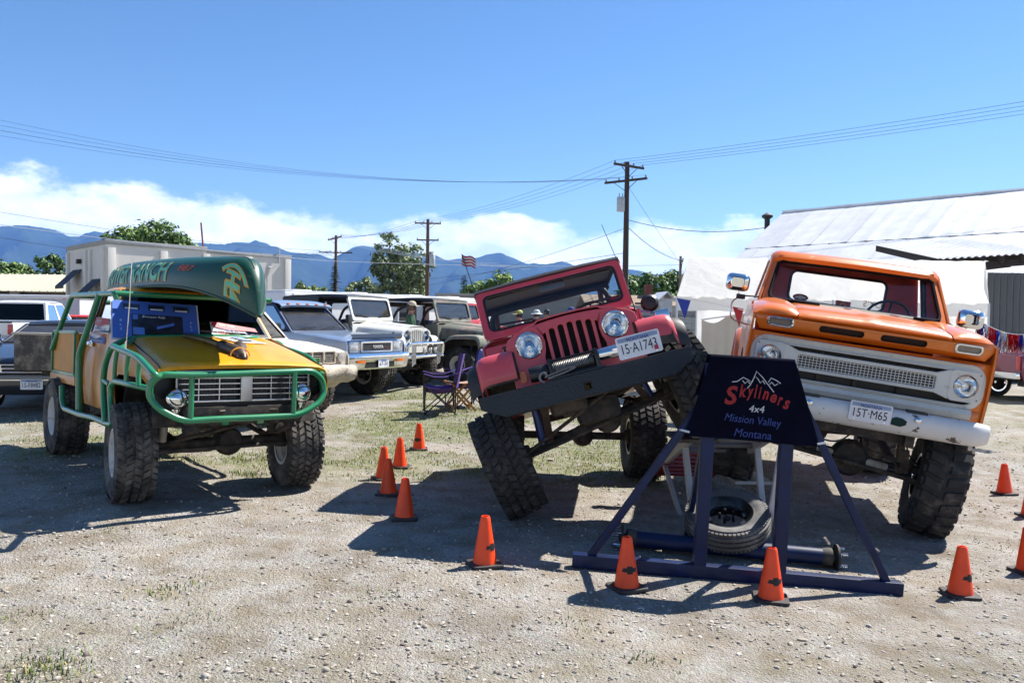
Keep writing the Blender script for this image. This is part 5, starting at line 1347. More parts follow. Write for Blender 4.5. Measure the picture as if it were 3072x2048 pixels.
# wordmark: letters set one by one along an arc
def letter_row(name, s, us, vs, hs, m, shear, rot):
    for c, u, v, h, r in zip(s, us, vs, hs, rot):
        TB.part(name, B().text(c, height=h, width=h * {'S': .80, 'i': .24, 'l': .26, 'k': .62, 'y': .62, 'r': .52, 'n': .72, 'e': .74, 's': .66}[c] * .72, t=.0004, shear=shear, bold=.003,
                fn=lambda x, y, z, u=u, v=v, r=r: bq(u + x * math.cos(r) - y * math.sin(r), v + x * math.sin(r) + y * math.cos(r), .0045 + z)), m, cl_o)
letter_row('wordmark_letter', 'Skyliners', [.30, .405, .475, .53, .567, .62, .69, .747, .80], [.545, .61, .57, .615, .60, .575, .545, .515, .48], [.23, .16, .15, .17, .15, .11, .11, .11, .12], CRED, .25, [.15, .05, 0, -.06, -.1, -.14, -.2, -.26, -.3])
b_text('lettering', '4x4', .535, .40, .135, .085, CWHT, .25, bold=.006)
b_text('lettering', 'Mission Valley', .50, .245, .46, .125, CBLU, .25, tilt=-.06); b_text('lettering', 'Montana', .50, .09, .28, .10, CBLU, .25, tilt=-.04)
ml = [[(.29, .71), (.34, .72), (.40, .775), (.455, .745), (.49, .72), (.54, .86), (.60, .79), (.655, .70), (.70, .62)], [(.395, .735), (.42, .70), (.445, .73), (.475, .70)], [(.445, .645), (.475, .69), (.52, .80), (.55, .77), (.575, .72), (.60, .75), (.62, .71)], [(.655, .735), (.69, .79), (.74, .765), (.78, .73)], [(.665, .71), (.69, .74), (.715, .70), (.75, .725)]]
for l_ in ml: TB.part('mountain_line', B().tube([bq(u, v, .004) for u, v in l_], .0032, 5), CWHT, cl_o)
for (u, v, px, py) in ((.02, .05, 2040, 1300), (.985, .03, 2468, 1338)):
    p = bq(u, v, .01); s_ = -1 if u < .5 else 1
    TB.part('tie', B().tube([p, p + bu * s_ * .05 + V((0, 0, .01)), p + bu * s_ * .06 - bn * .08], .008, 6), CWHT)
# ---- loose axle on the ground
al, ar = onground(1868, 1612, .075), onground(2505, 1672, .075)
TX = Thing('axle_tube', 'blue painted axle tube with chrome wheel studs lying behind the stand', 'axle', I4, off=tuple((al + ar) / 2 - V((0, 0, .075))))
ad_ = (ar - al).normalized()
TX.part('tube', B().tube([al + ad_ * .06, ar - ad_ * .06], .062, 18), BLU)
for e, s_ in ((al, -1), (ar, 1)):
    fl_ = TX.part('flange', B().lathe([(.062, -.10), (.07, -.06), (.07, -.03), (.035, -.02), (.035, 0), (.10, .0), (.10, .014), (.03, .016), (.03, .03), (0, .032)], o=e, ax=ad_ * s_, n=20), DARKM())
    u = ad_.orthogonal().normalized(); w = ad_.cross(u)
    for k in range(5):
        a = 2 * math.pi * k / 5 + .4; o = e + (u * math.cos(a) + w * math.sin(a)) * .072
        TX.part('lug_nut', B().lathe([(.006, 0), (.006, .035), (.013, .035), (.013, .07), (.004, .075), (0, .075)], o=o, ax=ad_ * s_, n=8), CHROME(), fl_)
# ---- loose tyre leaning on the axle
pt = onground(2190, 1640, .0); pt = V((pt.x - .06, pt.y - .12, gz(pt.x, pt.y)))
TT = Thing('tyre', 'car tyre on a black steel rim lying tilted on the blue axle', 'tyre', I4, off=tuple(pt))
hu, ty, ri = wheel_meshes(.325, .17, .20, 'street', 'steel', mat('tyre_rubber_grey', (.085, .082, .078), .7, var=.25, vs=8, dirt=.4, dcol=(.22, .21, .20)))
axt = V((-.12, -.36, .92)).normalized(); xx = axt.cross(V((0, 1, 0))).normalized(); zz = xx.cross(axt)
Mt = MX.Translation(pt + V((0, 0, .245))) @ MX((xx, axt, zz)).transposed().to_4x4()
TT.put('carcass', ty, Mt); TT.put('rim', ri, Mt)
# ---- traffic cones
CON = mat('cone_orange', (.92, .062, .002), .48, coat=.05, var=.13, vs=7, dirt=.10, dcol=(.55, .10, .03), ds=14); CBK = mat('cone_base_black', (.03, .026, .026), .7, var=.3)
BOW = mat('decal_black', (.008, .008, .009), .6)
HC = .335
cone_me = B().lathe([(.082, .018), (.080, .03), (.036, HC - .035), (.033, HC - .012), (.027, HC), (.022, HC), (.020, HC - .03)], ax=(0, 0, 1), n=28).mesh('cone_body', CON, 40)
base_me = B().plate(rrect(0, 0, .215, .215, .03), [circ(0, 0, .07, 20)], .022, .006, fn=lambda x, y, z: (x, y, z + .011)).mesh('cone_base', CBK, 40)
def bow_on(x, y, z):
    zc = .135 + y; r = lin(.080, .036, (zc - .03) / (HC - .065)) + .0016; a = -math.pi / 2 + x / r
    return (r * math.cos(a), r * math.sin(a), zc)
bt2 = [(-.052, -.013), (-.018, -.013), (-.018, -.024), (.018, -.024), (.018, -.013), (.052, -.009), (.046, .013), (.018, .013), (.018, .024), (-.018, .024), (-.018, .013), (-.046, .009)]
bow_me = B().grid([[bow_on(x_ + (.006 * s_ if abs(x_) > .04 else 0), s_ * h_, 0) for s_ in (-1, -.5, 0, .5, 1)] for x_, h_ in ((-.05, .011), (-.04, .012), (-.03, .0125), (-.019, .013), (-.018, .024), (-.009, .024), (0, .024), (.009, .024), (.018, .024), (.019, .013), (.03, .0125), (.04, .012), (.05, .011))]).mesh('bowtie_decal', BOW, 0)
G1 = 'traffic cones round the display'
L1 = 'plain orange traffic cone in the row beside the red jeep'
for px, py, lab, bow, yaw in ((1454, 1696, 'orange traffic cone standing alone between the cone row and the blue stand', 55, 20), (1257, 1349, 'orange traffic cone with black emblem at the grassy end of the cone row', -15, 10),
        (2312, 1800, 'orange traffic cone with black emblem before the second post of the blue stand', 10, -12), (1880, 1766, 'orange traffic cone with black emblem before the slanted brace of the blue stand', 10, 24),
        (2880, 1786, 'orange traffic cone with black emblem beside the bar end and mud tyre', 28, -8), (3013, 1482, 'plain orange traffic cone standing behind the mud tyre of the orange pickup', None, 5),
        (1213, 1556, L1, None, 12), (1166, 1483, L1, None, -10), (1149, 1437, L1, None, 30), (1199, 1402, L1, None, 0),
        (3084, 1716, 'plain orange traffic cone standing just behind the purple litter', None, 8), (3098, 1580, 'plain orange traffic cone standing between the purple litter and the magenta car', None, 0)):
    p = onground(px, py)
    if px == 3098: p = at(3090, 1575, 7.9); p.z = gz(p.x, p.y)
    o = bpy.data.objects.new('traffic_cone', None); COL.objects.link(o); o.location = (p.x, p.y, gz(p.x, p.y) + .004)
    o.rotation_euler = (rad(random.uniform(-1.5, 1.5)), rad(random.uniform(-1.5, 1.5)), rad(yaw)); tag(o, lab, 'cone', G1)
    link('cone_body', cone_me, o); link('cone_base', base_me, o)
    if bow is not None: link('bowtie_decal', bow_me, o).rotation_euler = (0, 0, rad(bow - yaw))
for px, py, r_ in ((2938, 1902, 20), (3018, 1934, 0)):
    p = onground(px, py)
    solo('litter', B().lathe([(.0, -.016), (.004, -.015), (.0045, .012), (.002, .016), (0, .017)], o=p + V((0, 0, .005)), ax=(math.cos(rad(r_)), -math.sin(rad(r_)), .05), n=8), mat('purple_plastic', (.09, .06, .30), .5), 'small purple scrap of plastic lying on the gravel', 'litter', 'purple litter on the gravel')

# ---- folding camp chairs and a small wooden table
PUR = mat('purple_canvas', (.085, .035, .235), .8, var=.2, vs=9); TAN = mat('tan_mesh', (.30, .24, .19), .85, var=.2); TUB = mat('chair_tube', (.02, .02, .022), .4, .3)
def camp_chair(px, py, d, yaw, label, seat_m, coat=False):
    p = at(px, py, d); p.z = gz(p.x, p.y)
    T = Thing('camp_chair', label, 'chair', pose(p, 0, 0, rad(yaw)), 'folding camp chairs beside the parked jeeps')
    w, f = .28, .24
    c = {(sx_, sy_): V((sx_ * f, sy_ * w, .0)) for sx_ in (-1, 1) for sy_ in (-1, 1)}
    tp = {(1, 1): V((.22, .29, .44)), (1, -1): V((.22, -.29, .44)), (-1, 1): V((-.22, .29, .42)), (-1, -1): V((-.22, -.29, .42))}
    for a, b_ in (((1, 1), (1, -1)), ((-1, 1), (-1, -1)), ((1, 1), (-1, 1)), ((1, -1), (-1, -1))):
        T.part('cross_leg', B().tube([c[a] + V((0, 0, .01)), tp[b_]], .010, 6), TUB); T.part('cross_leg', B().tube([c[b_] + V((0, 0, .01)), tp[a]], .010, 6), TUB)
    for k in c: T.part('foot', B().lathe([(.02, 0), (.022, .02), (.012, .03)], o=c[k], ax=(0, 0, 1), n=8), TUB)
    for s_ in (-1, 1):
        T.part('back_post', B().tube([V((-.24, s_ * .28, .02)), V((-.24, s_ * .29, .45)), V((-.34, s_ * .28, .95))], .010, 6), TUB)
        T.part('front_post', B().tube([V((.24, s_ * .29, .02)), V((.25, s_ * .30, .64))], .010, 6), TUB)
        T.part('armrest', B().grid([[(x, s_ * .26, z), (x, s_ * .35, z)] for x, z in ((.26, .645), (.10, .60), (-.08, .60), (-.27, .66))], th=.008), PUR)
    rows = [[(lin(.24, -.24, j / 8), lin(-.27, .27, i / 8), .44 - .10 * math.sin(math.pi * i / 8) ** .8 - .03 * math.sin(math.pi * j / 8)) for i in range(9)] for j in range(9)]
    T.part('seat', B().grid(rows, th=.006), PUR)
    T.part('seat_inset', B().grid([[V(p_) + V((0, 0, .004)) for p_ in r[2:7]] for r in rows[2:7]], th=.002), seat_m)
    rows = [[(lin(-.24, -.345, j / 8) - .05 * math.sin(math.pi * i / 8), lin(-.28, .28, i / 8), lin(.42, .95, j / 8)) for i in range(9)] for j in range(9)]
    T.part('backrest', B().grid(rows, th=.008), PUR)
    if coat:
        o = solo('jacket', B().grid([[T.mw @ V((x_ - .0, lin(-.25, .05, i / 6), z_ + .02 * math.sin(i * 2))) for i in range(7)] for x_, z_ in ((-.30, .55), (-.33, .8), (-.365, .965), (-.40, .955), (-.42, .75), (-.43, .5))], th=.012), mat('denim_jacket', (.12, .20, .42), .8, var=.25), 'pale blue jacket hung over the back of a purple camp chair', 'jacket')
    return T
ch1 = camp_chair(1318, 1215, 13.0, 188, 'purple camp chair with tan mesh seat beside the folding table', TAN)
ch2 = camp_chair(1394, 1190, 13.9, 205, 'purple camp chair with a blue jacket, behind the folding table', PUR, True)
p = at(1380, 1205, 13.35); p.z = gz(p.x, p.y)
WOOD = mat('oiled_wood', (.42, .19, .055), .5, var=.2, vs=6, grain=(1, 1, 8))
TW = Thing('folding_table', 'small wooden folding table with a striped canvas top between purple chairs', 'table', pose(p, 0, 0, rad(20)))
for s_ in (-1, 1):
    TW.part('leg', B().beam((-.22, s_ * .20, 0), (.20, s_ * .20, .47), .022, .035), WOOD); TW.part('leg', B().beam((.22, s_ * .175, 0), (-.20, s_ * .175, .47), .022, .035), WOOD)
    TW.part('rail', B().beam((s_ * .21, -.22, .47), (s_ * .21, .22, .47), .03, .03), WOOD); TW.part('rail', B().beam((s_ * .15, -.18, .08), (s_ * .15, .18, .08), .02, .03), WOOD)
for k in range(9):
    TW.part('canvas_stripe', B().grid([[(lin(-.22, .22, i / 6), -.20 + .0445 * k, .485 - .025 * math.sin(math.pi * i / 6)) for i in range(7)], [(lin(-.22, .22, i / 6), -.20 + .0445 * (k + 1), .485 - .025 * math.sin(math.pi * i / 6)) for i in range(7)]], th=.003), mat(*[('canvas_red', (.35, .06, .03), .8), ('canvas_cream', (.55, .46, .30), .8), ('canvas_green', (.06, .16, .11), .8)][k % 3]))
# ================================================================ PARKED VEHICLES (origin: ground under the front axle)
def car(name, label, cat, loc, yaw, P, group=None):
    z0 = gz(loc[0], loc[1]); g = P.get
    T = Thing(name, label, cat, pose((loc[0], loc[1], z0), 0, 0, rad(yaw)), group, off=(-g('wb') / 2, 0, 0))
    paint = P['paint']; blk = BLACK(); hw, R, W, rr = g('hw', .82), g('R', .36), g('W', .25), g('rr', .19)
    xf, xr, wb, zs, zh, xc, zc, zd = g('xf'), g('xr'), g('wb'), g('zs'), g('zh'), g('xc'), g('zc'), g('zd', g('zc'))
    def bul(z): return hw - .05 * max(0, (z - zs) / (zc - zs) - .55) ** 1.5 * 2 - .06 * max(0, .3 - (z - zs) / (zc - zs)) ** 1.2 * 2
    ar = R * 1.16
    def archpts(x0, zc_): return [(x0 + ar * math.cos(rad(a)), max(zs, zc_ + ar * math.sin(rad(a)))) for a in range(180, -1, -15)]
    so = [(xf - .03, zh - .04), (xf, zh - .12), (xf, zs + .10), (xf - .06, zs)] + list(reversed(archpts(0, R))) + list(reversed(archpts(-wb, R))) + [(xr + .05, zs + .05), (xr, zs + .18), (xr, zd - .06), (xr + .03, zd - .02), (g('xb', xc - 1.6), zd), (xc, zc)]
    for s_ in (-1, 1):
        sd = T.part('body_side', B().plate(sub(so, .12), [], .02, .004, fn=lambda x, y, z, s_=s_: (x, s_ * bul(y) + z, y)), g('sidemat', paint), smooth=50)
        for x0 in (0, -wb):
            T.part('wheel_well', B().grid([[(x0 + ar * 1.02 * math.cos(a), s_ * (hw - .03), R + ar * 1.02 * math.sin(a)), (x0 + ar * 1.02 * math.cos(a), s_ * (hw - .36), R + ar * 1.02 * math.sin(a))] for a in [math.pi * k / 8 for k in range(9)]], th=.01), DARKM(), sd)
        xd0, xd1 = xc - .12, g('xb', xc - 1.6) + .2
        T.part('door_seam', B().tube([(xd0, s_ * (bul(zc - .05) + .012), zc - .03), (xd0, s_ * (bul((zs + zc) / 2) + .012), (zs + zc) / 2), (xd0, s_ * (bul(zs + .1) + .012), zs + .08), (xd1, s_ * (bul(zs + .1) + .012), zs + .08), (xd1, s_ * (bul((zs + zc) / 2) + .012), (zs + zc) / 2), (xd1, s_ * (bul(zc - .05) + .012), zc - .03)], .005, 5), blk, sd)
        T.part('door_handle', B().box((xd1 + .14, s_ * (bul(zc - .15) + .02), zc - .16), (.13, .02, .03), bev=.006), g('handle', blk), sd)
    # hood
    ht = [(xf - .02, zh - .06, bul(zh) - .01), (xf - .06, zh - .015, bul(zh) - .005), (xf - .2, zh + .01, bul(zh)), (lin(xf, xc, .6), lin(zh, zc, .6) + .02, bul(zc) + .0), (xc + .02, zc, bul(zc))]
    hd = T.part('hood', B().grid(skin(ht, YS, .035, .025), th=.01), g('hoodmat', paint), smooth=40)
    # cabin
    xw, zr, xrt, xrb = g('xw'), g('zr'), g('xrt'), g('xrb')
    hr = g('hr', hw - .16); tum = (bul(zc) - hr) / (zr - zc)
    yat = lambda z: bul(zc) - .01 - tum * (z - zc)
    gfo = [(xc, zc - .01), (xw, zr - .02), (xrt, zr - .02), (xrb, zd - .01)]
    cx_ = (xw + xrt) / 2
    holes = []
    for h in g('wins'):
        holes.append([(lin(lin(xc, xrb, a), lin(xw, xrt, a2), t), lin(lin(zc, zd, a), zr, t)) for a, a2, t in ((h[0] + .02, h[0] + .02, .08), (h[0] + .02, h[0] + .02, .88), (h[1] - .02, h[1] - .02, .88), (h[1] - .02, h[1] - .02, .08))])
    for s_ in (-1, 1):
        gs = T.part('window_frame', B().plate(gfo, holes, .03, .006, fn=lambda x, y, z, s_=s_: (x, s_ * yat(y) + z, y)), g('cabmat', paint))
        for h in holes:
            T.part('side_window', B().plate(h, [], .004, fn=lambda x, y, z, s_=s_: (x, s_ * yat(y) + z, y)), g('glass', CGLASS()), gs)
    def screen(nm, x0, z0_, x1, z1_, w0, w1, wip=False):
        fn = lambda x, y, z: (lin(x0, x1, y) + z - g('curve', .0) * x * x, x, lin(z0_, z1_, y))
        o = sub([(-w0, 0), (w0, 0), (w1, 1), (-w1, 1)], .2); i_ = sub([(-w0 + .06, .07), (w0 - .06, .07), (w1 - .06, .92), (-w1 + .06, .92)], .2)
        f_ = T.part(nm + '_frame', B().plate(o, [i_], .03, fn=fn), g('cabmat', paint)); T.part(nm, B().plate(i_, [], .004, fn=fn), g('glass', CGLASS()), f_)
        T.part('weatherstrip', B().tube([fn(a, b_, .018) for a, b_ in i_], .011, 5, closed=True), blk, f_)
        return fn
    wfn2 = screen('windshield', xc, zc, xw, zr, yat(zc), yat(zr)); screen('rear_window', xrb, zd, xrt, zr, yat(zd), yat(zr))
    for y0 in (.05, -.5): wiper(T, wfn2(y0, .0, .03), wfn2(y0 + .18, .13, .04), V((0, .20, .02)))
    rp_ = [(xw + .03, zr - .015, yat(zr) + .0), (xw - .02, zr + .02, yat(zr)), (lin(xw, xrt, .3), zr + .045, yat(zr)), (lin(xw, xrt, .7), zr + .045, yat(zr)), (xrt + .02, zr + .02, yat(zr)), (xrt - .03, zr - .015, yat(zr))]
    T.part('roof', B().grid(skin(rp_, YS, .035, .02), th=.012), g('roofmat', paint), smooth=45)
    # rear deck or bed
    if g('bed'):
        xb = xrb - .03
        T.part('bed', B().box(((xb + xr) / 2, 0, zs + .28), (abs(xb - xr), 2 * hw - .12, .03)).box((xb - .02, 0, (zs + zd) / 2 + .1), (.03, 2 * hw - .1, zd - zs - .25)).box((xr + .04, 0, (zs + .2 + zd) / 2), (.05, 2 * hw - .08, zd - zs - .22), bev=.012), g('sidemat', paint))
    elif xr < xrb - .1:
        T.part('rear_deck', B().grid(skin([(xrb - .0, zd, bul(zd)), (lin(xrb, xr, .5), zd - .01, bul(zd)), (xr + .04, zd - .04, bul(zd)), (xr, zd - .10, bul(zd))], YS, .04, .02), th=.01), paint)
    T.part('tail_panel', B().plate([(-hw + .03, zs + .15), (hw - .03, zs + .15), (bul(zd) - .01, zd - .03), (-bul(zd) + .01, zd - .03)], [], .02, fn=lambda x, y, z: (xr + .01 + z, x, y)), g('sidemat', paint))
    for s_ in (-1, 1): T.part('tail_light', B().box((xr - .005, s_ * (hw - .10), (zs + zd) / 2 + .12), (.03, .13, .30), bev=.012), REDL())
    T.part('rear_bumper', B().box((xr - .06, 0, zs + .16), (.12, 2 * hw - .04, .14), bev=.03), g('bumpmat', blk))
    # front
    T.part('front_panel', B().plate([(-bul(zh) + .01, zh - .05), (bul(zh) - .01, zh - .05), (hw - .01, zs + .12), (-hw + .01, zs + .12)], [], .02, fn=lambda x, y, z: (xf - .03 + z, x, y)), g('frontmat', paint))
    T.part('floor', B().box(((xf + xr) / 2, 0, zs + .06), (xf - xr - .3, 2 * hw - .5, .05)), DARKM())
    for y in (-.36, .36): seat(T, lin(xc, xrb, .45) - .1, y, zs + .30, g('seatmat', mat('grey_seat', (.22, .22, .23), .85)), .46, max(.4, zc - zs - .12))
    T.part('dashboard', B().box((xc - .22, 0, zc - .10), (.3, 2 * hw - .3, .18), bev=.04), g('dashmat', mat('dash_grey', (.28, .28, .29), .8)))
    steering(T, (xc - .42, .36, zc - .02), .18)
    for i, (x0, s_) in enumerate(((0, -1), (0, 1), (-wb, -1), (-wb, 1))):
        wheel(T, (x0, s_ * (hw - W / 2 + g('poke', .02)), R), rotz((0, s_, 0), rad(g('steer', 0)) if x0 == 0 else 0), R, W, rr, g('tread', 'street'), g('rim', 'steel'), spin=i * .9, rubber=g('rubber'))
    if g('lift'):
        axle(T, (0, hw - .1, R), (0, -hw + .1, R), .11)
    if g('mirror', True):
        for s_ in (-1, 1): T.part('mirror', B().box((xc - .22, s_ * (bul(zc) + .12), zc + .10), (.07, .16, .12), bev=.02).tube([(xc - .2, s_ * bul(zc), zc + .03), (xc - .22, s_ * (bul(zc) + .08), zc + .08)], .015, 6), g('mirmat', blk))
    return T
ROW = 'off-road vehicles parked in a row behind the display'
FWY = -28.6
# silver-blue utility wagon
SIL = mat('silver_blue_paint', (.255, .325, .45), .28, .35, coat=.6, var=.06)
NAV = mat('dark_blue_roof', (.03, .045, .10), .25, .3, coat=.6, var=.1)
T4 = car('utility_wagon', 'silver and navy off-road wagon with bug deflector, chrome bumper and sun visor', 'car', (-3.13, 15.0), FWY,
    dict(paint=SIL, xf=.80, xr=-3.55, wb=2.62, zs=.52, zh=1.10, xc=-.52, zc=1.20, zd=1.22, xb=-1.7, xw=-1.08, zr=1.73, xrt=-3.2, xrb=-3.5, hw=.83, R=.40, W=.28, rr=.19, rim='dusty', tread='at', wins=((.0, .30), (.33, .60), (.63, .97)),
         cabmat=NAV, roofmat=NAV, lift=True, poke=.04), ROW)
T4.part('bug_deflector', B().grid([[(.80 - .02 * abs(y) ** 3, y, 1.09), (.84 - .03 * abs(y) ** 3, y, 1.13), (.80 - .03 * abs(y) ** 3, y, 1.185)] for y in [lin(-.72, .72, k / 12) for k in range(13)]], th=.006), mat('smoked_plastic', (.03, .033, .04), .12, coat=.6))
gr4 = T4.part('grille', B().plate(rrect(0, .96, .92, .20, .03), [rrect(0, .955, .80, .13, .015)], .03, .008, fn=lambda x, y, z: (.79 + z, x, y)), CHROME())
T4.part('grille_backing', B().box((.775, 0, .955), (.02, .82, .14)), blk, gr4)
for k in range(4): T4.part('grille_slat', B().box((.79, 0, .908 + .031 * k), (.012, .80, .009)), mat('slat_grey', (.10, .10, .11), .4), gr4)
T4.part('lettering', B().text('TOYOTA', width=.30, height=.055, t=.004, bold=.004, fn=lambda x, y, z: (.806 + z, x + .02, .957 + y)), CHROME(), gr4)
T4.part('lettering', B().text('V6', width=.055, height=.03, t=.003, fn=lambda x, y, z: (.806 + z, x + .30, .925 + y)), REDL(), gr4)
for s_ in (-1, 1):
    h4 = T4.part('headlight', B().plate(rrect(s_ * .62, .96, .26, .19, .02), [rrect(s_ * .62, .96, .23, .16, .015)], .03, .006, fn=lambda x, y, z: (.785 + z, x, y)), CHROME())
    T4.part('lens', B().box((.785, s_ * .62, .96), (.012, .235, .165), bev=.004), mat('lamp_glass_box', (.55, .58, .62), .12, .5, coat=.8, var=.2, vs=30), h4)
b = B()
T4.part('bumper', B().grid([[(x - .10 * max(0, abs(y) - .6) ** 1.5 * 2, y, z) for y in [lin(-.86, .86, k / 16) for k in range(17)]] for x, z in ((.80, .84), (.885, .835), (.90, .80), (.90, .74), (.87, .71), (.86, .62), (.84, .58), (.78, .56))], th=.01), CHROME(), smooth=45)
for s_ in (-1, 1):
    T4.part('turn_signal', B().box((.895, s_ * .56, .725), (.02, .24, .09), bev=.01), AMBER())
T4.part('lower_grille', B().box((.872, 0, .645), (.012, .82, .11)), blk)
plate_text(T4, lambda u, v, w=0.0: (.905 + w, .06 + u, .665 + v), '67-50', .30, .152)
T4.part('sun_visor', B().grid([[(x, y, z - .03 * (abs(y) / .68) ** 4) for y in [lin(-.68, .68, k / 10) for k in range(11)]] for x, z in ((-1.12, 1.775), (-.92, 1.735), (-.86, 1.69), (-.885, 1.665))], th=.01), SIL)
for k in range(5): T4.part('marker_lamp', B().box((-.865, -.5 + .25 * k, 1.715), (.03, .07, .02), bev=.006), AMBER())
# mud-caked pickup
MUD = mat('dried_mud_paint', (.44, .41, .36), .9, var=.25, vs=5, dirt=.7, dcol=(.55, .50, .43), ds=10, bump=.9, bs=22)
MUD2 = mat('caked_mud', (.50, .44, .36), .95, var=.2, vs=7, dirt=.35, dcol=(.10, .085, .07), ds=9, bump=1.0, bs=25)
T5 = car('mud_pickup', 'small pickup caked in pale dried mud with battered front bumper', 'pickup', (-3.60, 12.45), FWY - 3,
    dict(paint=MUD, xf=.72, xr=-3.3, wb=2.6, zs=.55, zh=1.05, xc=-.58, zc=1.17, zd=1.15, xb=-1.6, xw=-1.0, zr=1.62, xrt=-1.55, xrb=-1.72, hw=.80, R=.39, W=.29, rr=.19, rim='dusty', tread='mud', rubber=RUBBER2(), wins=((.05, .95),), bed=True, lift=True,
         glass=glassmat('dusty_glass', (.7, .74, .75), haze=.22), bumpmat=MUD2, poke=.05, steer=4, mirror=False), ROW)
g5 = T5.part('grille', B().plate(rrect(0, .93, .98, .20, .02), [rrect(-.36 + .24 * k, .93, .20, .16, .015) for k in range(4)], .03, .008, fn=lambda x, y, z: (.735 + z, x, y)), MUD2)
T5.part('grille_backing', B().box((.71, 0, .93), (.02, .96, .18)), blk, g5)
for k in range(4):
    for j in range(5): T5.part('grille_slat', B().box((.732, -.36 + .24 * k, .87 + .03 * j), (.012, .20, .009)), MUD2, g5)
for s_ in (-1, 1): T5.part('headlight', B().lathe([(.085, 0), (.075, .015), (0, .02)], o=(.725, s_ * .63, .93), ax=(1, 0, 0), n=18), mat('muddy_lens', (.40, .37, .32), .6, var=.3, vs=20))
rows = []
for x, z in ((.74, .80), (.83, .79), (.86, .75), (.85, .66), (.80, .60), (.74, .58)):
    rows.append([(x + .03 * noise.noise(V((y * 6, z * 9, 1))), y, z + .03 * noise.noise(V((y * 5, x * 9, 4))) - .03 * max(0, y) ** 2) for y in [lin(-.84, .84, k / 24) for k in range(25)]])
T5.part('bumper', B().grid(rows, th=.02), MUD2, smooth=60)
T5.part('skid_plate', B().grid([[(lin(.80, .45, j / 4), lin(-.7, .7, i / 12), lin(.60, .46, j / 4) + .04 * noise.noise(V((i * .7, j, 3)))) for i in range(13)] for j in range(5)], th=.02), MUD2, smooth=60)
# three more jeeps
def place_jeep(name, label, loc, hz, yaw, paint, P):
    z = gz(*loc); c, s = math.cos(rad(yaw)), math.sin(rad(yaw))
    M = pose((loc[0], loc[1], z + hz), 0, 0, rad(yaw)); R = P.get('R', .39)
    T = Thing(name, label, 'jeep', M, ROW, off=(-1.5, 0, -hz))
    xr_ = P.get('xrear', -2.6)
    ws = [((-.45, -.74, R - hz), rotz((0, -1, 0), rad(P.get('steer', 0)))), ((-.45, .74, R - hz), rotz((0, 1, 0), rad(P.get('steer', 0)))), ((xr_, -.74, R - hz), (0, -1, 0)), ((xr_, .74, R - hz), (0, 1, 0))]
    jeep(T, paint, ws, P)
    return T
WJ = mat('white_jeep_paint', (.66, .66, .62), .35, coat=.4, var=.04)
TWJ = place_jeep('jeep', 'white jeep with black roof, chrome tube bumper and fender flares', (-1.97, 16.75), 1.09, -27, WJ, dict(R=.41, Wd=.29, rr=.20, rim='chrome', tread='at', top='full', top_back=-2.95, steer=3, glass=CGLASS(), topmat=mat('dark_grey_top', (.028, .033, .04), .5, var=.2)))
ALU = mat('polished_aluminium', (.62, .63, .64), .22, .95, var=.08)
bw = TWJ.part('bumper', B().tube(fil([(.05, -.80, -.42), (.22, -.72, -.42), (.22, .72, -.42), (.05, .80, -.42)], .1, 4), .045, 12).tube(fil([(.20, -.66, -.40), (.24, -.66, -.16), (.24, .66, -.16), (.20, .66, -.40)], .08, 4), .04, 12), CHROME())
for y in (-.5, .42): TWJ.part('bumper_plate', B().plate([(-.06, -.62), (.08, -.56), (.10, -.15), (.0, -.05), (-.07, -.1)], [], .012, fn=lambda x, y_, z, y=y: (.27 + .0 * x, y + x, y_)), ALU, bw)
for y in (-.12, .12, .3): TWJ.part('tow_hook', B().box((.27, y, -.30), (.05, .07, .12), bev=.02), ALU, bw)
TWJ.part('mirror', B().box((-1.02, -.92, .30), (.08, .15, .22), bev=.03).tube([(-1.1, -.74, .1), (-1.04, -.9, .2)], .012, 6), BLACK())
CAMO = mat('camouflage_paint', (.15, .16, .13), .75, var=.5, vs=2.2, dirt=.45, dcol=(.30, .20, .18), ds=3)
TCJ = place_jeep('jeep', 'faded camouflage jeep with black cloth top and white slotted wheels', (-.38, 18.4), 1.05, -30, CAMO, dict(R=.39, Wd=.27, rr=.20, rim='dusty', tread='at', top='bikini', top_back=-2.7, flare=False, glass=CGLASS()))
TCJ.part('bumper', B().box((.2, 0, -.42), (.10, 1.5, .14), bev=.01), DARKM())
TCJ.part('rear_curtain', B().plate([(-.68, .12), (.68, .12), (.66, .74), (-.66, .74)], [rrect(0, .45, .8, .36, .06)], .01, fn=lambda x, y, z: (-2.72 + z, x, y)), mat('black_vinyl_top', (.018, .018, .02), .55))
RJ2 = mat('bright_red_paint', (.48, .025, .030), .3, coat=.6, var=.05)
TRJ = place_jeep('jeep', 'bright red jeep with white hard top behind the camouflage jeep', (-.24, 20.6), 1.05, -30, RJ2, dict(R=.38, Wd=.26, rr=.19, rim='chrome', tread='at', top='full', top_back=-2.95, glass=CGLASS(), topmat=mat('white_hardtop', (.68, .68, .68), .4, var=.04)))
# small flag on the whip
FW = at(1385, 762, 9.3); wb_ = V((-2.95, -.70, .10))
TJ.part('flag_whip', B().tube([wb_, wb_ * .6 + w2l(FW) * .4 + V((0, .03, 0)), w2l(FW)], .005, 5), BLACK())
TFl = Thing('flag', 'small red and white striped flag on a whip aerial', 'flag', I4, off=tuple(FW))
for k in range(7):
    z0_ = -.017 * k
    TFl.part('stripe', B().grid([[FW + V((.0 + t * .16, .02 * math.sin(t * 6), z0_ - .045 * t - .01 * math.sin(t * 7))) for t in [i / 8 for i in range(9)]], [FW + V((t * .16, .02 * math.sin(t * 6), z0_ - .017 - .045 * t - .01 * math.sin(t * 7))) for t in [i / 8 for i in range(9)]]]), mat('flag_red', (.45, .03, .04), .7) if k % 2 == 0 else mat('flag_white', (.7, .7, .7), .7))
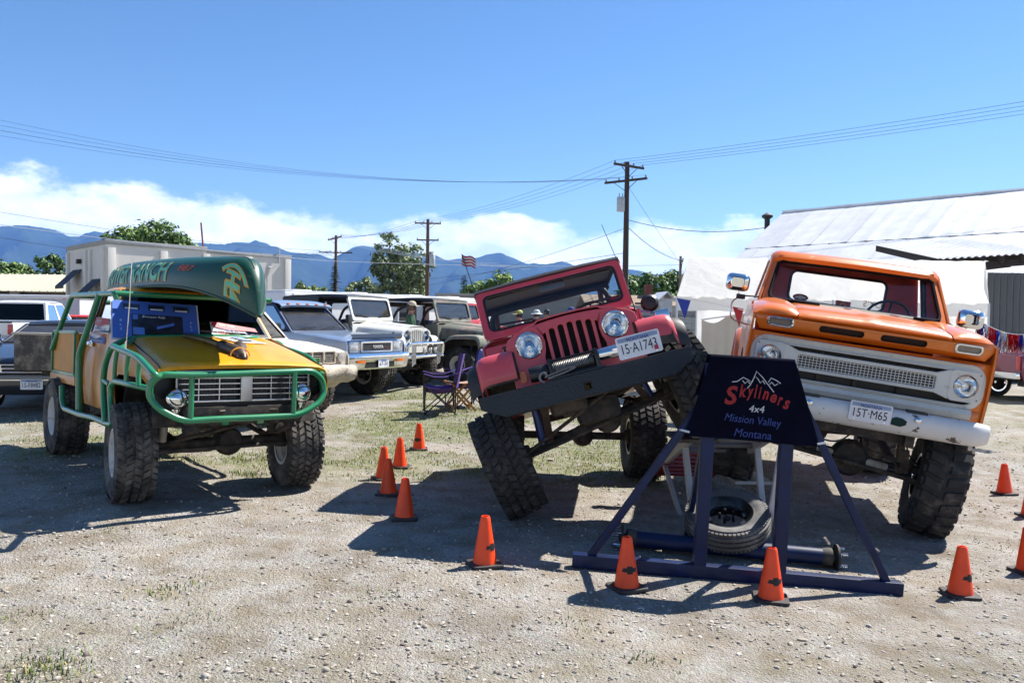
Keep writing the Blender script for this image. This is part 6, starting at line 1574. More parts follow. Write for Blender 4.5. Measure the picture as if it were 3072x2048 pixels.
# dark sedan at the picture edge
GRY = mat('charcoal_paint', (.045, .05, .065), .25, .4, coat=.7, var=.08)
fc = at(75, 1150, 11.9)
TF = car('sedan', 'charcoal grey sedan with chrome grille and oval badge', 'car', (fc.x - .18, fc.y + .88), -78, dict(paint=GRY, xf=.86, xr=-3.5, wb=2.6, zs=.26, zh=.78, xc=-.35, zc=.98, zd=1.0, xb=-1.8, xw=-1.15, zr=1.30, xrt=-2.2, xrb=-2.9, hw=.86, R=.31, W=.20, rr=.19, rim='chrome', wins=((.03, .48), (.51, .95)), mirmat=GRY, bumpmat=GRY))
gf = TF.part('grille', B().plate(rrect(0, .655, .72, .13, .03), [rrect(0, .685, .66, .035, .01), rrect(0, .628, .64, .035, .01)], .03, .008, fn=lambda x, y, z: (.87 + z, x, y)), CHROME())
TF.part('grille_backing', B().box((.855, 0, .655), (.02, .70, .12)), blk, gf)
TF.part('oval_badge', B().plate([(.062 * math.cos(a * .3), .027 * math.sin(a * .3)) for a in range(21)], [], .016, .004, fn=lambda x, y, z: (.885 + z, x, .657 + y)), mat('badge_chrome', (.5, .52, .58), .2, .9), gf)
for s_ in (-1, 1):
    TF.part('headlight', B().box((.84, s_ * .60, .665), (.06, .30, .13), bev=.03), mat('clear_lamp', (.45, .47, .5), .1, .4, coat=1.0))
TF.part('bumper', B().grid([[(x - .16 * (abs(y) / .86) ** 4, y, z) for y in [lin(-.86, .86, k / 16) for k in range(17)]] for x, z in ((.86, .57), (.93, .55), (.94, .46), (.92, .38), (.86, .30), (.80, .27))], th=.01), GRY, smooth=50)
TF.part('bumper_trim', B().grid([[(x - .16 * (abs(y) / .86) ** 4, y, z) for y in [lin(-.85, .85, k / 16) for k in range(17)]] for x, z in ((.945, .50), (.945, .485))], th=.006), CHROME())
plate_text(TF, lambda u, v, w=0.0: (.955 + w, .10 + u, .43 + v), '15-F8482', .30, .152)
# white pickup seen from behind
CW = mat('white_truck_paint', (.70, .70, .70), .3, coat=.5, var=.03)
pc_ = at(30, 1000, 24.0)
TWP = car('pickup_truck', 'white pickup seen from behind, tailgate closed, beside the white trailer', 'pickup', (pc_.x - .75 - .3, pc_.y + 4.3), 92, dict(paint=CW, xf=.9, xr=-4.3, wb=3.2, zs=.50, zh=1.08, xc=-.7, zc=1.2, zd=1.2, xb=-2.0, xw=-1.25, zr=1.82, xrt=-2.2, xrb=-2.4, hw=.98, R=.38, W=.25, rr=.2, rim='chrome', bed=True, wins=((.03, .5), (.53, .95)), bumpmat=CHROME(), glass=glassmat('dark_tint', (.10, .11, .12))))
TWP.part('lettering', B().text('CHEVROLET', width=.5, height=.05, t=.003, fn=lambda x, y, z: (-4.312 - z, .0 - x - .3, .92 + y)), mat('badge_grey', (.15, .15, .16), .4)); TWP.part('tailgate_handle', B().box((-4.31, 0, 1.06), (.02, .26, .09), bev=.02), blk); TWP.part('tailgate_cap', B().box((-4.27, 0, 1.185), (.09, 1.86, .03), bev=.01), blk)
# red coupe farther back
rc = at(192, 985, 27.5)
TRC = car('coupe', 'red coupe parked in front of the white trailer', 'car', (rc.x, rc.y), -84, dict(paint=mat('tomato_red_paint', (.62, .045, .02), .25, coat=.7, var=.05), xf=.95, xr=-3.6, wb=2.7, zs=.28, zh=.86, xc=-.4, zc=1.0, zd=1.02, xb=-1.8, xw=-.95, zr=1.38, xrt=-2.0, xrb=-2.6, hw=.90, R=.33, W=.22, rr=.19, rim='chrome', wins=((.04, .5), (.53, .94)), bumpmat=CHROME()))
TRC.part('grille', B().box((.93, 0, .66), (.03, 1.5, .16), bev=.02), mat('slat_grey', (.10, .10, .11), .4))
# magenta show car by the shed
mc_ = at(3055, 1142, 18.5)
TMC = car('show_car', 'magenta show car with polished wheels under tinsel streamers', 'car', (mc_.x + 2.75, mc_.y + .2), 4, dict(paint=mat('magenta_paint', (.17, .006, .05), .2, .2, coat=.9, var=.05), xf=.95, xr=-3.32, wb=2.75, zs=.42, zh=.95, xc=-.2, zc=1.05, zd=1.05, xb=-1.9, xw=-.8, zr=1.40, xrt=-1.9, xrb=-2.4, hw=.88, R=.34, W=.24, rr=.21, rim='chrome', wins=((.04, .5), (.53, .94)), bumpmat=CHROME()))
# rusty utility trailer box behind the yellow pickup
ub = at(166, 1050, 12.2)
TU = Thing('utility_trailer', 'rust-streaked dark trailer box with a pale top edge behind the yellow bed', 'trailer', pose((ub.x + .28, ub.y + .3, gz(ub.x, ub.y)), 0, 0, rad(-12)))
RUS = mat('rusty_bed_steel', (.085, .075, .065), .8, .2, var=.5, vs=4, dirt=.5, dcol=(.34, .29, .23), ds=4, grain=(1, 1, .35))
TU.part('box', B().box((0, -.75, .92), (1.1, .04, .52), bev=.01).box((0, .75, .92), (1.1, .04, .52), bev=.01).box((-.54, 0, .92), (.04, 1.5, .52), bev=.01).box((.54, 0, .92), (.04, 1.5, .52), bev=.01).box((0, 0, .67), (1.1, 1.5, .03)), RUS)
for s_ in (-1, 1): TU.part('rim_cap', B().box((0, s_ * .75, 1.19), (1.14, .09, .035), bev=.008), mat('pale_timber', (.42, .38, .33), .8, var=.2))
TU.part('frame', B().box((0, 0, .60), (1.0, 1.2, .08)).beam((.5, 0, .56), (1.3, 0, .50), .07, .07), DARKM())
for s_ in (-1, 1): wheel(TU, (.62, s_ * .62, .36), (0, s_, 0), .36, .22, .19, 'street', 'steel')
# long white motor home and enclosed trailer
RVW = mat('rv_white', (.72, .73, .74), .35, coat=.3, var=.03)
a_, b2 = at(760, 900, 27.5), at(1432, 910, 36.5); a_.z = b2.z = 0
dv = (b2 - a_); Lr = dv.length
TRV = Thing('motor_home', 'long white motor home with roof vents and dark windows behind the parked row', 'motor home', pose(((a_.x + b2.x) / 2, (a_.y + b2.y) / 2 + 1.2, gz(a_.x, a_.y)), 0, 0, math.atan2(dv.y, dv.x)))
TRV.part('body', B().box((0, 0, 1.38), (Lr, 2.4, 1.90), bev=.10), RVW); TRV.part('roof_cap', B().box((0, 0, 2.345), (Lr - .1, 2.3, .06), bev=.02), mat('rv_roof', (.66, .67, .68), .5))
for x in (-4.2, -1.5, 1.6, 3.9): TRV.part('roof_vent', B().box((x, .2, 2.40), (.8, .7, .10), bev=.03), RVW)
for x in (-4.3, -2.2, 0.1, 2.6): TRV.part('window', B().box((x, -1.205, 1.62), (.95, .02, .55), bev=.01), mat('rv_window', (.02, .025, .03), .1, coat=.8))
TRV.part('stripe', B().box((0, -1.203, 1.25), (Lr - .3, .012, .12)), mat('rv_stripe', (.25, .30, .40), .5)); TRV.part('awning_roll', B().tube([(-Lr / 2 + .3, -1.26, 2.22), (Lr / 2 - .3, -1.26, 2.22)], .06, 8), RVW)
for x in (-3.2, 3.4):
    for s_ in (-1, 1): wheel(TRV, (x, s_ * 1.0, .40), (0, s_, 0), .40, .25, .2, 'street', 'dusty')
tr_ = at(233, 950, 32)
TEN = Thing('enclosed_trailer', 'white enclosed trailer with rounded roof edge in front of the low shed', 'trailer', pose((tr_.x - 5.5, tr_.y + 1.0, gz(tr_.x, tr_.y)), 0, 0, rad(2)))
TEN.part('body', B().box((0, 0, 1.18), (11, 2.2, 1.72), bev=.06), mat('trailer_white', (.50, .52, .56), .4, var=.04)); TEN.part('roof', B().box((0, 0, 2.06), (11.1, 2.3, .14), bev=.06), RVW)
for k in range(7): TEN.part('wall_rib', B().box((-4.5 + 1.5 * k, -1.105, 1.18), (.03, .02, 1.6)), mat('trailer_trim', (.42, .44, .48), .4))
TEN.part('marker_lamp', B().box((4.9, -1.12, 2.0), (.10, .03, .04)), REDL())
for s_ in (-1, 1): wheel(TEN, (.5, s_ * .9, .35), (0, s_, 0), .35, .22, .19, 'street', 'dusty')
# ================================================================ PEOPLE
SKIN = mat('skin', (.50, .27, .19), .55, var=.08); SKIN2 = mat('skin_tan', (.42, .21, .14), .55, var=.08)
def person(label, loc, yaw, h, shirt, pants, pose_, skin=None, sleeves=True, tank=False, head_turn=0.0):
    """one continuous body grown from a skeleton, coloured by region; x forwards"""
    skin = skin or SKIN; k = h / 1.75
    J = {'pel': (0, 0, .95), 'wst': (.0, 0, 1.10), 'chs': (.01, 0, 1.32), 'nck': (.0, 0, 1.50), 'hd0': (.02, 0, 1.56), 'hd1': (.035, 0, 1.64), 'hd2': (.02, 0, 1.72)}
    Rr = {'pel': (.155, .12), 'wst': (.145, .105), 'chs': (.165, .115), 'nck': (.055, .055), 'hd0': (.06, .065), 'hd1': (.075, .095), 'hd2': (.055, .07)}
    E = [('pel', 'wst'), ('wst', 'chs'), ('chs', 'nck'), ('nck', 'hd0'), ('hd0', 'hd1'), ('hd1', 'hd2')]
    for s_, t in ((1, 'l'), (-1, 'r')):
        a = pose_.get('arm_' + t, ((.03, .24, 1.16), (.08, .25, .92)))
        J.update({'sh' + t: (0, s_ * .17, 1.43), 'el' + t: (a[0][0], s_ * a[0][1], a[0][2]), 'wr' + t: (a[1][0], s_ * a[1][1], a[1][2])})
        w = V(J['wr' + t]) + (V(J['wr' + t]) - V(J['el' + t])).normalized() * .085; J['ha' + t] = tuple(w)
        Rr.update({'sh' + t: (.062, .062), 'el' + t: (.045, .045), 'wr' + t: (.03, .034), 'ha' + t: (.03, .042)})
        E += [('chs', 'sh' + t), ('sh' + t, 'el' + t), ('el' + t, 'wr' + t), ('wr' + t, 'ha' + t)]
        J.update({'hp' + t: (0, s_ * .095, .88), 'kn' + t: (.03, s_ * .11, .50), 'an' + t: (-.02, s_ * .12, .09), 'to' + t: (.14, s_ * .135, .04)})
        Rr.update({'hp' + t: (.095, .095), 'kn' + t: (.062, .062), 'an' + t: (.045, .045), 'to' + t: (.04, .035)})
        E += [('pel', 'hp' + t), ('hp' + t, 'kn' + t), ('kn' + t, 'an' + t), ('an' + t, 'to' + t)]
    names = list(J); me = bpy.data.meshes.new('sk'); me.from_pydata([V(J[n]) * k for n in names], [(names.index(a), names.index(b)) for a, b in E], [])
    o = bpy.data.objects.new('sk', me); COL.objects.link(o)
    o.modifiers.new('s', 'SKIN'); sv = me.skin_vertices[0].data
    for i, n in enumerate(names): sv[i].radius = (Rr[n][0] * k, Rr[n][1] * k); sv[i].use_root = (n == 'pel')
    o.modifiers.new('d', 'SUBSURF').levels = 2; o.modifiers['d'].render_levels = 2
    ev = o.evaluated_get(bpy.context.evaluated_depsgraph_get()); bm = bpy.data.meshes.new_from_object(ev)
    bpy.data.objects.remove(o); bpy.data.meshes.remove(me)
    bm.name = 'person'; bm.materials.clear()
    for m_ in (skin, shirt, pants, mat('shoe', (.05, .045, .04), .7)): bm.materials.append(m_)
    for p in bm.polygons:
        c = p.center / k; p.use_smooth = True; arm = abs(c.y) > .20 and c.z > .7
        if c.z > (1.47 if not tank else 1.40) and abs(c.y) < .13: i = 0
        elif c.z < .08: i = 3
        elif arm: i = 0 if (tank or c.z < (1.22 if sleeves else 1.3)) else 1
        elif c.z > .93: i = 1
        else: i = 2
        p.material_index = i
    z = gz(*loc)
    T = Thing('person', label, 'person', pose((loc[0], loc[1], z), 0, 0, rad(yaw)))
    link('body', bm, T.o)
    # face
    H = V((.035, 0, 1.635)) * k
    T.part('nose', B().lathe([(.006, -.03), (.012, -.012), (.016, .0), (.0, .012)], o=H + V((.085, 0, .0)) * k, ax=(.25, 0, -1), n=8), skin)
    for s_ in (-1, 1):
        T.part('eye', B().lathe([(.011, 0), (.008, .005), (0, .007)], o=H + V((.077, s_ * .032, .022)) * k, ax=(1, 0, 0), n=8), mat('eye_dark', (.03, .02, .02), .3))
        T.part('ear', B().box(H + V((-.01, s_ * .082, .0)) * k, (.04, .018, .06), bev=.008), skin)
    T.part('mouth', B().box(H + V((.082, 0, -.05)) * k, (.006, .045, .008), bev=.002), mat('lips', (.30, .10, .09), .5))
    T.H = H; T.k = k
    return T
def cap(T, m, brim=.12, bill=True, crown=.075):
    c = T.H + V((-.01, 0, .055)) * T.k; rows = []
    hat = T.part('cap', B().lathe([(.098, -.015), (.102, .0), (.098, .04), (.075, crown), (.035, crown + .018), (0, crown + .02)], o=c, ax=(0, 0, 1), n=20), m)
    if bill: T.part('bill', B().grid([[c + V((.075 + brim * t * math.cos(a), (.095 + .01 * t) * math.sin(a), -.005 - .025 * t)) for a in [lin(-1.4, 1.4, i / 8) for i in range(9)]] for t in (0, .5, 1)], th=.006), m, hat)
    else: T.part('brim', B().lathe([(.10, 0), (.15, -.02), (.175, -.035)], o=c, ax=(0, 0, 1), n=24), m, hat)
def hair(T, m, long=False):
    c = T.H + V((-.022, 0, .02)) * T.k
    T.part('hair', B().lathe([(.075, -.085 if not long else -.20), (.094, -.04), (.099, .02), (.088, .06), (.05, .092), (0, .10)], o=c, ax=(-.15, 0, 1), n=18), m)
def shades(T):
    T.part('sunglasses', B().box(T.H + V((.088, 0, .022)) * T.k, (.014, .13, .036), bev=.008), BLACK())
GRS = mat('dark_green_shirt', (.012, .055, .030), .85, var=.2); JEA = mat('blue_jeans', (.04, .06, .13), .85, var=.2); BKS = mat('black_shirt', (.015, .015, .017), .85); WTS = mat('white_shirt', (.66, .66, .66), .8)
m1 = person('man in dark green shirt and tan cap standing by the camouflage jeep', (-2.26, 18.05), 5, 1.78, GRS, JEA, {'arm_r': ((.05, .27, 1.20), (.24, .20, 1.06)), 'arm_l': ((.12, .24, 1.18), (.36, .18, 1.12))}, SKIN2)
cap(m1, mat('tan_cap', (.42, .36, .28), .8)); hair(m1, mat('brown_hair', (.05, .03, .02), .7))
m2 = person('woman in black tank top and sunglasses beside the bright red jeep', (-1.50, 20.35), -70, 1.74, BKS, JEA, {}, SKIN, tank=True)
hair(m2, mat('auburn_hair', (.10, .045, .025), .7)); shades(m2)
for px, py, d, lab, sh_, hat, yw, ht in ((1609, 930, 23.5, 'person in a white bucket hat seen beyond the red jeep windshield', WTS, ('bucket', (.60, .60, .58)), -60, 1.74), (1642, 920, 25.0, 'person with dark hair seen beyond the red jeep windshield', mat('maroon_shirt', (.12, .03, .04), .8), None, -120, 1.80),
        (1560, 940, 22.0, 'person in a yellow-green cap and white shirt beyond the red jeep windshield', WTS, ('cap', (.45, .48, .12)), 200, 1.68), (1714, 908, 24.0, 'person in a blue cap beyond the red jeep windshield', mat('grey_shirt', (.2, .2, .21), .8), ('cap', (.03, .05, .22)), -100, 1.86)):
    q_ = at(px, py, d)
    t_ = person(lab, (q_.x, q_.y), yw, ht, sh_, JEA, {}, SKIN2 if d > 24 else SKIN)
    if hat: cap(t_, mat('hat_%s' % px, hat[1], .8), bill=hat[0] == 'cap')
    hair(t_, mat('dark_hair', (.02, .016, .014), .7))
# ================================================================ BUILDINGS, TENT, POLES, TREES
def local_frame(o, u, z=None):
    u = V((u[0], u[1], 0)).normalized(); return MX.Translation(V((o[0], o[1], gz(o[0], o[1]) if z is None else z))) @ MX((u, V((-u.y, u.x, 0)), V((0, 0, 1)))).transposed().to_4x4()
# ---- white stucco building: local x along the long face, y along the short face
STU = mat('white_stucco', (.62, .60, .56), .9, var=.05, vs=1.2, bump=.2, bs=30); STT = mat('grey_parapet', (.30, .30, .29), .8); AWN = mat('navy_awning', (.012, .018, .035), .7)
TBd = Thing('building', 'white stucco commercial building with grey parapet, pilasters and dark awnings', 'building', local_frame((-22.5, 45), (.72, .69)))
TBd.part('wall', B().box((5.6, 3.6, 2.6), (11.2, 7.2, 5.2)), STU)
TBd.part('wall', B().box((2.6, 4.1, 5.15), (5.2, 6.4, .9)), STU) if False else None
TBd.part('parapet', B().box((2.8, 3.6, 5.30), (5.75, 7.35, .26), bev=.02), STT); TBd.part('parapet', B().box((8.45, 3.6, 5.16), (5.6, 7.30, .22), bev=.02), STT)
for x in (.25, 3.1, 5.6, 8.3, 10.95): TBd.part('pilaster', B().box((x, -.07, 2.5), (.42, .16, 5.0), bev=.02), STU)
for y in (.35, 2.6, 3.4, 6.9): TBd.part('pilaster', B().box((-.07, y, 2.5), (.16, .36, 5.0), bev=.02), STU)
for y0, z0 in ((5.2, 3.2), (1.5, 2.55)):
    a = TBd.part('awning', B().grid([[(-.02, y0 - .85, z0 + .75), (-.02, y0 + .85, z0 + .75)], [(-1.0, y0 - .85, z0 - .25), (-1.0, y0 + .85, z0 - .25)], [(-1.0, y0 - .85, z0 - .42), (-1.0, y0 + .85, z0 - .42)]], th=.02), AWN)
    TBd.part('door', B().box((-.02, y0, 1.2), (.06, 1.2, 2.3)), mat('dark_door', (.02, .02, .022), .3, coat=.5))
TBd.part('wall_lamp', B().box((-.15, 4.5, 4.4), (.25, .25, .28), bev=.03), BLACK())
TBd.part('service_mast', B().tube(fil([(9.5, -.12, 2.2), (9.5, -.12, 4.5), (9.8, -.2, 4.35), (10.3, -.15, 4.7), (10.35, -.1, 5.7)], .2, 4), .04, 6), mat('conduit', (.4, .4, .4), .5))
TBd.part('wall_sign', B().box((.9, -.09, 2.9), (.5, .06, .5), bev=.02), mat('sign_grey', (.12, .12, .12), .6))
# ---- low shed with cream metal roof at the far edge
TSh = Thing('shed', 'low shed with a cream ribbed metal roof and brown wall beyond the trailer', 'shed', local_frame((-28.5, 56), (1, -.05)))
CRM = mat('cream_metal', (.58, .54, .40), .5, var=.05)
TSh.part('wall', B().box((-8, 3, 1.4), (22, 6, 2.8)), mat('brown_block', (.13, .11, .10), .9, var=.2, vs=2)); 
TSh.part('roof', B().grid([[(-19.2, -.5, 2.8), (3.2, -.5, 2.8)], [(-19.2, 3.0, 4.12), (3.2, 3.0, 4.12)], [(-19.2, 6.5, 2.8), (3.2, 6.5, 2.8)]], th=.06), CRM)
for k in range(40): TSh.part('roof_rib', B().beam((-19 + .56 * k, -.5, 2.84), (-19 + .56 * k, 3.0, 4.16), .05, .04), CRM)
TSh.part('dark_canopy', B().box((-9.5, -.9, 2.2), (8.5, 1.4, 1.1)), mat('dark_brown_wood', (.03, .022, .02), .8))
# ---- metal barn
RL = V((14.2, 43.0, 7.5)); uu = V((.68, -.733, 0)).normalized(); nn = V((-.733, -.68, 0)).normalized(); DR = .59
TBa = Thing('barn', 'large barn with a weathered galvanized sheet roof', 'barn', local_frame((RL.x, RL.y), (uu.x, uu.y)))
# local x along the ridge, +y away from the viewer side; the viewer's slope falls to -y
GAL = [mat('galvanized_%d' % k, c, .52, .22, var=.10, vs=1.2, dirt=.10, dcol=(.35, .33, .31), ds=2) for k, c in enumerate(((.66, .67, .67), (.69, .69, .69), (.63, .64, .65)))]
zr_ = 7.5 - gz(RL.x, RL.y); rnd = random.Random(8); kk = 0
for row, (t0, t1) in enumerate(((0, 3.65), (3.6, 7.6))):
    for k in range(22):
        x0 = .86 * k; lift = .01 * rnd.random() + (.02 if row == 0 else 0)
        b = B().grid([[(x0, -t0, zr_ - DR * t0 + lift), (x0 + .3, -t0, zr_ - DR * t0 + lift + .006), (x0 + .875, -t0, zr_ - DR * t0 + lift + .012)], [(x0, -t1, zr_ - DR * t1 + lift + rnd.uniform(0, .03)), (x0 + .45, -t1, zr_ - DR * t1 + lift), (x0 + .875, -t1, zr_ - DR * t1 + lift + rnd.uniform(.012, .04))]], th=.012)
        TBa.part('roof_panel', b, rnd.choice(GAL), smooth=0)
TBa.part('roof_back', B().grid([[(0, 0, zr_ - .02), (18.9, 0, zr_ - .02)], [(0, 7.6, zr_ - DR * 7.6), (18.9, 7.6, zr_ - DR * 7.6)]], th=.02), GAL[0])
TBa.part('ridge_cap', B().tube([(x_, 0, zr_ + .03 + rnd.uniform(-.015, .02)) for x_ in [k * .7 for k in range(28)]], .09, 6), GAL[2])
TBa.part('wall', B().plate([(-7.3, 0), (7.3, 0), (7.3, zr_ - DR * 7.3 - .1), (0, zr_ - .1), (-7.3, zr_ - DR * 7.3 - .1)], [], .1, fn=lambda x, y, z: (.12 + z, x, y)).box((9.4, -7.2, (zr_ - DR * 7.6) / 2), (18.6, .1, zr_ - DR * 7.6)), mat('barn_boards', (.20, .17, .14), .9, var=.25))
TBa.part('stovepipe', B().tube([(-1.25, .6, 1.5), (-1.25, .6, zr_ - .1)], .15, 10).beam((-1.25, .6, zr_ - 1.6), (.1, .6, zr_ - 1.6), .06, .06).lathe([(.15, 0), (.30, .10), (.30, .20), (.05, .34), (0, .34)], o=(-1.25, .6, zr_ - .15), ax=(0, 0, 1), n=12), mat('sooty_pipe', (.05, .05, .05), .6, .4))
# ---- corrugated shed at the edge with lean-to roof
CGR = mat('corrugated_grey', (.17, .18, .18), .5, .6, var=.12, vs=1.5, grain=(1, 1, .2))
c0 = at(2958, 1000, 24.5)
TCs = Thing('lean_to', 'corrugated grey metal lean-to shed with open roof beams', 'shed', local_frame((c0.x, c0.y), (1, .02)))
rows = [[(x_ * .04, .035 * math.sin(x_ * .04 * 2 * math.pi / .20), z_) for x_ in range(0, 160)] for z_ in (0, 3.25 - .0)]
TCs.part('corrugated_wall', B().grid(rows, th=.004), CGR)
TCs.part('wall_rail', B().box((3.2, -.08, 1.35), (6.4, .06, .10)), DARKM())
rl_ = [at(2821, 777, 20.0), at(3110, 757, 19.2)]
Ml = TCs.o.matrix_world.inverted()
p0, p1_ = at(2815, 776, 21), at(3150, 756, 20.2)
lp = [p0, p1_, p1_ + V((.6, 5.2, .85)), p0 + V((.6, 5.2, .85))]
rows = []
for j, (a, b_) in enumerate(((lp[0], lp[1]), (lp[3], lp[2]))):
    rows.append([a + (b_ - a) * (i / 90) + V((0, 0, .022 * math.sin(i * 1.05))) for i in range(91)])
TCs.part('lean_to_roof', B().grid([[Ml @ p for p in r] for r in rows], th=.01), GAL[1])
for k in range(6):
    a = lp[0] + (lp[1] - lp[0]) * (.18 * k + .05); b_ = lp[3] + (lp[2] - lp[3]) * (.18 * k + .05)
    TCs.part('rafter', B().beam(Ml @ (a - V((0, 0, .13))), Ml @ (b_ - V((0, 0, .13))), .08, .18), mat('dark_timber', (.04, .033, .028), .85))
TCs.part('beam', B().beam(Ml @ (lp[0] + V((1.3, 1.6, -.16))), Ml @ (lp[1] + V((0, 1.6, -.16))), .12, .22), mat('dark_timber', (.04, .033, .028), .85)); TCs.part('beam', B().beam(Ml @ (lp[0] + V((.6, .1, -.20))), Ml @ (lp[1] + V((0, .1, -.20))), .10, .16), mat('dark_timber', (.04, .033, .028), .85))
for q_ in (lp[1] + V((1.0, .1, 0)),): TCs.part('post', B().beam(Ml @ q_, Ml @ V((q_.x, q_.y, 0)), .14, .14), mat('dark_timber', (.04, .033, .028), .85))
# ---- white canopy tent
tm = bpy.data.materials.new('tent_canvas'); tm.use_nodes = True
N, L = tm.node_tree.nodes, tm.node_tree.links
pb_ = N['Principled BSDF']; pb_.inputs['Base Color'].default_value = (.82, .82, .81, 1); pb_.inputs['Roughness'].default_value = .6
tl = N.new('ShaderNodeBsdfTranslucent'); tl.inputs[0].default_value = (.80, .80, .78, 1)
ms_ = N.new('ShaderNodeMixShader'); ms_.inputs[0].default_value = .62; L.new(pb_.outputs[0], ms_.inputs[1]); L.new(tl.outputs[0], ms_.inputs[2]); L.new(ms_.outputs[0], N['Material Output'].inputs[0])
ttc = N.new('ShaderNodeTexCoord'); tn = N.new('ShaderNodeTexNoise'); tn.inputs['Scale'].default_value = 2.2; tn.inputs['Detail'].default_value = 5; tn.inputs['Distortion'].default_value = 1.5; L.new(ttc.outputs['Object'], tn.inputs[0])
tb = N.new('ShaderNodeBump'); tb.inputs['Strength'].default_value = .28; tb.inputs['Distance'].default_value = .08; L.new(tn.outputs[0], tb.inputs['Height']); L.new(tb.outputs[0], pb_.inputs['Normal']); L.new(tb.outputs[0], tl.inputs['Normal'])
eL, eR, rL, rR = at(2031, 888, 16.3), at(2967, 910, 16.3), at(2066, 771, 17.9), at(2956, 784, 17.9)
bL, bR = eL + (rL - eL) * 2, eR + (rR - eR) * 2; bL.z, bR.z = eL.z, eR.z
TTe = Thing('canopy_tent', 'long white canopy tent with side valance behind the orange pickup', 'tent', I4, off=((eL.x + eR.x) / 2, 17.9, gz(6.5, 17.9)))
def wr(p, u, v, a): return p + V((0, 0, a * (noise.noise(V((u * 9, v * 3, 1))) * .5 + .35 * noise.noise(V((u * 26 + v * 9, v * 7, 4))))))
def slope(a, b_, c, d, nm):
    rows = []
    for j in range(17):
        v = j / 16; rows.append([wr((a + (b_ - a) * (i / 60)) * (1 - v) + (d + (c - d) * (i / 60)) * v, i / 60, v, .05) - V((0, 0, .10 * math.sin(math.pi * v))) for i in range(61)])
    TTe.part(nm, B().grid(rows), tm, smooth=80)
slope(eL, eR, rR, rL, 'roof_slope'); slope(bL, bR, rR, rL, 'roof_slope')
TTe.part('valance', B().grid([[eL + (eR - eL) * (i / 60) + V((0, .02 * math.sin(i * 1.3), -.28 * j / 3 - .012 * math.sin(i * .7))) for i in range(61)] for j in range(4)]), tm, smooth=80)
TTe.part('gable', B().grid([[eR, eR + (bR - eR) * .5, bR], [eR, rR, bR]]), tm); TTe.part('gable', B().grid([[eL, eL + (bL - eL) * .5, bL], [eL, rL, bL]]), tm)
TTe.part('side_wall', B().grid([[bL + (bR - bL) * (i / 40) + V((0, .05 * math.sin(i * .9), -(bL.z - gz(7, 19.5)) * j / 3)) for i in range(41)] for j in range(4)]), tm, smooth=80)
TTe.part('side_wall', B().grid([[eR + (bR - eR) * (i / 12) + V((.04 * math.sin(i * 1.1), 0, -(eR.z - gz(9.6, 17)) * j / 3)) for i in range(13)] for j in range(4)]), tm, smooth=80)
for q_ in (eL, (eL + eR) / 2, eR, bL, bR): TTe.part('leg', B().tube([q_, V((q_.x, q_.y, gz(q_.x, q_.y)))], .022, 8), RVW)
CRMC = mat('cream_cloth', (.66, .62, .50), .8, var=.05)
cpts = [at(2105, 960, 15.9), at(2175, 950, 15.9), at(2225, 930, 15.9)]
ca, cb_ = at(2105, 958, 15.7), at(2235, 940, 15.7)
TCu = Thing('cloth_screen', 'cream cloth draped over a rack under the tent edge', 'cloth', I4, off=(ca.x + .4, ca.y, gz(ca.x, ca.y)))
rows = []
for j in range(8):
    v = j / 7; rows.append([V((lin(ca.x, cb_.x, i / 24), ca.y + .06 * math.sin(i * 1.1) * v, lin(gz(ca.x, ca.y) + .01, lin(ca.z, cb_.z, i / 24) - .10 * math.sin(math.pi * min(1, i / 14)) + .0, 1 - v))) for i in range(25)])
TCu.part('cloth', B().grid(rows), CRMC, smooth=80); TCu.part('rail', B().tube([ca, cb_], .02, 6), RVW)
# bunting on the tent edge
for px, py, cm, lab in ((2052, 925, (.02, .05, .36), 'blue triangular pennant hanging from the tent corner'), (2048, 990, (.50, .015, .02), 'red triangular pennant hanging below the blue one'), (2215, 950, (.50, .015, .02), 'red triangular pennant hanging by the pickup mirror')):
    p = at(px, py, 15.2); s_ = .17 if px < 2100 else .14
    tri = [(-s_ * .85, .19), (s_ * .75, .15), (.02, -.20)] if py != 990 else [(-.05, .22), (.22, -.19), (-.14, -.02)]
    solo('pennant', B().plate(tri, [], .004, fn=lambda x, y, z, p=p: (p.x + x, p.y + z + .03 * math.sin(x * 12), p.z + y)), mat('pennant_%d' % px, cm, .6), lab, 'pennant', 'pennants on the tent')
solo('bunting_rope', B().tube([at(2020, 893, 15.2), at(2120, 905, 15.2), at(2230, 930, 15.2)], .008, 5), WHITEP(), 'thin white bunting rope along the tent edge', 'rope')
# dark folded chair by the tent
p = at(2098, 1085, 13.2); p.z = gz(p.x, p.y)
TDc = Thing('camp_chair', 'dark folding chair with black fabric near the tent opening', 'chair', pose(p, 0, 0, rad(240)))
DKF = mat('black_canvas', (.010, .012, .016), .8)
rows = [[(lin(.25, -.22, j / 6), lin(-.28, .28, i / 6), .45 - .06 * math.sin(math.pi * i / 6)) for i in range(7)] for j in range(7)]
TDc.part('seat', B().grid(rows, th=.006), DKF); TDc.part('backrest', B().grid([[(lin(-.22, -.36, j / 6) - .05 * math.sin(math.pi * i / 6), lin(-.28, .28, i / 6), lin(.45, 1.0, j / 6)) for i in range(7)] for j in range(7)], th=.006), DKF)
for a, b_ in (((.25, .28), (.25, -.28)), ((.25, -.28), (.25, .28)), ((-.25, .28), (-.25, -.28)), ((-.25, -.28), (-.25, .28))): TDc.part('cross_leg', B().tube([(a[0], a[1], .01), (b_[0], b_[1], .46)], .011, 6), TUB)
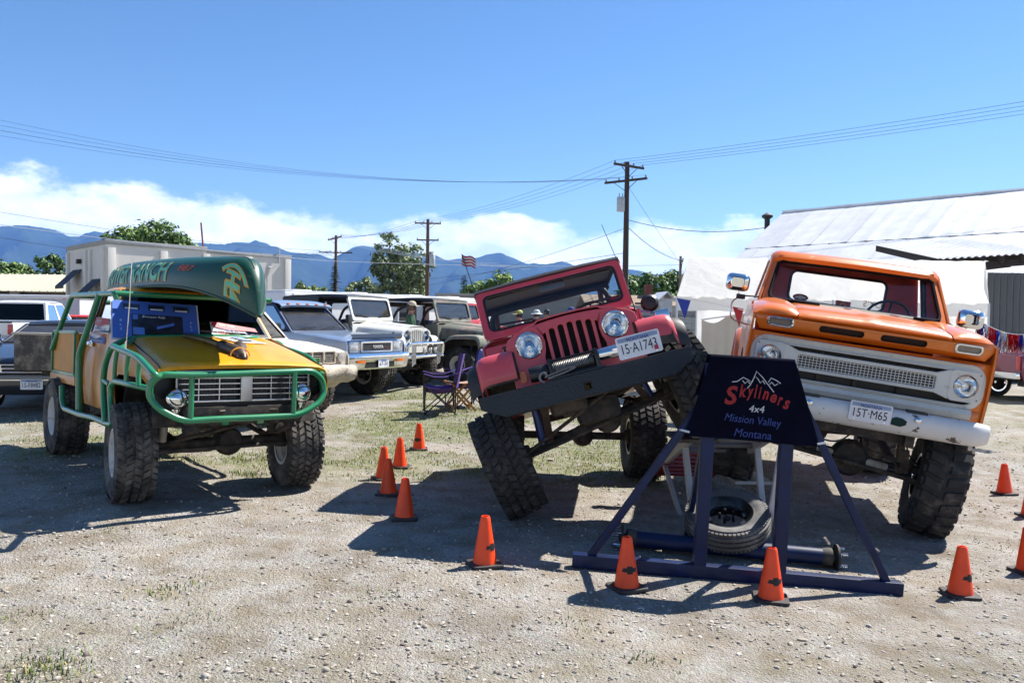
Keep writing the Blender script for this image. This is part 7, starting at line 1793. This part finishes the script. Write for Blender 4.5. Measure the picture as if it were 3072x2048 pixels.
# tinsel garland by the show car
ga_, gb_ = at(2935, 960, 13.0), at(3110, 1000, 12.4)
TGa = Thing('tinsel_garland', 'red white and blue tinsel garland strung above the magenta car', 'garland', I4, off=tuple((ga_ + gb_) / 2))
TGa.part('cord', B().tube([ga_ + (gb_ - ga_) * (i / 10) - V((0, 0, .10 * math.sin(math.pi * i / 10))) for i in range(11)], .006, 5), WHITEP())
TNM = [mat('tinsel_red', (.60, .02, .03), .2, .7), mat('tinsel_silver', (.75, .77, .80), .15, .9), mat('tinsel_blue', (.03, .06, .45), .2, .7)]
rnd = random.Random(4)
for k in range(46):
    t = k / 45; q_ = ga_ + (gb_ - ga_) * t - V((0, 0, .10 * math.sin(math.pi * t))); b = B(); ln = .34 - .08 * t
    for i in range(5):
        x_ = rnd.uniform(-.02, .02); sw = rnd.uniform(-.07, .07); b.grid([[q_ + V((x_, rnd.uniform(-.02, .02), 0)), q_ + V((x_ + .009, 0, 0))], [q_ + V((x_ + sw * .5, .03 * sw, -ln * .5)), q_ + V((x_ + sw * .5 + .011, 0, -ln * .5))], [q_ + V((x_ + sw, 0, -ln * rnd.uniform(.7, 1.1))), q_ + V((x_ + sw + .007, .02, -ln))]])
    o_ = TGa.part('tinsel_tuft', b, TNM[[0, 2, 1, 0, 0, 2, 1, 1, 0, 0][(k // 3) % 10]], smooth=0); o_['kind'] = 'stuff'
TGa.part('post', B().tube([ga_ + V((0, 0, .1)), V((ga_.x, ga_.y, gz(ga_.x, ga_.y)))], .02, 8), DARKM())
# ---- house and grey building and fence beyond the red jeep
h0 = at(1960, 960, 46)
THo = Thing('house', 'small house with tan shingle roof, brick chimney and white dormer', 'house', local_frame((h0.x, h0.y), (1, .12)))
THo.part('wall', B().box((1.2, 3, 1.2), (9, 6, 2.4)), mat('house_siding', (.45, .46, .46), .8)); THo.part('roof', B().grid([[(-3.6, -.6, 1.55), (6, -.6, 1.55)], [(-3.6, 3, 3.05), (6, 3, 3.05)], [(-3.6, 6.6, 1.55), (6, 6.6, 1.55)]], th=.12), mat('tan_shingles', (.27, .20, .14), .9, var=.2, vs=6, bump=.4, bs=20))
dm = THo.part('dormer', B().box((.65, .3, 2.0), (.62, 1.4, 1.5)), mat('dormer_white', (.62, .65, .70), .6)); THo.part('dormer_roof', B().grid([[(.12, -.55, 2.62), (.12, 1.6, 2.62)], [(.65, -.55, 3.12), (.65, 1.6, 3.12)], [(1.18, -.55, 2.62), (1.18, 1.6, 2.62)]], th=.07), mat('dormer_white', (.62, .65, .70), .6), dm)
THo.part('chimney', B().box((.55, 3.0, 3.2), (.42, .42, 1.0), bev=.02), mat('chimney_brick', (.17, .06, .045), .9, var=.25, vs=12))
g0 = at(1330, 960, 60)
TGb = Thing('warehouse', 'long low grey block warehouse in front of the trees', 'building', local_frame((g0.x, g0.y), (1, .05)))
TGb.part('wall', B().box((10, 4, 1.5), (21, 8, 3.1)), mat('grey_block', (.22, .22, .215), .9, var=.15, vs=1.5, bump=.3, bs=8)); TGb.part('roof_edge', B().box((10, 4, 3.12), (21.3, 8.3, .16)), STT)
f0, f1 = at(2010, 960, 29), at(2230, 960, 27)
TFe = Thing('board_fence', 'pale grey weathered board fence beside the tent', 'fence', I4, off=(f0.x, f0.y, gz(f0.x, f0.y)))
for k in range(7):
    z_ = gz(f0.x, f0.y) + .12 + .235 * k
    TFe.part('board', B().beam((f0.x, f0.y, z_), (f1.x, f1.y, z_), .03, .215, bev=.006), mat('weathered_board', (.38, .40, .37), .85, var=.18, vs=3, grain=(.3, .3, 6)))
for k in range(4): q_ = f0 + (f1 - f0) * (k / 3); TFe.part('post', B().beam((q_.x, q_.y + .06, gz(q_.x, q_.y) - .1), (q_.x, q_.y + .06, gz(q_.x, q_.y) + 1.8), .09, .09), mat('fence_post', (.22, .19, .16), .9))
# ---- utility poles
PW = mat('pole_wood', (.13, .075, .045), .9, var=.3, vs=4, grain=(6, 6, .4)); PWD = mat('pole_wood_dark', (.055, .040, .032), .9, var=.3, vs=4, grain=(6, 6, .4)); PGY = mat('transformer_grey', (.48, .50, .50), .45, .1); CER = mat('insulator', (.25, .22, .2), .3, coat=.5)
ATT = {}
def pole(key, label, px, ytop, h, arms, trans=None, m=None, r=.16):
    d = (h + .35 - CZ) / ((HOR + math.tan(ROLL) * (px - 1536) - ytop) / F_PX)
    top = at(px, ytop, d); g0_ = gz(top.x, top.y)
    T = Thing('utility_pole', label, 'utility pole', MX.Translation((top.x, top.y, g0_)), 'utility poles along the street')
    H = top.z - g0_; m = m or PW
    T.part('shaft', B().tube([(0, 0, -.3), (0, 0, H * .5), (0, 0, H)], [r * 1.25, r * 1.1, r * .85], 12), m)
    ATT[key] = {}
    for an, (dz, dx, dy, n_) in enumerate(arms):
        a = V((dx, dy, 0)); z = H - dz; off_ = V((-dy, dx, 0)).normalized() * -.16
        ar_ = T.part('crossarm', B().beam(V((0, 0, z)) - a + off_, V((0, 0, z)) + a + off_, .11, .13), m)
        for s_ in (-1, 1): T.part('arm_brace', B().beam(V((0, 0, z)) + a * .55 * s_ + off_ * 1.2 - V((0, 0, .05)), V((0, 0, z - .62)) + off_ * .9, .03, .03), DARKM(), ar_)
        pts = []
        for k in range(n_):
            q_ = V((0, 0, z)) + a * lin(-.94, .94, k / (n_ - 1)) + off_; T.part('insulator', B().lathe([(.02, .06), (.05, .10), (.05, .16), (.02, .22), (0, .22)], o=q_, ax=(0, 0, 1), n=8), CER, ar_)
            pts.append(T.mw @ (q_ + V((0, 0, .2))))
        ATT[key][an] = pts
    if trans:
        dx, z, w, hh = trans
        t_ = T.part('transformer', B().lathe([(0, 0), (w, .0), (w * 1.02, .03), (w * 1.02, hh - .05), (w * .9, hh), (0, hh + .02)], o=(dx, -.12, H - z), ax=(0, 0, 1), n=18), PGY)
        for k in (-.1, .1): T.part('bushing', B().tube([(dx + k, -.12, H - z + hh), (dx + k, -.12, H - z + hh + .22)], .03, 8), CER, t_)
    ATT[key]['top'] = top
    ATT[key]['H'] = H
    return T
pole('p1', 'tall dark utility pole with two crossarms and a transformer behind the red jeep', 1882, 487, 10.9, [(.25, .98, .70, 4), (1.12, 1.13, -.92, 4)], (-.36, 2.95, .24, .85), PWD, .16)
pole('p2', 'brown utility pole with level crossarms and grey transformers', 1284, 658, 10.9, [(.40, 1.25, .1, 4), (2.0, 1.05, .05, 2)], (.45, 4.4, .28, 1.1), PW, .17)
pole('p3', 'distant utility pole with a skewed upper crossarm and wide lower arm', 1008, 706, 10.9, [(.35, 1.25, -2.2, 4), (2.0, 1.9, .2, 4)], None, PW, .17)
pole('p4', 'short wooden service pole beside the tent', 2042, 768, 5.9, [(.35, .12, 0.02, 2)], None, mat('pole_pale', (.20, .15, .11), .9, var=.2), .10)
WIR = mat('wire_dark', (.06, .06, .075), .5, .3); WIB = mat('cable_bright', (.70, .70, .72), .35, .6)
def wire(a, b_, sag, r=.014, m=None, lab='thin dark overhead power line strung between the poles'):
    a, b_ = V(a), V(b_); n = 18
    return solo('power_line', B().tube([a + (b_ - a) * (i / n) - V((0, 0, sag * 4 * (i / n) * (1 - i / n))) for i in range(n + 1)], r, 4), m or WIR, lab, 'power line', 'overhead power lines')
for k, q_ in enumerate(ATT['p1'][0]):
    wire(q_, V((q_.x + 26, q_.y - 24.6, q_.z + .3)), .35, .009, lab='thin line running from the dark pole top over the barn roof')
    wire(q_, ATT['p2'][0][k], .5, .009, lab='thin line between the dark pole top and the brown pole')
for k, q_ in enumerate(ATT['p1'][1]): wire(q_, at(-40, 352 + 16 * k, 35.5), 1.1, .006 if k != 2 else .009, lab='long sagging line from the dark pole across the open sky')
for k in range(4): wire(ATT['p2'][0][k], ATT['p3'][0][3 - k] if False else ATT['p3'][0][k], .5, .014, lab='thin line between the brown pole and the distant pole'); wire(ATT['p3'][1][k], at(600 - 40 * k, 790 + 8 * k, 130), .4, .02, lab='thin line dropping from the distant pole towards the white building')
for k in range(4): wire(ATT['p3'][0][k], at(1500 + 30 * k, 790 + 6 * k, 70), .6, .018, WIB, 'bright overhead line catching the sun beyond the poles')
wire(at(-60, 666, 40), at(980, 782, 52), .15, .020, WIB, 'thick bright cable crossing the street'); wire(at(980, 782, 52), ATT['p4']['top'] - V((0, 0, .6)), .2, .020, WIB, 'thick bright cable running to the service pole')
wire(at(-60, 626, 60), ATT['p3'][1][0], .5, .018, lab='single line passing above the maple to the distant pole'); wire(at(-60, 700, 55), at(520, 770, 60), .3, .016, lab='thin line crossing the mountains to the white building wall')
P1 = ATT['p1']['top']; wire(P1 - V((0, 0, 3.75)), ATT['p4']['top'] - V((0, 0, .3)), .35, .02, lab='sagging service line from the dark pole to the short pole'); wire(P1 - V((0, 0, 1.3)), ATT['p4']['top'] - V((0, 0, .5)), .1, .01, lab='taut thin guy line from the dark pole to the short pole')
wire(P1 - V((0, 0, 3.4)), TBa.mw @ V((-1.25, .6, zr_ - .6)), .45, .022, lab='service line from the dark pole to the barn stovepipe'); wire(P1 - V((0, 0, 5.4)), at(1100, 850, 100), .3, .016, lab='low thin line leaving the dark pole towards the cottonwood'); wire(P1 - V((0, 0, 3.9)), ATT['p2']['top'] - V((0, 0, 6.3)), .4, .014, lab='lower thin line between the dark pole and brown pole')
wire(ATT['p4']['top'] - V((0, 0, .9)), at(2140, 850, 53), .1, .03, WIB, 'short bright cable by the service pole')
# thin mast on the roof of the white building
solo('roof_mast', B().tube([at(612, 772, 52), at(603, 668, 52)], .06, 6), mat('mast_red', (.20, .05, .05), .6), 'thin red mast standing behind the white building', 'mast')

# ---- trees
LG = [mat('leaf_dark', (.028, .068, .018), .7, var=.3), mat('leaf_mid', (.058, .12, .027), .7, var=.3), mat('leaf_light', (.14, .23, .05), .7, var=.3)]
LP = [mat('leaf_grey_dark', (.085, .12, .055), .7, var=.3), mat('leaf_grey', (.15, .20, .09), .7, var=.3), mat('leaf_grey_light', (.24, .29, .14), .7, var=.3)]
LC = [mat('needle_dark', (.014, .033, .018), .8, var=.3), mat('needle_mid', (.024, .052, .028), .8, var=.3)]
BRK = mat('bark', (.075, .055, .042), .95, var=.3, vs=5)
def tree(label, px, ytop, d, wpx, ybase_frac=.3, cols=LG, n=150, leaf=.16, seed=1, airy=1.0, lobes=6, name='tree', group='trees beyond the lot'):
    rnd = random.Random(seed); top = at(px, ytop, d); g0_ = gz(top.x, top.y); H = top.z - g0_; rw = wpx / 2 / F_PX * d
    T = Thing(name, label, 'tree', MX.Translation((top.x, top.y, g0_)), group)
    zc_ = H * (1 + ybase_frac) / 2; rh = H * (1 - ybase_frac) / 2
    lob = [(V((0, 0, zc_)), .80)]
    for k in range(lobes):
        a = 2 * math.pi * k / lobes + rnd.uniform(-.4, .4); f = rnd.uniform(.45, .72)
        lob.append((V((math.cos(a) * rw * f, math.sin(a) * rw * f, zc_ + rh * rnd.uniform(-.55, .62))), rnd.uniform(.34, .52)))
    tr = B().tube([(0, 0, -.2), (rnd.uniform(-.1, .1) * rw, 0, H * .25), (rnd.uniform(-.1, .1) * rw, 0, H * .6), (0, 0, H * .85)], [H * .026, H * .021, H * .013, H * .004], 8)
    for c, f in lob[1:]:
        z0 = H * rnd.uniform(.18, .42); tr.tube([(0, 0, z0), (c.x * .5, c.y * .5, (z0 + c.z) * .52), tuple(c)], [H * .012, H * .008, H * .003], 6)
    T.part('trunk', tr, BRK)
    b = B(); idx = []
    for i in range(n):
        c, f = rnd.choice(lob)
        v = V((rnd.gauss(0, 1), rnd.gauss(0, 1), rnd.gauss(0, 1))).normalized() * rnd.uniform(.55, 1.0) ** .6
        cc = c + V((v.x * rw * f, v.y * rw * f, v.z * rh * f)); cr = rw * .15 * rnd.uniform(.6, 1.35)
        if cc.z > H or cc.z < H * ybase_frac * .8: cc.z = min(max(cc.z, H * ybase_frac), H - rnd.random() * .08 * H)
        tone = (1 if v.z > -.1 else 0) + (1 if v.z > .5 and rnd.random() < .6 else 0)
        for k in range(int(30 * airy)):
            w_ = V((rnd.gauss(0, 1), rnd.gauss(0, 1), rnd.gauss(0, .8))).normalized(); p = cc + w_ * cr * rnd.uniform(.35, 1.05)
            nrm = (w_ + V((rnd.uniform(-.6, .6), rnd.uniform(-.6, .6), rnd.uniform(0, .8)))).normalized(); u = nrm.orthogonal().normalized(); q_ = nrm.cross(u); a = rnd.uniform(0, 6.28)
            u, q_ = u * math.cos(a) + q_ * math.sin(a), q_ * math.cos(a) - u * math.sin(a); s_ = leaf * rnd.uniform(.6, 1.4)
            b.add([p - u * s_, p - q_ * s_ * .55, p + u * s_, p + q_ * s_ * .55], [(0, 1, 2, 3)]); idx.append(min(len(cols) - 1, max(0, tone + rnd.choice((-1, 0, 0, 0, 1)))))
    me = b.mesh('crown', cols, 0); me.polygons.foreach_set('material_index', idx); link('crown', me, T.o)
    return T
def conifer(label, px, ytop, d, wpx, seed=1):
    rnd = random.Random(seed); top = at(px, ytop, d); g0_ = gz(top.x, top.y); H = top.z - g0_; rw = wpx / 2 / F_PX * d
    T = Thing('conifer', label, 'tree', MX.Translation((top.x, top.y, g0_)), 'conifers beyond the lot')
    T.part('trunk', B().tube([(0, 0, -.2), (0, 0, H * .5), (0, 0, H * .97)], [H * .022, H * .014, H * .003], 8), BRK)
    b = B(); idx = []; z = H * .08
    while z < H * .99:
        t = 1 - z / H; R = rw * (t ** .85) * rnd.uniform(.85, 1.1) + .03
        for k in range(int(9 + 8 * t)):
            a = rnd.uniform(0, 6.28); L_ = R * rnd.uniform(.7, 1.12); dx, dy = math.cos(a), math.sin(a)
            for j in range(7):
                f = (j + .6) / 7; p = V((dx * L_ * f, dy * L_ * f, z - .22 * L_ * f + .10 * L_ * f * f)); s_ = (.10 + .05 * H / 10) * (1.25 - f * .5); side = V((-dy, dx, -.15)); fw = V((dx, dy, -.25))
                for q_ in (-1, 1):
                    e = p + (side * q_ * .9 + fw * .7).normalized() * s_ * 2.0; b.add([p - fw * s_ * .25, p + fw * s_ * .35, e, e - fw * s_ * .3], [(0, 1, 2, 3)]); idx.append(rnd.choice((0, 0, 1)))
        z += H * .035 * (.55 + t)
    me = b.mesh('crown', LC, 0); me.polygons.foreach_set('material_index', idx); link('crown', me, T.o)
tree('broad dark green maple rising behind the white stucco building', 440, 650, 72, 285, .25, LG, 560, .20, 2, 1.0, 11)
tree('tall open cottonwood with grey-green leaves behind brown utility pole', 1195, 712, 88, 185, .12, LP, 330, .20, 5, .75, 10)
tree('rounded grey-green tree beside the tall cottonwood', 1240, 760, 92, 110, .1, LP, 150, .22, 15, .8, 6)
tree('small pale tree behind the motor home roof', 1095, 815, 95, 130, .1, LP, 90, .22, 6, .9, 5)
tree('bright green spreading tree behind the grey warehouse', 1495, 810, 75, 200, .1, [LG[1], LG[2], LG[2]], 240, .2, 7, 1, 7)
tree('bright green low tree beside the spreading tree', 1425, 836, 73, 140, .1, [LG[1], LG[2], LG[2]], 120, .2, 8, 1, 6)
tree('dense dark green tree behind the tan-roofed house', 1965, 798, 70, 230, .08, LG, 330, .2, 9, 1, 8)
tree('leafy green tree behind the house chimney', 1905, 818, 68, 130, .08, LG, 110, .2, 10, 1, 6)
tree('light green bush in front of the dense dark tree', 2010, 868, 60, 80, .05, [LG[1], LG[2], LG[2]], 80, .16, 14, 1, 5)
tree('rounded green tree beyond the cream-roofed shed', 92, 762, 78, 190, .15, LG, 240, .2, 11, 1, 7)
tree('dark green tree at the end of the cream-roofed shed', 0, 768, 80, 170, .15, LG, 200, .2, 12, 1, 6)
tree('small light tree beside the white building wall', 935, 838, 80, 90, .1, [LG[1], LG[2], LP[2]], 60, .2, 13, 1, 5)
conifer('dark blue-green spruce standing behind the distant pole', 1003, 793, 88, 135, 3)
conifer('small dark conifer beside the cream-roofed shed', 168, 788, 76, 80, 4)
conifer('narrow dark conifer by the white building corner', 194, 796, 84, 60, 5)
conifer('dark conifer between the warehouse and bright green trees', 1392, 824, 80, 95, 6)
# far wood along the foot of the hills
rnd = random.Random(21); b = B()
for i in range(900):
    px = rnd.uniform(-200, 3300); d = rnd.uniform(230, 420); p = at(px, 900, d); hh = rnd.uniform(3, 7.5); w_ = hh * rnd.uniform(.35, .6)
    M = MX.Translation((p.x, p.y, hh * .45 + .2)) @ MX.Diagonal((w_, w_, hh * .55, 1)); b.add([v * rnd.uniform(.75, 1.2) for v in ICO1[0]], ICO1[1], M)
tag(link('far_woods', b.mesh('far_woods', mat('far_wood', (.03, .06, .025), .9, var=.4, vs=.3), 0)), 'distant line of dark trees on the valley floor', 'woods', kind='stuff')
# ================================================================ AIR
hz = B().box((0, 8400, 780), (46000, 17400, 1566))
hm = bpy.data.materials.new('haze'); hm.use_nodes = True
N, L = hm.node_tree.nodes, hm.node_tree.links
for n in list(N):
    if n.type != 'OUTPUT_MATERIAL': N.remove(n)
pv = N.new('ShaderNodeVolumePrincipled')
pv.inputs['Color'].default_value = (.20, .43, 1.0, 1); pv.inputs['Density'].default_value = 3.8e-5; pv.inputs['Anisotropy'].default_value = .2
L.new(pv.outputs[0], [n for n in N if n.type == 'OUTPUT_MATERIAL'][0].inputs['Volume'])
tag(link('haze', hz.mesh('haze', hm, 0)), 'blue summer haze over the valley', 'haze', kind='stuff')
